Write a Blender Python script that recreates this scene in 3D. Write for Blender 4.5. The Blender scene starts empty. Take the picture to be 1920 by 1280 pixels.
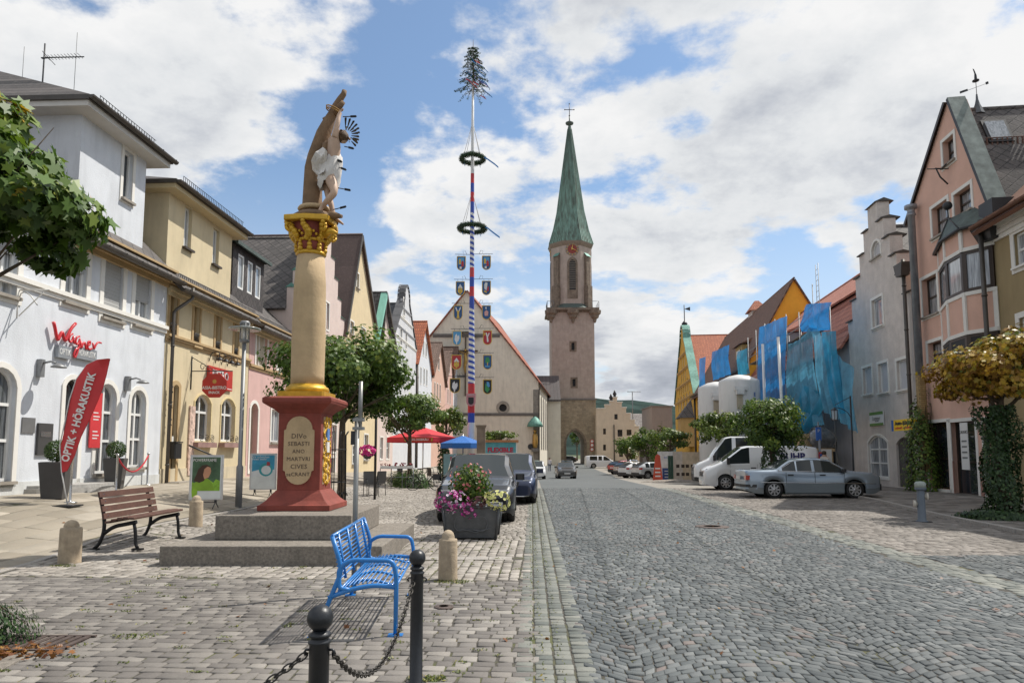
import bpy,bmesh,math,random
import numpy as np
from mathutils import Vector,Matrix,noise
from mathutils.geometry import tessellate_polygon
R=math.radians
PI=math.pi
rnd=random.Random(7)
scene=bpy.context.scene
COL=scene.collection
PITCH=math.atan(.0912);YCEN=850-1280*.0912
cam_d=bpy.data.cameras.new('camera');cam=bpy.data.objects.new('camera',cam_d);COL.objects.link(cam)
cam_d.sensor_width=36;cam_d.lens=24;cam_d.clip_end=6000;cam_d.clip_start=.05
cam_d.shift_y=(YCEN-640)/1920
cam.location=(0,0,1.6);cam.rotation_euler=(R(90)+PITCH,0,0)
scene.camera=cam
SUN_AZ,SUN_EL=R(62),R(56)
sd=bpy.data.lights.new('sun','SUN');sd.energy=4.9;sd.angle=R(.6);sd.color=(1,.95,.87)
so=bpy.data.objects.new('sun',sd);COL.objects.link(so)
sv=Vector((math.sin(SUN_AZ)*math.cos(SUN_EL),math.cos(SUN_AZ)*math.cos(SUN_EL),math.sin(SUN_EL)))
so.rotation_euler=sv.to_track_quat('Z','Y').to_euler();so.location=sv*80
scene.view_settings.view_transform='Standard';scene.view_settings.look='None'
scene.view_settings.exposure=0.07;scene.view_settings.gamma=1
scene.render.engine='CYCLES'
class NT:
 """small helper round a node tree"""
 def __init__(s,nt): s.nt=nt;s.n=nt.nodes;s.l=nt.links
 def new(s,t,**kw):
  nd=s.n.new(t)
  for k,v in kw.items():
   if k.startswith('i_'):
    nd.inputs[k[2:].replace('_',' ')].default_value=v
   else: setattr(nd,k,v)
  return nd
 def link(s,a,b): s.l.new(a,b)
 def math(s,op,a,b=None,c=None,clamp=False):
  nd=s.n.new('ShaderNodeMath');nd.operation=op;nd.use_clamp=clamp
  for i,v in enumerate((a,b,c)):
   if v is None: continue
   if isinstance(v,(int,float)): nd.inputs[i].default_value=v
   else: s.l.new(v,nd.inputs[i])
  return nd.outputs[0]
 def mix(s,f,a,b,mode='MIX'):
  nd=s.n.new('ShaderNodeMix');nd.data_type='RGBA';nd.blend_type=mode
  for i,v in ((0,f),(6,a),(7,b)):
   if isinstance(v,(int,float)): nd.inputs[i].default_value=v
   elif isinstance(v,(tuple,list)): nd.inputs[i].default_value=(*v[:3],1)
   else: s.l.new(v,nd.inputs[i])
  return nd.outputs[2]
 def ramp(s,f,stops,interp='LINEAR'):
  nd=s.n.new('ShaderNodeValToRGB');cr=nd.color_ramp;cr.interpolation=interp
  while len(cr.elements) < len(stops): cr.elements.new(.5)
  for e,(p,c) in zip(cr.elements,stops):
   e.position=p;e.color=(*c[:3],1) if isinstance(c,(tuple,list)) else (c,c,c,1)
  s.l.new(f,nd.inputs[0]);return nd.outputs[0]
 def noise(s,vec,scale,detail=4,rough=.55,out=0,dist=0):
  nd=s.n.new('ShaderNodeTexNoise');nd.inputs['Scale'].default_value=scale
  nd.inputs['Detail'].default_value=detail;nd.inputs['Roughness'].default_value=rough
  nd.inputs['Distortion'].default_value=dist
  if vec is not None: s.l.new(vec,nd.inputs['Vector'])
  return nd.outputs[out]
 def maprange(s,v,a,b,c=0,d=1,t='LINEAR'):
  nd=s.n.new('ShaderNodeMapRange');nd.interpolation_type=t
  s.l.new(v,nd.inputs[0])
  for i,x in enumerate((a,b,c,d)): nd.inputs[i+1].default_value=x
  return nd.outputs[0]
world=bpy.data.worlds.new('World');scene.world=world;world.use_nodes=True
w=NT(world.node_tree);w.n.clear()
wo=w.new('ShaderNodeOutputWorld');bg=w.new('ShaderNodeBackground');bg.inputs[1].default_value=.092
sky=w.new('ShaderNodeTexSky',sky_type='NISHITA');sky.sun_disc=False
sky.sun_elevation=SUN_EL;sky.sun_rotation=SUN_AZ;sky.air_density=1.0;sky.dust_density=.6;sky.ozone_density=1.6
tc=w.new('ShaderNodeTexCoord');sep=w.new('ShaderNodeSeparateXYZ');w.link(tc.outputs['Generated'],sep.inputs[0])
zz=w.math('ADD',w.math('MAXIMUM',sep.outputs[2],0),.26)
cx=w.math('DIVIDE',sep.outputs[0],zz);cy=w.math('DIVIDE',sep.outputs[1],zz)
cb=w.new('ShaderNodeCombineXYZ');w.link(cx,cb.inputs[0]);w.link(cy,cb.inputs[1]);cb.inputs[2].default_value=3.1
mp=w.new('ShaderNodeMapping');w.link(cb.outputs[0],mp.inputs[0]);mp.inputs['Location'].default_value=(8.15,9.9,.2)
V=mp.outputs[0]
n1=w.noise(V,1.6,10,.54,dist=.15);n2=w.noise(V,3.4,8,.6)
d=w.math('ADD',w.math('MULTIPLY',n1,.68),w.math('MULTIPLY',n2,.32))
mask=w.maprange(d,.436,.492,0,1,'SMOOTHSTEP')
mp2=w.new('ShaderNodeMapping');w.link(V,mp2.inputs[0]);mp2.inputs['Location'].default_value=(.13,-.16,0)
n3=w.noise(mp2.outputs[0],1.6,6,.55,dist=.15)
shade=w.math('SUBTRACT',w.math('ADD',w.math('MULTIPLY',n1,.55),w.math('MULTIPLY',n3,.6)),.0)
shade=w.math('ADD',shade,w.math('MULTIPLY',w.math('SUBTRACT',w.noise(V,6,7,.65),.5),.26))
ccol=w.ramp(shade,[(.50,(9.5,9.5,9.5)),(.60,(8.0,8.2,8.4)),(.69,(5.4,5.7,6.3)),(.80,(3.8,4.1,4.7))])
skyc=w.mix(1,sky.outputs[0],(1.16,1.42,1.54),'MULTIPLY')
hz=w.maprange(sep.outputs[2],0.0,.42,.75,.10,'SMOOTHSTEP')
skyc=w.mix(hz,skyc,(8.2,8.6,9.0))
fin=w.mix(mask,skyc,ccol)
w.link(fin,bg.inputs[0]);w.link(bg.outputs[0],wo.inputs[0])
cT,sT=math.cos(PITCH),math.sin(PITCH)
def ray(px,py):
 dx=(px-960)/1280;dy=(YCEN-py)/1280
 return Vector((dx,cT-dy*sT,sT+dy*cT))
def atY(px,py,Y):
 d=ray(px,py);return Vector((0,0,1.6)) + d*(Y/d.y)
def sstep(t):
 t=np.clip(t,0,1);return t*t*(3-2*t)
PX=[-50,28,38,55,65,90,120,200,400];PZ=[0,0,-.1,-.5,-.68,-.6,-.3,-.2,-.2]
def Hn(x,y):
 x=np.asarray(x,float);y=np.asarray(y,float)
 base=np.interp(y,PX,PZ)
 l=x-.0432*y
 f=sstep((y-8.5)/6)*(1-.35*sstep((y-26)/30))
 rise=.66*sstep((-l-5.6)/6.2)*f
 rr=.12*sstep((x-.1157*y-8.5)/4.5)*sstep((y-10)/10)
 return base+rise-np.minimum(base,0)*sstep((-l-5.6)/5)*.6+rr
def H(x,y): return float(Hn(x,y))
def ground(px,py):
 d=ray(px,py);t=2.0;step=.25
 while t < 600:
  p=Vector((0,0,1.6))+d*t
  if p.z < H(p.x,p.y): break
  t += step;step=max(.05,t*.01)
 lo,hi=t-step*1.2,t
 for _ in range(30):
  m=(lo+hi)/2;p=Vector((0,0,1.6))+d*m
  if p.z < H(p.x,p.y): hi=m
  else: lo=m
 return Vector((0,0,1.6))+d*hi
def proj(p):
 v=Vector(p)-Vector((0,0,1.6));f=v.y*cT+v.z*sT;u=-v.y*sT+v.z*cT
 return 960+1280*v.x/f,YCEN-1280*u/f
MATS={}
def principled(name):
 m=bpy.data.materials.new(name);m.use_nodes=True;t=NT(m.node_tree)
 return m,t,t.n['Principled BSDF']
def M(name,col,rough=.7,metal=0,var=.12,scale=3.0,bump=0,bscale=40,spec=None,coat=0,alpha=1,stain=0,coords='Object'):
 """plain material with some noise in colour and a fine bump"""
 if name in MATS: return MATS[name]
 m,t,b=principled(name)
 tc=t.new('ShaderNodeTexCoord');v=tc.outputs[coords]
 nz=t.noise(v,scale,5,.6)
 lo=tuple(c*(1-var) for c in col);hi=tuple(min(1,c*(1+var)) for c in col)
 c=t.ramp(nz,[(.3,lo),(.7,hi)])
 if stain:
  mpn=t.new('ShaderNodeMapping');t.link(v,mpn.inputs[0]);mpn.inputs['Scale'].default_value=(1.3,1.3,.22)
  s2=t.maprange(t.noise(mpn.outputs[0],1.9,8,.7),.47,.70)
  c=t.mix(t.math('MULTIPLY',s2,stain),c,tuple(x*.42 for x in col))
 t.link(c,b.inputs['Base Color'])
 b.inputs['Roughness'].default_value=rough;b.inputs['Metallic'].default_value=metal
 if spec is not None: b.inputs['Specular IOR Level'].default_value=spec
 if coat: b.inputs['Coat Weight'].default_value=coat;b.inputs['Coat Roughness'].default_value=.04
 if alpha < 1: b.inputs['Alpha'].default_value=alpha
 if bump:
  bn=t.new('ShaderNodeBump');bn.inputs['Strength'].default_value=bump;bn.inputs['Distance'].default_value=.02
  t.link(t.noise(v,bscale,4,.6),bn.inputs['Height']);t.link(bn.outputs[0],b.inputs['Normal'])
 MATS[name]=m;return m
def tiles(name,c1,c2,mortar,plane='xz',bw=.3,rh=.2,ms=.012,rot=0,rough=.75,bump=.6,var=.5,offset=.5,squash=1,big=.25,sc=(1,1)):
 if name in MATS: return MATS[name]
 m,t,b=principled(name)
 tc=t.new('ShaderNodeTexCoord');se=t.new('ShaderNodeSeparateXYZ');t.link(tc.outputs['Object'],se.inputs[0])
 cbn=t.new('ShaderNodeCombineXYZ');ax={'x': 0,'y': 1,'z': 2}
 t.link(se.outputs[ax[plane[0]]],cbn.inputs[0]);t.link(se.outputs[ax[plane[1]]],cbn.inputs[1])
 mpn=t.new('ShaderNodeMapping');t.link(cbn.outputs[0],mpn.inputs[0]);mpn.inputs['Scale'].default_value=(sc[0],sc[1],1)
 mp3=t.new('ShaderNodeMapping');t.link(mpn.outputs[0],mp3.inputs[0]);mp3.inputs['Rotation'].default_value=(0,0,rot)
 br=t.new('ShaderNodeTexBrick');t.link(mp3.outputs[0],br.inputs[0]);br.offset=offset
 br.inputs['Color1'].default_value=(*c1,1);br.inputs['Color2'].default_value=(*c2,1);br.inputs['Mortar'].default_value=(*mortar,1)
 br.inputs['Scale'].default_value=1;br.inputs['Mortar Size'].default_value=ms;br.inputs['Brick Width'].default_value=bw
 br.inputs['Row Height'].default_value=rh;br.inputs['Mortar Smooth'].default_value=.2;br.inputs['Bias'].default_value=0
 nz=t.noise(tc.outputs['Object'],1.1,6,.65)
 c=t.mix(t.maprange(nz,.35,.7,0,big),br.outputs[0],tuple(x*.45 for x in c1))
 nz2=t.noise(tc.outputs['Object'],9,4,.6)
 c=t.mix(t.maprange(nz2,.5,.75,0,.35),c,tuple(min(1,x*1.6+.02) for x in c2))
 t.link(c,b.inputs['Base Color']);b.inputs['Roughness'].default_value=rough
 bn=t.new('ShaderNodeBump');bn.inputs['Strength'].default_value=bump;bn.inputs['Distance'].default_value=.02
 hh=t.math('ADD',t.math('MULTIPLY',br.outputs[1],-1),t.math('MULTIPLY',nz2,.3))
 t.link(hh,bn.inputs['Height']);t.link(bn.outputs[0],b.inputs['Normal'])
 MATS[name]=m;return m
def plaster(name,col,stain=.12,var=.07,bump=.35):
 return M(name,col,rough=.88,var=var,scale=1.2,bump=bump,bscale=28,stain=stain,spec=.25)
def paint(name,col,metal=.35):
 return M(name,col,rough=.28,metal=metal,var=.02,coat=1)
def glass(name,col=(.03,.04,.05),curtain=None):
 if name in MATS: return MATS[name]
 m,t,b=principled(name)
 tc=t.new('ShaderNodeTexCoord')
 if curtain:
  mpn=t.new('ShaderNodeMapping');t.link(tc.outputs['Object'],mpn.inputs[0]);mpn.inputs['Scale'].default_value=(14,14,.8)
  nz=t.noise(mpn.outputs[0],1.4,3,.5)
  c=t.ramp(nz,[(.35,col),(.62,curtain)])
 else:
  nz=t.noise(tc.outputs['Object'],1.1,2,.5)
  c=t.ramp(nz,[(.3,tuple(x*.5 for x in col)),(.7,tuple(x*1.8 for x in col))])
 t.link(c,b.inputs['Base Color']);b.inputs['Roughness'].default_value=.06
 b.inputs['Specular IOR Level'].default_value=.8
 b.inputs['Coat Weight'].default_value=.5;b.inputs['Coat Roughness'].default_value=.02
 bn=t.new('ShaderNodeBump');bn.inputs['Strength'].default_value=.08;bn.inputs['Distance'].default_value=.02
 t.link(t.noise(tc.outputs['Object'],2.3,1,.4),bn.inputs['Height']);t.link(bn.outputs[0],b.inputs['Normal'])
 MATS[name]=m;return m
def leafmat(name,stops,trans=.25,rough=.45):
 """leaf colour varies from clump to clump through an attribute"""
 if name in MATS: return MATS[name]
 m,t,b=principled(name)
 at=t.new('ShaderNodeAttribute',attribute_name='tone')
 c=t.ramp(at.outputs['Fac'],stops)
 t.link(c,b.inputs['Base Color']);b.inputs['Roughness'].default_value=rough
 b.inputs['Specular IOR Level'].default_value=.35
 tr=t.new('ShaderNodeBsdfTranslucent');t.link(t.mix(1,c,(1.0,1.15,.5),'MULTIPLY'),tr.inputs[0])
 ms=t.new('ShaderNodeMixShader');ms.inputs[0].default_value=trans
 t.link(b.outputs[0],ms.inputs[1]);t.link(tr.outputs[0],ms.inputs[2])
 t.link(ms.outputs[0],t.n['Material Output'].inputs[0])
 MATS[name]=m;return m
class MB:
 def __init__(s): s.v=[];s.f=[];s.m=[];s.sm=[];s.mats=[];s.cur=0;s.smooth=False;s.T=None
 def mat(s,m):
  if m not in s.mats: s.mats.append(m)
  s.cur=s.mats.index(m);return s
 def _v(s,p):
  p=Vector(p)
  if s.T is not None: p=s.T @ p
  s.v.append(p);return len(s.v)-1
 def face(s,idx,smooth=None):
  s.f.append(tuple(idx));s.m.append(s.cur);s.sm.append(s.smooth if smooth is None else smooth)
 def poly(s,pts,smooth=None):
  s.face([s._v(p) for p in pts],smooth);return s
 def box(s,x0,x1,y0,y1,z0,z1):
  i=[s._v(p) for p in ((x0,y0,z0),(x1,y0,z0),(x1,y1,z0),(x0,y1,z0),(x0,y0,z1),(x1,y0,z1),(x1,y1,z1),(x0,y1,z1))]
  for q in ((0,3,2,1),(4,5,6,7),(0,1,5,4),(1,2,6,5),(2,3,7,6),(3,0,4,7)): s.face([i[k] for k in q],False)
  return s
 def cbox(s,c,sz,rz=0,bev=0):
  """centred box, optionally turned and with chamfered vertical corners"""
  hx,hy,hz=sz[0]/2,sz[1]/2,sz[2]/2
  if bev:
   pts=[(hx-bev,-hy),(hx,-hy+bev),(hx,hy-bev),(hx-bev,hy),(-hx+bev,hy),(-hx,hy-bev),(-hx,-hy+bev),(-hx+bev,-hy)]
  else: pts=[(-hx,-hy),(hx,-hy),(hx,hy),(-hx,hy)]
  ca,sa=math.cos(rz),math.sin(rz)
  pts=[(c[0]+x*ca-y*sa,c[1]+x*sa+y*ca) for x,y in pts]
  return s.prism(pts,c[2]-hz,c[2]+hz)
 def prism(s,pts,z0,z1,top=None):
  a=[s._v((x,y,z0)) for x,y in pts];tp=top or pts
  b=[s._v((x,y,z1)) for x,y in tp];n=len(pts)
  for i in range(n): s.face((a[i],a[(i+1) % n],b[(i+1) % n],b[i]),False)
  s.face(a[::-1],False);s.face(b,False);return s
 def prism_y(s,pts,y0,y1,cap0=True,cap1=True):
  """polygon in x,z extruded along y"""
  a=[s._v((x,y0,z)) for x,z in pts];b=[s._v((x,y1,z)) for x,z in pts];n=len(pts)
  for i in range(n): s.face((a[i],b[i],b[(i+1) % n],a[(i+1) % n]),False)
  if cap0: s._cap([(x,y0,z) for x,z in pts])
  if cap1: s._cap([(x,y1,z) for x,z in pts][::-1])
  return s
 def prism_x(s,pts,x0,x1):
  a=[s._v((x0,y,z)) for y,z in pts];b=[s._v((x1,y,z)) for y,z in pts];n=len(pts)
  for i in range(n): s.face((a[i],a[(i+1) % n],b[(i+1) % n],b[i]),False)
  s._cap([(x0,y,z) for y,z in pts]);s._cap([(x1,y,z) for y,z in pts]);return s
 def _cap(s,pts):
  if len(pts) <= 4: s.poly(pts,False);return
  for t in tessellate_polygon([[Vector(p) for p in pts]]):
   s.poly([pts[k] for k in t],False)
 def plate(s,loops,y):
  """polygon with holes at constant y, (x,z) loops"""
  L=[[Vector((x,y,z)) for x,z in lp] for lp in loops];flat=[p for lp in L for p in lp]
  base=[s._v(p) for p in flat]
  for t in tessellate_polygon(L):
   a,b_,c=[flat[k] for k in t]
   nrm=(b_-a).cross(c-a)
   if nrm.length < 1e-9: continue
   t=t if nrm.y < 0 else t[::-1]
   s.face([base[k] for k in t],False)
  return s
 def ring(s,lo,li,y0,y1):
  """frame between two loops of equal count, from y0 (front) to y1"""
  n=len(lo)
  A=[s._v((x,y0,z)) for x,z in lo];B=[s._v((x,y0,z)) for x,z in li]
  C=[s._v((x,y1,z)) for x,z in lo];D=[s._v((x,y1,z)) for x,z in li]
  for i in range(n):
   j=(i+1) % n
   s.face((A[i],A[j],B[j],B[i]),False);s.face((A[i],C[i],C[j],A[j]),False);s.face((B[i],B[j],D[j],D[i]),False)
  return s
 def tube(s,pts,r,n=8,cap=True,smooth=True):
  pts=[Vector(p) for p in pts];rings=[]
  rr=r if isinstance(r,(list,tuple)) else [r]*len(pts)
  up=None
  for i,p in enumerate(pts):
   d=(pts[min(i+1,len(pts)-1)]-pts[max(i-1,0)])
   if d.length < 1e-9: d=Vector((0,0,1))
   d.normalize()
   if up is None:
    up=Vector((0,0,1)) if abs(d.z) < .9 else Vector((1,0,0))
   x=up.cross(d)
   if x.length < 1e-4: x=d.orthogonal()
   x.normalize();y=d.cross(x);up=y
   rings.append([s._v(p+(x*math.cos(2*PI*k/n)+y*math.sin(2*PI*k/n))*rr[i]) for k in range(n)])
  for a,b in zip(rings,rings[1:]):
   for k in range(n): s.face((a[k],a[(k+1) % n],b[(k+1) % n],b[k]),smooth)
  if cap: s.face(rings[0][::-1],False);s.face(rings[-1],False)
  return s
 def lathe(s,prof,n=24,c=(0,0,0),smooth=True,axis='z',a0=0,sq=(1,1),cap=True):
  rings=[]
  for r,h in prof:
   rg=[]
   for k in range(n):
    a=a0+2*PI*k/n;x,y=r*math.cos(a)*sq[0],r*math.sin(a)*sq[1]
    if axis == 'z': p=(c[0]+x,c[1]+y,c[2]+h)
    elif axis == 'y': p=(c[0]+x,c[1]+h,c[2]+y)
    else: p=(c[0]+h,c[1]+x,c[2]+y)
    rg.append(s._v(p))
   rings.append(rg)
  for a,b in zip(rings,rings[1:]):
   for k in range(n):
    q=(a[k],a[(k+1) % n],b[(k+1) % n],b[k])
    s.face(q,smooth)
  if cap: s.face(rings[0][::-1],False);s.face(rings[-1],False)
  return s
 def ball(s,c,r,n=12,sq=(1,1,1)):
  prof=[(max(1e-4,math.sin(PI*i/(n//1))),-math.cos(PI*i/n)) for i in range(n+1)]
  rings=[]
  for rr,h in prof:
   rings.append([s._v((c[0]+r*rr*math.cos(2*PI*k/n)*sq[0],c[1]+r*rr*math.sin(2*PI*k/n)*sq[1],c[2]+r*h*sq[2])) for k in range(n)])
  for a,b in zip(rings,rings[1:]):
   for k in range(n): s.face((a[k],a[(k+1) % n],b[(k+1) % n],b[k]),True)
  return s
 def build(s,name,parent=None,mat=None,loc=None,bevel=0,fixn=True):
  me=bpy.data.meshes.new(name)
  me.from_pydata([tuple(p) for p in s.v],[],s.f)
  if mat is not None: s.mats=[mat];s.m=[0]*len(s.f)
  for m in s.mats: me.materials.append(m)
  me.polygons.foreach_set('material_index',s.m);me.polygons.foreach_set('use_smooth',s.sm)
  if fixn:
   bm=bmesh.new();bm.from_mesh(me);bmesh.ops.remove_doubles(bm,verts=bm.verts,dist=1e-5)
   bmesh.ops.recalc_face_normals(bm,faces=bm.faces);bm.to_mesh(me);bm.free()
  me.update()
  o=bpy.data.objects.new(name,me);COL.objects.link(o)
  if parent is not None: o.parent=parent
  if loc is not None: o.location=loc
  if bevel:
   b=o.modifiers.new('bevel','BEVEL');b.width=bevel;b.segments=2;b.limit_method='ANGLE';b.angle_limit=R(40)
  return o
def tag(o,label=None,cat=None,group=None,kind=None):
 if label: o['label']=label
 if cat: o['category']=cat
 if group: o['group']=group
 if kind: o['kind']=kind
 return o
def thing(name,label,cat,loc=(0,0,0),rz=0,group=None,kind=None):
 o=bpy.data.objects.new(name,None);COL.objects.link(o);o.location=loc;o.rotation_euler=(0,0,rz);o.empty_display_size=.3
 return tag(o,label,cat,group,kind)
def copy_tree(o,parent=None):
 c=o.copy();COL.objects.link(c)
 if parent is not None: c.parent=parent
 for ch in list(o.children): copy_tree(ch,c)
 return c
def text_mesh(txt,size,mat,ext=.01,align='CENTER',shear=0,bold=0,space=1,name='lettering',parent=None,loc=(0,0,0),rot=(R(90),0,0),sx=1):
 cu=bpy.data.curves.new(name,'FONT');cu.body=txt;cu.size=size;cu.extrude=ext;cu.align_x=align;cu.align_y='CENTER'
 cu.shear=shear;cu.offset=bold;cu.space_character=space;cu.resolution_u=2
 tmp=bpy.data.objects.new('t',cu);COL.objects.link(tmp)
 dg=bpy.context.evaluated_depsgraph_get();me=bpy.data.meshes.new_from_object(tmp.evaluated_get(dg))
 bpy.data.objects.remove(tmp);bpy.data.curves.remove(cu)
 me.name=name;me.materials.clear();me.materials.append(mat)
 o=bpy.data.objects.new(name,me);COL.objects.link(o);o.parent=parent;o.location=loc;o.rotation_euler=rot;o.scale=(sx,1,1)
 return o
def numpy_mesh(name,V,F,mats,midx=None,tone=None,smooth=False,parent=None):
 """V (n,3), F (m,k) int"""
 me=bpy.data.meshes.new(name);n,m,k=len(V),len(F),F.shape[1]
 me.vertices.add(n);me.vertices.foreach_set('co',np.asarray(V,np.float32).ravel())
 me.loops.add(m*k);me.loops.foreach_set('vertex_index',F.astype(np.int32).ravel())
 me.polygons.add(m);me.polygons.foreach_set('loop_start',np.arange(0,m*k,k,dtype=np.int32))
 me.polygons.foreach_set('loop_total',np.full(m,k,np.int32))
 for mt in mats: me.materials.append(mt)
 if midx is not None: me.polygons.foreach_set('material_index',midx.astype(np.int32))
 if smooth: me.polygons.foreach_set('use_smooth',np.ones(m,bool))
 me.update(calc_edges=True)
 if tone is not None:
  a=me.attributes.new('tone','FLOAT','FACE');a.data.foreach_set('value',tone.astype(np.float32))
 me.validate()
 o=bpy.data.objects.new(name,me);COL.objects.link(o)
 if parent is not None: o.parent=parent
 return o
# ================================================================ ground
def stone_mat(name,stops,joint_noise=.25,rough=.75):
 m,t,b=principled(name)
 at=t.new('ShaderNodeAttribute',attribute_name='tone')
 c=t.ramp(at.outputs['Fac'],stops)
 tc=t.new('ShaderNodeTexCoord');v=tc.outputs['Object']
 c=t.mix(t.maprange(t.noise(v,.45,6,.7),.38,.66,0,.5),c,tuple(x*.6 for x in stops[0][1]))
 c=t.mix(t.maprange(t.noise(v,55,4,.7),.45,.8,0,joint_noise),c,tuple(x*.3 for x in stops[0][1]))
 c=t.mix(t.maprange(t.noise(v,2.2,6,.7),.55,.75,0,.22),c,(.33,.31,.27))
 t.link(c,b.inputs['Base Color']);b.inputs['Roughness'].default_value=rough;b.inputs['Specular IOR Level'].default_value=.35
 bn=t.new('ShaderNodeBump');bn.inputs['Strength'].default_value=.5;bn.inputs['Distance'].default_value=.006
 t.link(t.noise(v,38,5,.65),bn.inputs['Height']);t.link(bn.outputs[0],b.inputs['Normal'])
 return m
def strip_side(P,Q,y):
 return P.x+(Q.x-P.x)*(y-P.y)/(Q.y-P.y)
RL=(ground(1086,1280),ground(1014,912))
GL=(ground(979.7,1177),ground(990,912))
def road_l(y): return RL[0].x+(RL[1].x-RL[0].x)*(y-RL[0].y)/(RL[1].y-RL[0].y)
def gut_l(y): return GL[0].x+(GL[1].x-GL[0].x)*(y-GL[0].y)/(GL[1].y-GL[0].y)
_rp=[ground(*p) for p in ((1920,1119),(1569,1015),(1452,978),(1351,949),(1262,922),(1200,907),(1150,892),(1122,882))]
RPY=[-5]+[p.y for p in _rp]+[140];RPX=[_rp[0].x-.0-(_rp[0].y+5)*.02]+[p.x for p in _rp]+[_rp[-1].x+2.5]
def road_r(y): return np.interp(y,RPY,RPX)
_kp=[ground(*p) for p in ((0,1074),(97,1047),(175,1016),(306,983),(420,962),(560,932))]
def kerb_l(y): return np.interp(y,[0]+[p.y for p in _kp]+[40,120],[_kp[0].x+.3]+[p.x for p in _kp]+[_kp[-1].x+.6,_kp[-1].x+3])
_kr=[ground(*p) for p in ((1920,1000),(1780,972),(1640,938))]
def kerb_r(y): return np.interp(y,[0]+[p.y for p in _kr]+[120],[_kr[0].x-1.2]+[p.x for p in _kr]+[_kr[-1].x+10.5])
NEAR=33.0
def stones(name,fn,origin,ang,su,sv,ur,vr,mat,warp=None,gap=.012,jit=.012,hgt=.014,wvar=.3,label=None,bond=True,seed=1,along='u',tonefn=None):
 """individual paving setts laid in rows; fn(x, y) says where the field lies"""
 rg=np.random.default_rng(seed);U=[];Vv=[];Wd=[];Hh=[]
 nr=int((vr[1]-vr[0])/sv)
 vpos=vr[0]
 for r in range(nr):
  h=sv*(1+rg.uniform(-.12,.12));n=int((ur[1]-ur[0])/su*1.15)
  wds=su*(1+rg.uniform(-wvar,wvar,n));e=ur[0]-rg.uniform(0,su)+np.concatenate([[0],np.cumsum(wds)])
  U.append((e[:-1]+e[1:])/2);Wd.append(wds);Vv.append(np.full(n,vpos+h/2));Hh.append(np.full(n,h));vpos += h
 U=np.concatenate(U);Vv=np.concatenate(Vv);Wd=np.concatenate(Wd);Hh=np.concatenate(Hh)
 ca,sa=math.cos(ang),math.sin(ang)
 def world(u,v):
  if warp is not None: v=v+warp(u)
  return origin[0]+u*ca-v*sa,origin[1]+u*sa+v*ca
 X,Y=world(U,Vv)
 k=fn(X,Y) & (Y > 2.6) & (Y < NEAR) & (np.abs(X)/np.maximum(Y,.1) < .86)
 U,Vv,Wd,Hh=U[k],Vv[k],Wd[k],Hh[k];n=len(U)
 if n == 0: return None
 top=H_off(name)+rg.uniform(-.0035,.0035,n)
 tilt=rg.uniform(-.003,.003,(n,4))
 su_=np.array([-1,1,1,-1])*.5;sv_=np.array([-1,-1,1,1])*.5
 ju=rg.uniform(-jit,jit,(n,4));jv=rg.uniform(-jit,jit,(n,4))
 allV=[]
 for ins,dz in ((gap*.35,-.03),(gap*.5,-hgt*.45),(gap*.5+.007,-.001),):
  uu=U[:,None]+su_[None]*(Wd[:,None]-2*ins)+ju;vv=Vv[:,None]+sv_[None]*(Hh[:,None]-2*ins)+jv
  x,y=world(uu,vv);z=Hn(x,y)+top[:,None]+dz+tilt
  allV.append(np.stack([x,y,z],-1))
 x,y=world(U,Vv);cen=np.stack([x,y,Hn(x,y)+top+.0015],-1)[:,None,:]
 V=np.concatenate(allV+[cen],1)
 f=[]
 for L in (0,4):
  for i in range(4):
   j=(i+1) % 4;f.append((L+i,L+j,L+4+j,L+4+i))
 quads=np.array(f);
 F4=(quads[None]+13*np.arange(n)[:,None,None]).reshape(-1,4)
 top4=np.array([[8,9,10,11]]);F5=(top4[None]+13*np.arange(n)[:,None,None]).reshape(-1,4)
 F=np.concatenate([F4,F5])
 tn=rg.uniform(0,1,n)
 if tonefn is not None: tn=tonefn(x,y,tn)
 tone=np.concatenate([np.repeat(tn,8),tn])
 o=numpy_mesh(name,V.reshape(-1,3),F,[mat],tone=tone)
 tag(o,kind='structure');return o
def H_off(name): return .012
A_ST=-math.atan(.0432)
A_RD=-math.atan(.085)
m_road=stone_mat('road_stone',[(0,(0.078,0.088,0.092)),(.45,(0.115,0.128,0.130)),(.8,(0.156,0.167,0.168)),(.93,(0.200,0.210,0.206)),(1,(0.187,0.150,0.137))])
m_plaza=stone_mat('plaza_stone',[(0,(0.145,0.132,0.121)),(.5,(0.208,0.191,0.174)),(.85,(0.264,0.242,0.217)),(1,(0.348,0.323,0.289))])
m_plaza2=stone_mat('pale_stone',[(0,(0.225,0.203,0.176)),(.5,(0.333,0.302,0.266)),(1,(0.441,0.405,0.360))])
m_gut=stone_mat('gutter_stone',[(0,(0.128,0.140,0.128)),(.5,(0.196,0.204,0.183)),(1,(0.272,0.272,0.238))])
m_park=stone_mat('parking_stone',[(0,(0.145,0.128,0.111)),(.5,(0.212,0.191,0.170)),(1,(0.306,0.276,0.246))])
m_slab=stone_mat('slab_stone',[(0,(0.258,0.225,0.175)),(.5,(0.350,0.308,0.244)),(1,(0.432,0.386,0.317))],.15)
m,t,b=principled('joint_earth');tcn=t.new('ShaderNodeTexCoord');v=tcn.outputs['Object']
c=t.ramp(t.noise(v,30,5,.7),[(.3,(.03,.027,.022)),(.7,(.10,.09,.075))])
c=t.mix(t.maprange(t.noise(v,1.3,5,.65),.50,.62,0,.75),c,(.10,.11,.035))
c=t.mix(t.maprange(t.noise(v,3.1,5,.65),.60,.68,0,.7),c,(.22,.17,.05))
se=t.new('ShaderNodeSeparateXYZ');t.link(v,se.inputs[0])
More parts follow.
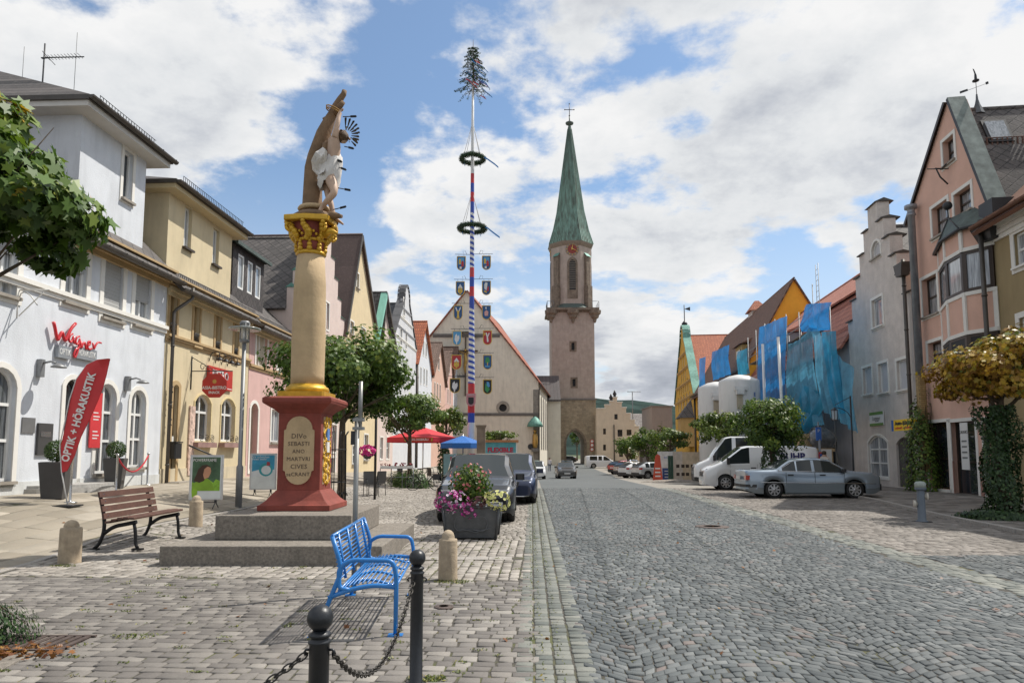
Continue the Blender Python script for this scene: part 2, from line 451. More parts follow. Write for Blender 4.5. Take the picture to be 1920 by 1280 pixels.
farc=t.ramp(t.noise(v,6,6,.75),[(.3,(.19,.175,.15)),(.7,(.32,.295,.26))])
c=t.mix(t.maprange(se.outputs[1],NEAR-1.5,NEAR+.3),c,farc)
grn=t.ramp(t.noise(v,.01,5,.7),[(.35,(.05,.075,.03)),(.65,(.10,.12,.05))])
c=t.mix(t.maprange(se.outputs[1],200,240),c,grn)
t.link(c,b.inputs['Base Color']);b.inputs['Roughness'].default_value=.95
bn=t.new('ShaderNodeBump');bn.inputs['Strength'].default_value=.6;bn.inputs['Distance'].default_value=.01
t.link(t.noise(v,60,4,.7),bn.inputs['Height']);t.link(bn.outputs[0],b.inputs['Normal'])
m_bed=m
def grid_sheet(name,xs,ys,mat,dz=0,kind='structure',hf=Hn):
 Xg,Yg=np.meshgrid(xs,ys);Z=hf(Xg,Yg)+dz;nx,ny=len(xs),len(ys)
 V=np.stack([Xg,Yg,Z],-1).reshape(-1,3);I=np.arange(nx*ny).reshape(ny,nx)
 F=np.stack([I[:-1,:-1],I[:-1,1:],I[1:,1:],I[1:,:-1]],-1).reshape(-1,4)
 o=numpy_mesh(name,V,F,[mat],smooth=True);tag(o,kind=kind);return o
xs=np.concatenate([[-3000,-800,-250,-90,-50],np.arange(-32,45,.5),[50,90,250,800,3000]])
ys=np.concatenate([[-60,-20,-5],np.arange(0,45,.5),np.arange(45,130,2),[150,200,300,500,900,1500,3000,5000]])
grid_sheet('ground',xs,ys,m_bed)
def strip_sheet(name,lf,rf,y0,y1,mat,dz,step=1.0,nx=8):
 ys=np.arange(y0,y1+.01,step);V=[];nx1=nx+1
 for y in ys:
  a,b2=float(lf(y)),float(rf(y))
  for i in range(nx1):
   x=a+(b2-a)*i/nx;V.append((x,y,H(x,y)+dz))
 I=np.arange(len(V)).reshape(len(ys),nx1)
 F=np.stack([I[:-1,:-1],I[:-1,1:],I[1:,1:],I[1:,:-1]],-1).reshape(-1,4)
 o=numpy_mesh(name,np.array(V),F,[mat],smooth=True);tag(o,kind='structure');return o
def far_mat(name,lo,hi):
 m,t,b=principled(name);tc=t.new('ShaderNodeTexCoord');v=tc.outputs['Object']
 c=t.ramp(t.noise(v,7,6,.8),[(.3,lo),(.7,hi)])
 c=t.mix(t.maprange(t.noise(v,.35,5,.6),.4,.7,0,.3),c,tuple(x*.7 for x in lo))
 t.link(c,b.inputs['Base Color']);b.inputs['Roughness'].default_value=.85;b.inputs['Specular IOR Level'].default_value=.3
 bn=t.new('ShaderNodeBump');bn.inputs['Strength'].default_value=.5;bn.inputs['Distance'].default_value=.02
 t.link(t.noise(v,9,4,.7),bn.inputs['Height']);t.link(bn.outputs[0],b.inputs['Normal']);return m
m_roadfar=far_mat('road_far',(.085,.094,.096),(.155,.165,.165))
strip_sheet('road',road_l,road_r,NEAR-.5,140,m_roadfar,.008)
m_slabfar=far_mat('pavement_far',(.27,.24,.195),(.41,.37,.31))
strip_sheet('pavement',lambda y: kerb_l(y)-9,kerb_l,NEAR-.5,100,m_slabfar,.010,nx=20)
def f_road(x,y): return (x > road_l(y)+.085) & (x < road_r(y)-.03)
def f_gut(x,y): return (x > gut_l(y)+.0) & (x < road_l(y)+.08)
YA=9.05
def yA(x): return YA-.05*(x+6)
def f_A(x,y): return (x < gut_l(y)+.06) & (y < yA(x)) & (x > kerb_l(y)+.03)
def f_B(x,y): return (x < gut_l(y)+.05) & (y > yA(x)+.04) & (y < 12.9) & (x > kerb_l(y)+.03) & ~((y > 10.45) & (y < 10.8) & (x > -2.2))
def f_C(x,y): return (x < gut_l(y)+.05) & (y >= 12.95) & (x > kerb_l(y)+.03)
def f_slab(x,y): return (x < kerb_l(y)-.14) & (x > -19)
def f_rgut(x,y): return (x > road_r(y)+.0) & (x < road_r(y)+.5)
def f_R(x,y): return (x > road_r(y)+.52) & (x < kerb_r(y)-.14) & ~f_R2(x,y)
def f_R2(x,y): return (x > road_r(y)+.52) & (y < 10.9+.02*(x-5)) & (x < kerb_r(y)-.14)
def f_RS(x,y): return (x > kerb_r(y)+.02) & (x < 24)
Wl=1.9
def arc(u,W=Wl,A=.52):
 q=((u/W) % 1)*2-1;return -A*q*q
stones('cobbled_road',f_road,(RL[0].x,0),A_RD,.106,.098,(-2,18),(1,37),m_road,warp=arc,gap=.012,jit=.008,seed=3)
def tone_g(x,y,t): return t
stones('gutter',f_gut,(gut_l(0)+.01,0),-.0285+PI/2,.118,.146,(2,36),(-2.6,1),m_gut,gap=.02,wvar=.06,jit=.006,seed=5)
stones('plaza_paving',f_A,(-1,0),A_ST,.17,.128,(-9,3),(2,10.5),m_plaza,seed=8,gap=.015,jit=.01)
stones('pale_paving',f_B,(-1,0),A_ST+PI/2,.135,.15,(6,15),(-3,10),m_plaza2,seed=9,gap=.024,jit=.009)
stones('parking_paving',f_C,(-1,0),A_ST,.14,.125,(-14,4),(11,36),m_plaza2,seed=11,gap=.022,jit=.018)
stones('slab_paving',f_slab,(-6,0),A_ST+PI/2,1.0,.46,(3,36),(-2,20),m_slab,seed=13,gap=.012,jit=.004,wvar=.35)
stones('right_gutter',f_rgut,(RPX[0],0),-.1,.15,.15,(-3,14),(1,36),m_gut,seed=15,gap=.012,jit=.006)
stones('right_paving',f_R,(3,0),-.12,.17,.15,(-3,26),(5,38),m_park,seed=17,gap=.012,jit=.01)
stones('fan_paving',f_R2,(3,0),-.12,.11,.105,(0,16),(2,13),m_road,warp=lambda u: arc(u,1.3,.42),seed=19,gap=.013,jit=.008)
stones('right_pavement',f_RS,(9,0),-.12,.5,.36,(-6,20),(5,38),m_park,seed=21,gap=.01,jit=.004)
def kerb(name,fx,w,h,y0,y1,mat,seg=1.0):
 mb=MB().mat(mat);y=y0
 while y < y1:
  a,b2=float(fx(y)),float(fx(y+seg-.012));z0,z1=H(a,y),H(b2,y+seg)
  p=[(a-w/2,y,z0),(a+w/2,y,z0),(b2+w/2,y+seg-.012,z1),(b2-w/2,y+seg-.012,z1)]
  lo=[mb._v((q[0],q[1],q[2]-.05)) for q in p];hi=[mb._v((q[0],q[1],q[2]+h)) for q in p]
  for i in range(4): mb.face((lo[i],lo[(i+1) % 4],hi[(i+1) % 4],hi[i]),False)
  mb.face(hi,False);y += seg
 o=mb.build(name,bevel=.01);tag(o,kind='structure');return o
m_granite=M('granite',(.34,.315,.285),rough=.85,var=.25,scale=30,bump=.5,bscale=60,stain=.35)
kerb('kerb_stones',lambda y: kerb_l(y)-.06,.12,.016,5,60,m_granite)
kerb('kerb_right',lambda y: kerb_r(y)-.06,.13,.09,6,45,m_granite)
mb=MB().mat(m_granite)
for i in range(6):
 x0=-2.15+i*.36;mb.poly([(x0,10.47,H(x0,10.5)+.012),(x0+.35,10.47,H(x0,10.5)+.012),(x0+.35,10.79,H(x0,10.5)+.012),(x0,10.79,H(x0,10.5)+.012)])
tag(mb.build('band_slabs'),kind='structure')
def hill(x,y):
 x=np.asarray(x,float);y=np.asarray(y,float)
 n=10*np.sin(x*.004+1)+7*np.sin(x*.011+.5)+3*np.sin(x*.031)
 return -6+(122+n)*sstep((y-700)/750)*(.75+.25*np.sin(x*.0016+2.2))
m_hill=M('hill_forest',(.028,.048,.042),rough=1,var=.6,scale=.02,spec=.05)
xs=np.arange(-2600,2601,40.);ys=np.arange(640,1700,40.)
rg=np.random.default_rng(4)
Xg,Yg=np.meshgrid(xs,ys);
o=grid_sheet('hills',xs,ys,m_hill,hf=lambda x,y: hill(x,y)+rg.uniform(-3,3,np.shape(x)))
o.data.polygons.foreach_set('use_smooth',np.zeros(len(o.data.polygons),bool))
# ================================================================ house kit
m_white=M('white_paint',(.72,.72,.70),rough=.5,var=.03)
m_wframe=M('window_white',(.74,.74,.72),rough=.35,var=.03)
m_dframe=M('window_dark',(.045,.03,.022),rough=.4,var=.1)
m_grey=M('metal_grey',(.20,.21,.22),rough=.45,metal=.6,var=.08)
m_dark=M('dark_metal',(.035,.036,.038),rough=.45,metal=.4,var=.1)
m_black=M('black_gap',(.01,.01,.011),rough=.6)
m_gutter=M('gutter_brown',(.085,.075,.065),rough=.5,metal=.3,var=.2,stain=.2)
m_copper=M('verdigris',(.13,.30,.25),rough=.6,metal=.2,var=.25,scale=4,stain=.45)
m_copperd=M('dark_copper',(.075,.10,.09),rough=.6,metal=.2,var=.3,scale=4)
m_glass=glass('glass_dark',(.022,.028,.034))
m_glassc=glass('glass_curtain',(.10,.11,.12),(.46,.48,.50))
m_glassl=glass('glass_pale',(.16,.18,.20),(.36,.39,.42))
m_slate=tiles('slate',(.075,.068,.064),(.13,.115,.108),(.025,.023,.022),'xz',.38,.30,.018,rot=R(45),sc=(1,1.25),var=.5,offset=0)
m_slatey=tiles('slate_side',(.075,.068,.064),(.13,.115,.108),(.025,.023,.022),'yz',.38,.30,.018,rot=R(45),sc=(1,1.25),offset=0)
m_brownroof=tiles('brown_roof',(.085,.055,.048),(.12,.08,.07),(.06,.04,.035),'yz',3.2,1.9,.01,bump=.2)
m_greyroof=tiles('grey_roof',(.06,.062,.068),(.10,.10,.108),(.03,.03,.032),'yz',.4,.32,.03)
m_orange=tiles('orange_tiles_side',(.34,.085,.035),(.46,.14,.06),(.14,.04,.02),'yz',.22,.36,.025,bump=.8)
m_orangex=tiles('orange_tiles',(.34,.095,.05),(.44,.15,.08),(.14,.045,.03),'xz',.22,.34,.025,bump=.8)
m_brtile=tiles('brown_tiles',(.15,.075,.045),(.22,.11,.07),(.07,.035,.02),'xz',.22,.30,.025,bump=.8)
m_brtiley=tiles('brown_tiles_side',(.12,.075,.055),(.19,.12,.09),(.05,.03,.02),'yz',.22,.30,.025,bump=.8)
def arc_loop(s0,s1,z0,z1,rise=0,n=8):
 if rise <= 0: return [(s0,z0),(s1,z0),(s1,z1),(s0,z1)]
 pts=[(s0,z0),(s1,z0)];c=(s0+s1)/2;hw=(s1-s0)/2
 rad=(hw*hw+rise*rise)/(2*rise);a=math.asin(min(1,hw/rad));zc=z1-rad
 for i in range(n+1):
  th=a-2*a*i/n;pts.append((c+rad*math.sin(th),zc+rad*math.cos(th)))
 return pts
def grow(o,g,gz=None):
 s0,s1,z0,z1,r=o;gz=g if gz is None else gz
 r2=0 if r <= 0 else max(.02,r*(s1-s0+2*g)/(s1-s0))
 return (s0-g,s1+g,z0-gz,z1+g,r2)
class House:
 def __init__(s,name,label,cat,A,B,zb,depth,group=None):
  s.A,s.B=Vector((A[0],A[1])),Vector((B[0],B[1]));s.W=(s.B-s.A).length
  s.rz=math.atan2(s.B.y-s.A.y,s.B.x-s.A.x);s.zb=zb;s.depth=depth
  s.ux=Vector((math.cos(s.rz),math.sin(s.rz),0));s.uy=Vector((-math.sin(s.rz),math.cos(s.rz),0))
  s.root=thing(name,label,cat,(A[0],A[1],zb),s.rz,group)
 def px(s,px,py,yo=0):
  d=ray(px,py);O=Vector((s.A.x,s.A.y,s.zb))+s.uy*yo;C=Vector((0,0,1.6))
  t=(O-C).dot(s.uy)/d.dot(s.uy);p=C+d*t-O
  return p.dot(s.ux),p.z
 def P(s,x,y,z): return Vector((s.A.x,s.A.y,s.zb))+s.ux*x+s.uy*y+Vector((0,0,z))
 def box(s,l,b,r,t,rise=0,yo=0):
  """opening from lower-left pixel (l,b) and upper-right pixel (r,t)"""
  s0,z0=s.px(l,b,yo);s1,z1=s.px(r,t,yo);return (s0,s1,z0,z1,rise)
 def wall(s,outline,ops,mat,depth=None,y0=0,name='wall',reveal=.24,side=None,plinth=None):
  depth=s.depth if depth is None else depth
  mb=MB().mat(mat);loops=[outline]+[arc_loop(*o) for o in ops]
  mb.plate(loops,y0)
  n=len(outline)
  for i in range(n):
   (a,b),(c,d)=outline[i],outline[(i+1) % n]
   mb.poly([(a,y0,b),(a,y0+depth,b),(c,y0+depth,d),(c,y0,d)],False)
  mb._cap([(x,y0+depth,z) for x,z in outline][::-1])
  for lp in loops[1:]:
   m_=len(lp)
   for i in range(m_):
    (a,b),(c,d)=lp[i],lp[(i+1) % m_]
    mb.poly([(a,y0,b),(c,y0,d),(c,y0+reveal,d),(a,y0+reveal,b)],False)
  return mb.build(name,s.root,fixn=False)
 def rect(s,z1,x0=0,x1=None): x1=s.W if x1 is None else x1;return [(x0,-1.2),(x1,-1.2),(x1,z1),(x0,z1)]
 def window(s,o,frame=None,pane=None,cols=2,rows=1,tr=None,sur=None,sw=.14,sill=None,fw=.07,y=.09,bars=.035,name='window',surt=.03,shutter=None,y0=0,curtain=None,sub=True):
  frame=frame or m_wframe;pane=pane or m_glass;s0,s1,z0,z1,r=o;y += y0
  mb=MB().mat(frame);lo=arc_loop(*o);li=arc_loop(*grow(o,-fw));mb.ring(lo,li,y,y+.08)
  top=lambda x: z1-fw-(0 if r <= 0 else r*abs((x-(s0+s1)/2)/((s1-s0)/2))**2)
  for i in range(1,cols):
   x=s0+(s1-s0)*i/cols;mb.box(x-bars,x+bars,y+.005,y+.06,z0+fw,top(x)+.01)
  trs=tr if tr is not None else [i/rows for i in range(1,rows)]
  for q in trs:
   z=z0+(z1-z0)*q;mb.box(s0+fw,s1-fw,y+.008,y+.058,z-bars,z+bars)
  if not sub and sur is None:
   mb.mat(pane);mb.plate([arc_loop(*grow(o,-fw*.5))],y+.05)
   return mb.build(name,s.root,fixn=False)
  w=mb.build(name,s.root,fixn=False)
  MB().mat(pane).plate([arc_loop(*grow(o,-fw*.5))],y+.05).build('pane',w,fixn=False)
  if sur is not None:
   q=MB().mat(sur);q.ring(arc_loop(*grow(o,sw)),lo,y0-surt,y0+.004);q.build('window_surround',w,fixn=False)
  if sill is not None:
   MB().mat(sill).box(s0-.08,s1+.08,y0-.12,y,z0-.07,z0).build('sill',w)
  if shutter:
   q=MB().mat(m_shut);za=z1-(z1-z0)*shutter;z=z1-.01;k=0
   while z > za: q.box(s0+fw*.6,s1-fw*.6,y-.045+.008*(k % 2),y-.01,z-.045,z);z -= .05;k += 1
   q.build('roller_shutter',w)
  return w
 def stringc(s,z,x0,x1,h,out,mat,name='string_course',y0=0,prof=2):
  mb=MB().mat(mat)
  for i in range(prof):
   f=(i+1)/prof;mb.box(x0,x1,y0-out*f,y0+.03,z+h*i/prof+(.002 if i else 0),z+h*(i+1)/prof)
  return mb.build(name,s.root)
 def gutter(s,x0,x1,y,z,r=.09,parent=None,mat=None):
  mb=MB().mat(mat or m_gutter);n=6
  for xa,xb in ((x0,x1),):
   for k in range(n):
    a,b=PI+PI*k/n,PI+PI*(k+1)/n
    mb.poly([(xa,y+r*math.cos(a),z+r*math.sin(a)),(xb,y+r*math.cos(a),z+r*math.sin(a)),(xb,y+r*math.cos(b),z+r*math.sin(b)),(xa,y+r*math.cos(b),z+r*math.sin(b))],True)
    mb.poly([(xa,y+.85*r*math.cos(a),z+.85*r*math.sin(a)+.004),(xa,y+.85*r*math.cos(b),z+.85*r*math.sin(b)+.004),(xb,y+.85*r*math.cos(b),z+.85*r*math.sin(b)+.004),(xb,y+.85*r*math.cos(a),z+.85*r*math.sin(a)+.004)],True)
   for xe in (xa,xb): mb.poly([(xe,y+r*math.cos(PI+PI*k/n),z+r*math.sin(PI+PI*k/n)) for k in range(n+1)],False)
  x=x0+.3
  while x < x1-.1: mb.box(x-.012,x+.012,y-r-.012,y+r+.02,z-r*.3,z+.014);x += .75
  return mb.build('gutter',parent or s.root,fixn=False)
 def slope(s,x0,x1,ya,za,yb,zb_,th,mat,name='roof',xa=None):
  """one roof slab rising from (ya,za) to (yb,zb) along x"""
  d=Vector((0,yb-ya,zb_-za)).normalized();nrm=Vector((0,-d.z,d.y))
  if nrm.z < 0: nrm=-nrm
  mb=MB().mat(mat);q=[(x0,ya,za),(x1,ya,za),(x1,yb,zb_),(x0,yb,zb_)]
  lo=[mb._v(p) for p in q];hi=[mb._v(Vector(p)+nrm*th) for p in q]
  for i in range(4): mb.face((lo[i],lo[(i+1) % 4],hi[(i+1) % 4],hi[i]),False)
  mb.face(hi,False);mb.face(lo[::-1],False)
  return mb
 def roof_eaves(s,x0,x1,ze,zr,yr,mat,over=.4,back=None,th=.12,y0=0):
  sl=(zr-ze)/(yr-y0);back=back or 2*yr-y0
  a=s.slope(x0,x1,y0-over,ze-sl*over,yr,zr,th,mat);b=s.slope(x0,x1,back+over,ze-sl*over,yr,zr,th,mat)
  off=len(a.v);a.v += b.v;a.f += [tuple(i+off for i in f) for f in b.f];a.m += b.m;a.sm += b.sm
  a.tube([(x0,yr,zr+th*1.1),(x1,yr,zr+th*1.1)],.09,6)
  return a.build('roof',s.root)
 def roof_gable(s,x0,x1,ze,xr,zr,y0,y1,mat,over=.25,th=.12,ze2=None,edge=None):
  ze2=ze if ze2 is None else ze2;mb=MB().mat(mat)
  for xe,z in ((x0,ze),(x1,ze2)):
   sl=(zr-z)/abs(xr-xe);sg=1 if xe > xr else -1;xo=xe+sg*over;zo=z-sl*over
   d=Vector((xr-xo,0,zr-zo)).normalized();nrm=Vector((-d.z,0,d.x))
   if nrm.z < 0: nrm=-nrm
   q=[(xo,y0,zo),(xo,y1,zo),(xr,y1,zr),(xr,y0,zr)]
   lo=[mb._v(p) for p in q];hi=[mb._v(Vector(p)+nrm*th) for p in q]
   for i in range(4): mb.face((lo[i],lo[(i+1) % 4],hi[(i+1) % 4],hi[i]),False)
   mb.face(hi,False);mb.face(lo[::-1],False)
  mb.tube([(xr,y0,zr+th*1.2),(xr,y1,zr+th*1.2)],.10,6)
  r=mb.build('roof',s.root)
  if edge is not None:
   e=MB().mat(edge)
   for xe,z in ((x0,ze),(x1,ze2)):
    sl=(zr-z)/abs(xr-xe);sg=1 if xe > xr else -1;xo=xe+sg*over;zo=z-sl*over
    d=Vector((xr-xo,0,zr-zo)).normalized();nrm=Vector((-d.z,0,d.x));nrm=nrm if nrm.z > 0 else -nrm
    for ya,yb in ((y0-.04,y0+.01),):
     q=[Vector((xo,ya,zo))-nrm*.08,Vector((xr,ya,zr))-nrm*.08,Vector((xr,ya,zr+.05))+nrm*(th+.02),Vector((xo,ya,zo))+nrm*(th+.02)]
     lo=[e._v(p) for p in q];hi=[e._v(p+Vector((0,yb-ya,0))) for p in q]
     for i in range(4): e.face((lo[i],lo[(i+1) % 4],hi[(i+1) % 4],hi[i]),False)
     e.face(lo,False);e.face(hi,False)
   e.build('verge_board',r)
  return r
 def downpipe(s,x,z1,z0=0,y=-.12,r=.055,name='downpipe',jog=None,mat=None):
  pts=[(x,y,z0),(x,y,z1)]
  if jog: pts=[(x,y,z0),(x,y,z1-.9),(x+jog[0]*.25,y-.02,z1-.78),(x+jog[0],y+jog[1],z1-.35),(x+jog[0],y+jog[1],z1)]
  mb=MB().mat(mat or m_gutter).tube(pts,r,8);z=z0+1
  while z < z1-1: mb.lathe([(r*1.25,z),(r*1.25,z+.05)],8,(x,y,0));z += 1.9
  return mb.build(name,s.root)
m_shut=M('roller_slats',(.40,.40,.39),rough=.6,var=.05)
def Lp(px,off=0):
 t=(px-960)*cT/1280;Y=(-12-off)/(t-.0432);return (-12-off+.0432*Y,Y)
def Rp(px,off=0):
 t=(px-960)*cT/1280;Y=(13.57+off)/(t-.1157);return (13.57+off+.1157*Y,Y)
# ================================================================ left row
m_w1=plaster('plaster_white',(.64,.665,.70),stain=.25)
m_yel=plaster('plaster_cream',(.62,.525,.35),stain=.25)
m_yel2=plaster('plaster_cream_dark',(.60,.50,.33),stain=.25)
m_ochre=M('ochre_trim',(.44,.31,.16),rough=.8,var=.12,stain=.25)
m_pink=plaster('plaster_pink',(.62,.41,.375),stain=.2)
m_whitet=M('white_trim',(.74,.72,.67),rough=.8,var=.05,stain=.1)
m_stonesill=M('stone_sill',(.30,.27,.23),rough=.85,var=.2,bump=.3)
m_soffit=M('soffit',(.62,.60,.56),rough=.8,var=.05)
zl=.66
h=House('white_shop_house','white shop house with arched shop windows and red script sign, leftmost in the street','house',Lp(-260),Lp(299),zl,9)
W=h.W
zt=h.px(290,497)[1]
zs=h.px(150,574)[1]
ops=[]
gw=[h.box(-45,905,33,693,.42),h.box(175,888,219,722,.38),h.box(239,876,274,733,.36)]
door=h.box(111,917,152,713,.40)
up=[h.box(-14,545,36,452),h.box(119,563,165,470),h.box(191,593,233,484),h.box(250,607,285,511)]
far=h.box(-170,915,-100,680,.42)
wl=h.wall(h.rect(zt),gw+[door,far]+up,m_w1,reveal=.36)
for o in gw+[far]: h.window(o,pane=glass('glass_shopfront',(.022,.027,.032),(.13,.14,.15)),sur=m_whitet,sw=.13,cols=2,tr=[.36,.68],sill=m_stonesill,y=.09)
d=MB().mat(m_dframe);d.ring(arc_loop(*door),arc_loop(*grow(door,-.09)),.1,.18)
d.box(door[0]+.09,door[1]-.09,.11,.16,door[2]+1.9,door[2]+2.0)
do=d.build('door',h.root,fixn=False)
MB().mat(m_glass).plate([arc_loop(*grow(door,-.05))],.15).build('pane',do,fixn=False)
MB().mat(m_grey).tube([(door[1]-.22,.06,1.0),(door[1]-.22,.06,1.7)],.02,6).build('handle',do)
MB().mat(m_whitet).ring(arc_loop(*grow(door,.13)),arc_loop(*door),-.03,.004).build('door_surround',do,fixn=False)
st=MB().mat(M('step_stone',(.36,.35,.33),rough=.85,var=.2,bump=.4,scale=14,stain=.3))
c0=(door[0]+door[1])/2;st.prism([(c0+1.5*math.cos(a),-.9*math.sin(a)) for a in [PI*i/10 for i in range(11)]][::-1],-.6,.12)
st.prism([(c0+1.42*math.cos(a),-.84*math.sin(a)-.002) for a in [PI*i/10 for i in range(11)]][::-1],.121,.19)
st.build('door_step',h.root)
for o,sh in zip(up,(.25,.42,1.0,.55)):
 h.window(o,sur=m_whitet,sw=.16,cols=2,rows=1,pane=m_glassc,sill=m_stonesill,shutter=sh,y=.09)
h.stringc(zs,0,W,.22,.12,m_whitet)
h.stringc(zt-.52,0,W,.30,.16,m_ochre,'cornice',prof=2);h.stringc(zt-.21,0,W,.2,.36,m_ochre,'cornice',prof=3)
h.stringc(-.6,0,W,.9,.03,plaster('plaster_base',(.60,.61,.60),stain=.4),'plinth',prof=1)
yr=4.6;h.roof_eaves(0,W,zt,zt+4.4,yr,m_slate,over=.45)
h.gutter(0,W+.05,-.52,zt-.36,.11)
ds0=h.px(156,191,.35)[0];ds1=h.px(275,300,.35)[0];dz1=h.px(275,297,.35)[1];dz0=zt-.1
dw=h.box(228,370,250,292,0,.35)
mb=MB().mat(m_w1);out=[(ds0,dz0),(ds1,dz0),(ds1,dz1),(ds0,dz1)]
up_=h.wall(out,[dw],m_w1,depth=7.5,y0=.35,name='upper_storey')
h.window(dw,sur=m_whitet,sw=.12,cols=1,pane=m_glass,sill=m_stonesill,y0=.35)
def hip(hh,x0,x1,y0,y1,z,over,rise,mat,name='upper_roof',sof=m_soffit,fascia=m_gutter):
 a,b,c,d_=x0-over,x1+over,y0-over,y1+over
 sp=(d_-c)/2;rz_=z+rise;ra,rb=a+sp,b-sp
 if ra > rb: ra=rb=(a+b)/2
 yc=(c+d_)/2;q=MB().mat(mat)
 q.poly([(a,c,z+.16),(b,c,z+.16),(rb,yc,rz_),(ra,yc,rz_)],False);q.poly([(b,d_,z+.16),(a,d_,z+.16),(ra,yc,rz_),(rb,yc,rz_)],False)
 q.poly([(a,d_,z+.16),(a,c,z+.16),(ra,yc,rz_)],False);q.poly([(b,c,z+.16),(b,d_,z+.16),(rb,yc,rz_)],False)
 q.mat(sof).box(a+.06,b-.06,c+.06,d_-.06,z-.12,z+.05);q.mat(fascia).box(a,b,c,d_,z+.03,z+.16)
 return q.build(name,hh.root)
r1=hip(h,ds0,ds1,.35,7.85,dz1,.55,2.1,m_slate)
h.gutter(ds0-.6,ds1+.6,.35-.62,dz1+.12,.09,r1)
def snow_guard(hh,x0,x1,y,z,parent=None,hgt=.22,mat=None):
 q=MB().mat(mat or m_dark);q.tube([(x0,y,z+hgt),(x1,y,z+hgt)],.012,4);q.tube([(x0,y,z+.05),(x1,y,z+.05)],.012,4)
 x=x0
 while x <= x1: q.box(x-.008,x+.008,y-.006,y+.006,z,z+hgt);x += .13
 return q.build('snow_guard',parent or hh.root)
snow_guard(h,ds0+.2,ds1-.1,.02,dz1+.30,r1)
an=MB().mat(m_dark);ax,ay=h.px(80,150,3)[0],3
az=dz1+1.5
a1=h.px(82,80,3)[1]
an.tube([(ax,ay,az-.6),(ax,ay,a1)],.035,6)
for k in range(11):
 xx=ax+.15+k*.16;an.tube([(xx,ay-.22,a1-.45+.006*k),(xx,ay+.22,a1-.45+.006*k)],.01,4)
an.tube([(ax-.15,ay,a1-.45),(ax+1.95,ay,a1-.42)],.02,5)
for zz_ in (.3,.55): an.tube([(ax+.1,ay-.3,a1-.45-zz_+.4),(ax+.5,ay+.1,a1-.55+zz_-.4)],.012,4)
an.tube([(ax-1.0,ay,a1-1.95),(ax+1.55,ay,a1-1.95)],.022,5)
an.tube([(ax-1.0,ay,a1-2.4),(ax-1.0,ay,a1-.1)],.014,4);an.tube([(ax+1.55,ay,a1-3.0),(ax+1.55,ay,a1+.35)],.014,4)
o=an.build('roof_aerial');o.matrix_world=Matrix.Translation(h.P(ax,ay,0)) @ Matrix.Diagonal((.62,.62,1,1)) @ Matrix.Translation((-ax,-ay,0))
tag(o,'dark television aerial with crossbar and rods on the hipped slate roof at the left edge','aerial')
H1=h
h=House('cream_house','cream house with four tall arched niches and wrought iron grille, beside the white shop','house',Lp(300),Lp(460),.62,9)
W=h.W;zt=h.px(380,548)[1]-.05
zs=h.px(380,653)[1]
aw=[h.box(316,628,334,532,.3),h.box(361,647,376,556,.3),h.box(402,661,415,575,.3),h.box(437,673,448,593,.3)]
gw=[h.box(362,826,396,742,.30),h.box(412,827,441,749,.30)]
door=h.box(316,905,334,722,.32)
h.wall(h.rect(zt),aw+gw+[door],m_yel,reveal=.36)
for o in aw:
 wnd=h.window(o,frame=m_ochre,pane=M('niche_board',(.30,.22,.11),rough=.8,var=.2,scale=5,stain=.3),cols=2,rows=1,sur=m_ochre,sw=.11,y=.11,sill=m_ochre)
 q=MB().mat(m_dark)
 for k in range(5):
  x=o[0]+.08+(o[1]-o[0]-.16)*k/4;q.tube([(x+.05*math.cos(t*.7),-.03,o[2]+.1+.045*t) for t in range(9)],.012,4)
 q.tube([(o[0],-.03,o[2]+.08),(o[1],-.03,o[2]+.08)],.012,4);q.tube([(o[0],-.03,o[2]+.4),(o[1],-.03,o[2]+.4)],.012,4)
 q.build('window_grille',wnd)
for o in gw:
 wnd=h.window(o,sur=plaster('plaster_cream_light',(.66,.55,.32),stain=.1),sw=.06,cols=2,tr=[.62],fw=.08,y=.12,bars=.04)
 q=MB().mat(M('flower_box',(.28,.17,.15),rough=.9,var=.2,bump=.4)).box(o[0]-.1,o[1]+.1,-.24,.0,o[2]-.22,o[2]-.05);q.build('flower_box',wnd)
 q=MB().mat(m_dark)
 for k in range(3):
  cxx=o[0]+(o[1]-o[0])*(k+.5)/3
  for a0 in (0,PI):
   q.tube([(cxx+(.03+.016*t)*math.cos(a0+t*.6),-.2,o[2]+.10+(.02+.012*t)*math.sin(a0+t*.6)) for t in range(10)],.012,4)
 q.tube([(o[0],-.2,o[2]-.05),(o[1],-.2,o[2]-.05)],.012,4)
 q.build('window_grille',wnd)
d=MB().mat(M('door_wood',(.10,.055,.03),rough=.55,var=.25));lp=arc_loop(*door);d.ring(lp,arc_loop(*grow(door,-.1)),.1,.2)
d.plate([arc_loop(*grow(door,-.06))],.16)
for k in (0,1):
 for zz_ in (.15,.95,1.7): d.box(door[0]+.16+k*(door[1]-door[0]-.2)*.5,door[0]+.06+(k+1)*(door[1]-door[0]-.1)*.5-.04,.125,.162,door[2]+zz_,door[2]+zz_+.6)
dd=d.build('door',h.root,fixn=False)
MB().mat(m_ochre).ring(arc_loop(*grow(door,.14)),lp,-.04,.004).build('door_surround',dd,fixn=False)
MB().mat(m_whitet).box(door[1]+.02-.3,door[1]-.1,.02,.06,door[2]+1.25,door[2]+1.5).build('bell_panel',dd)
q=MB().mat(m_stonesill).box(door[0]-.3,door[1]+1.1,-.5,0,-.9,.08);q.box(door[0]-.1,door[1]+.6,-.28,-.001,.081,door[2]-.01);q.box(door[0]-.3,door[1]+1.6,-.9,-.501,-.9,-.12);q.build('door_step',h.root)
q=MB().mat(m_dark);gx0=.28;gx1=h.px(314,800,-.1)[0];g0,g1=h.px(305,822,-.1)[1],h.px(305,717,-.1)[1]
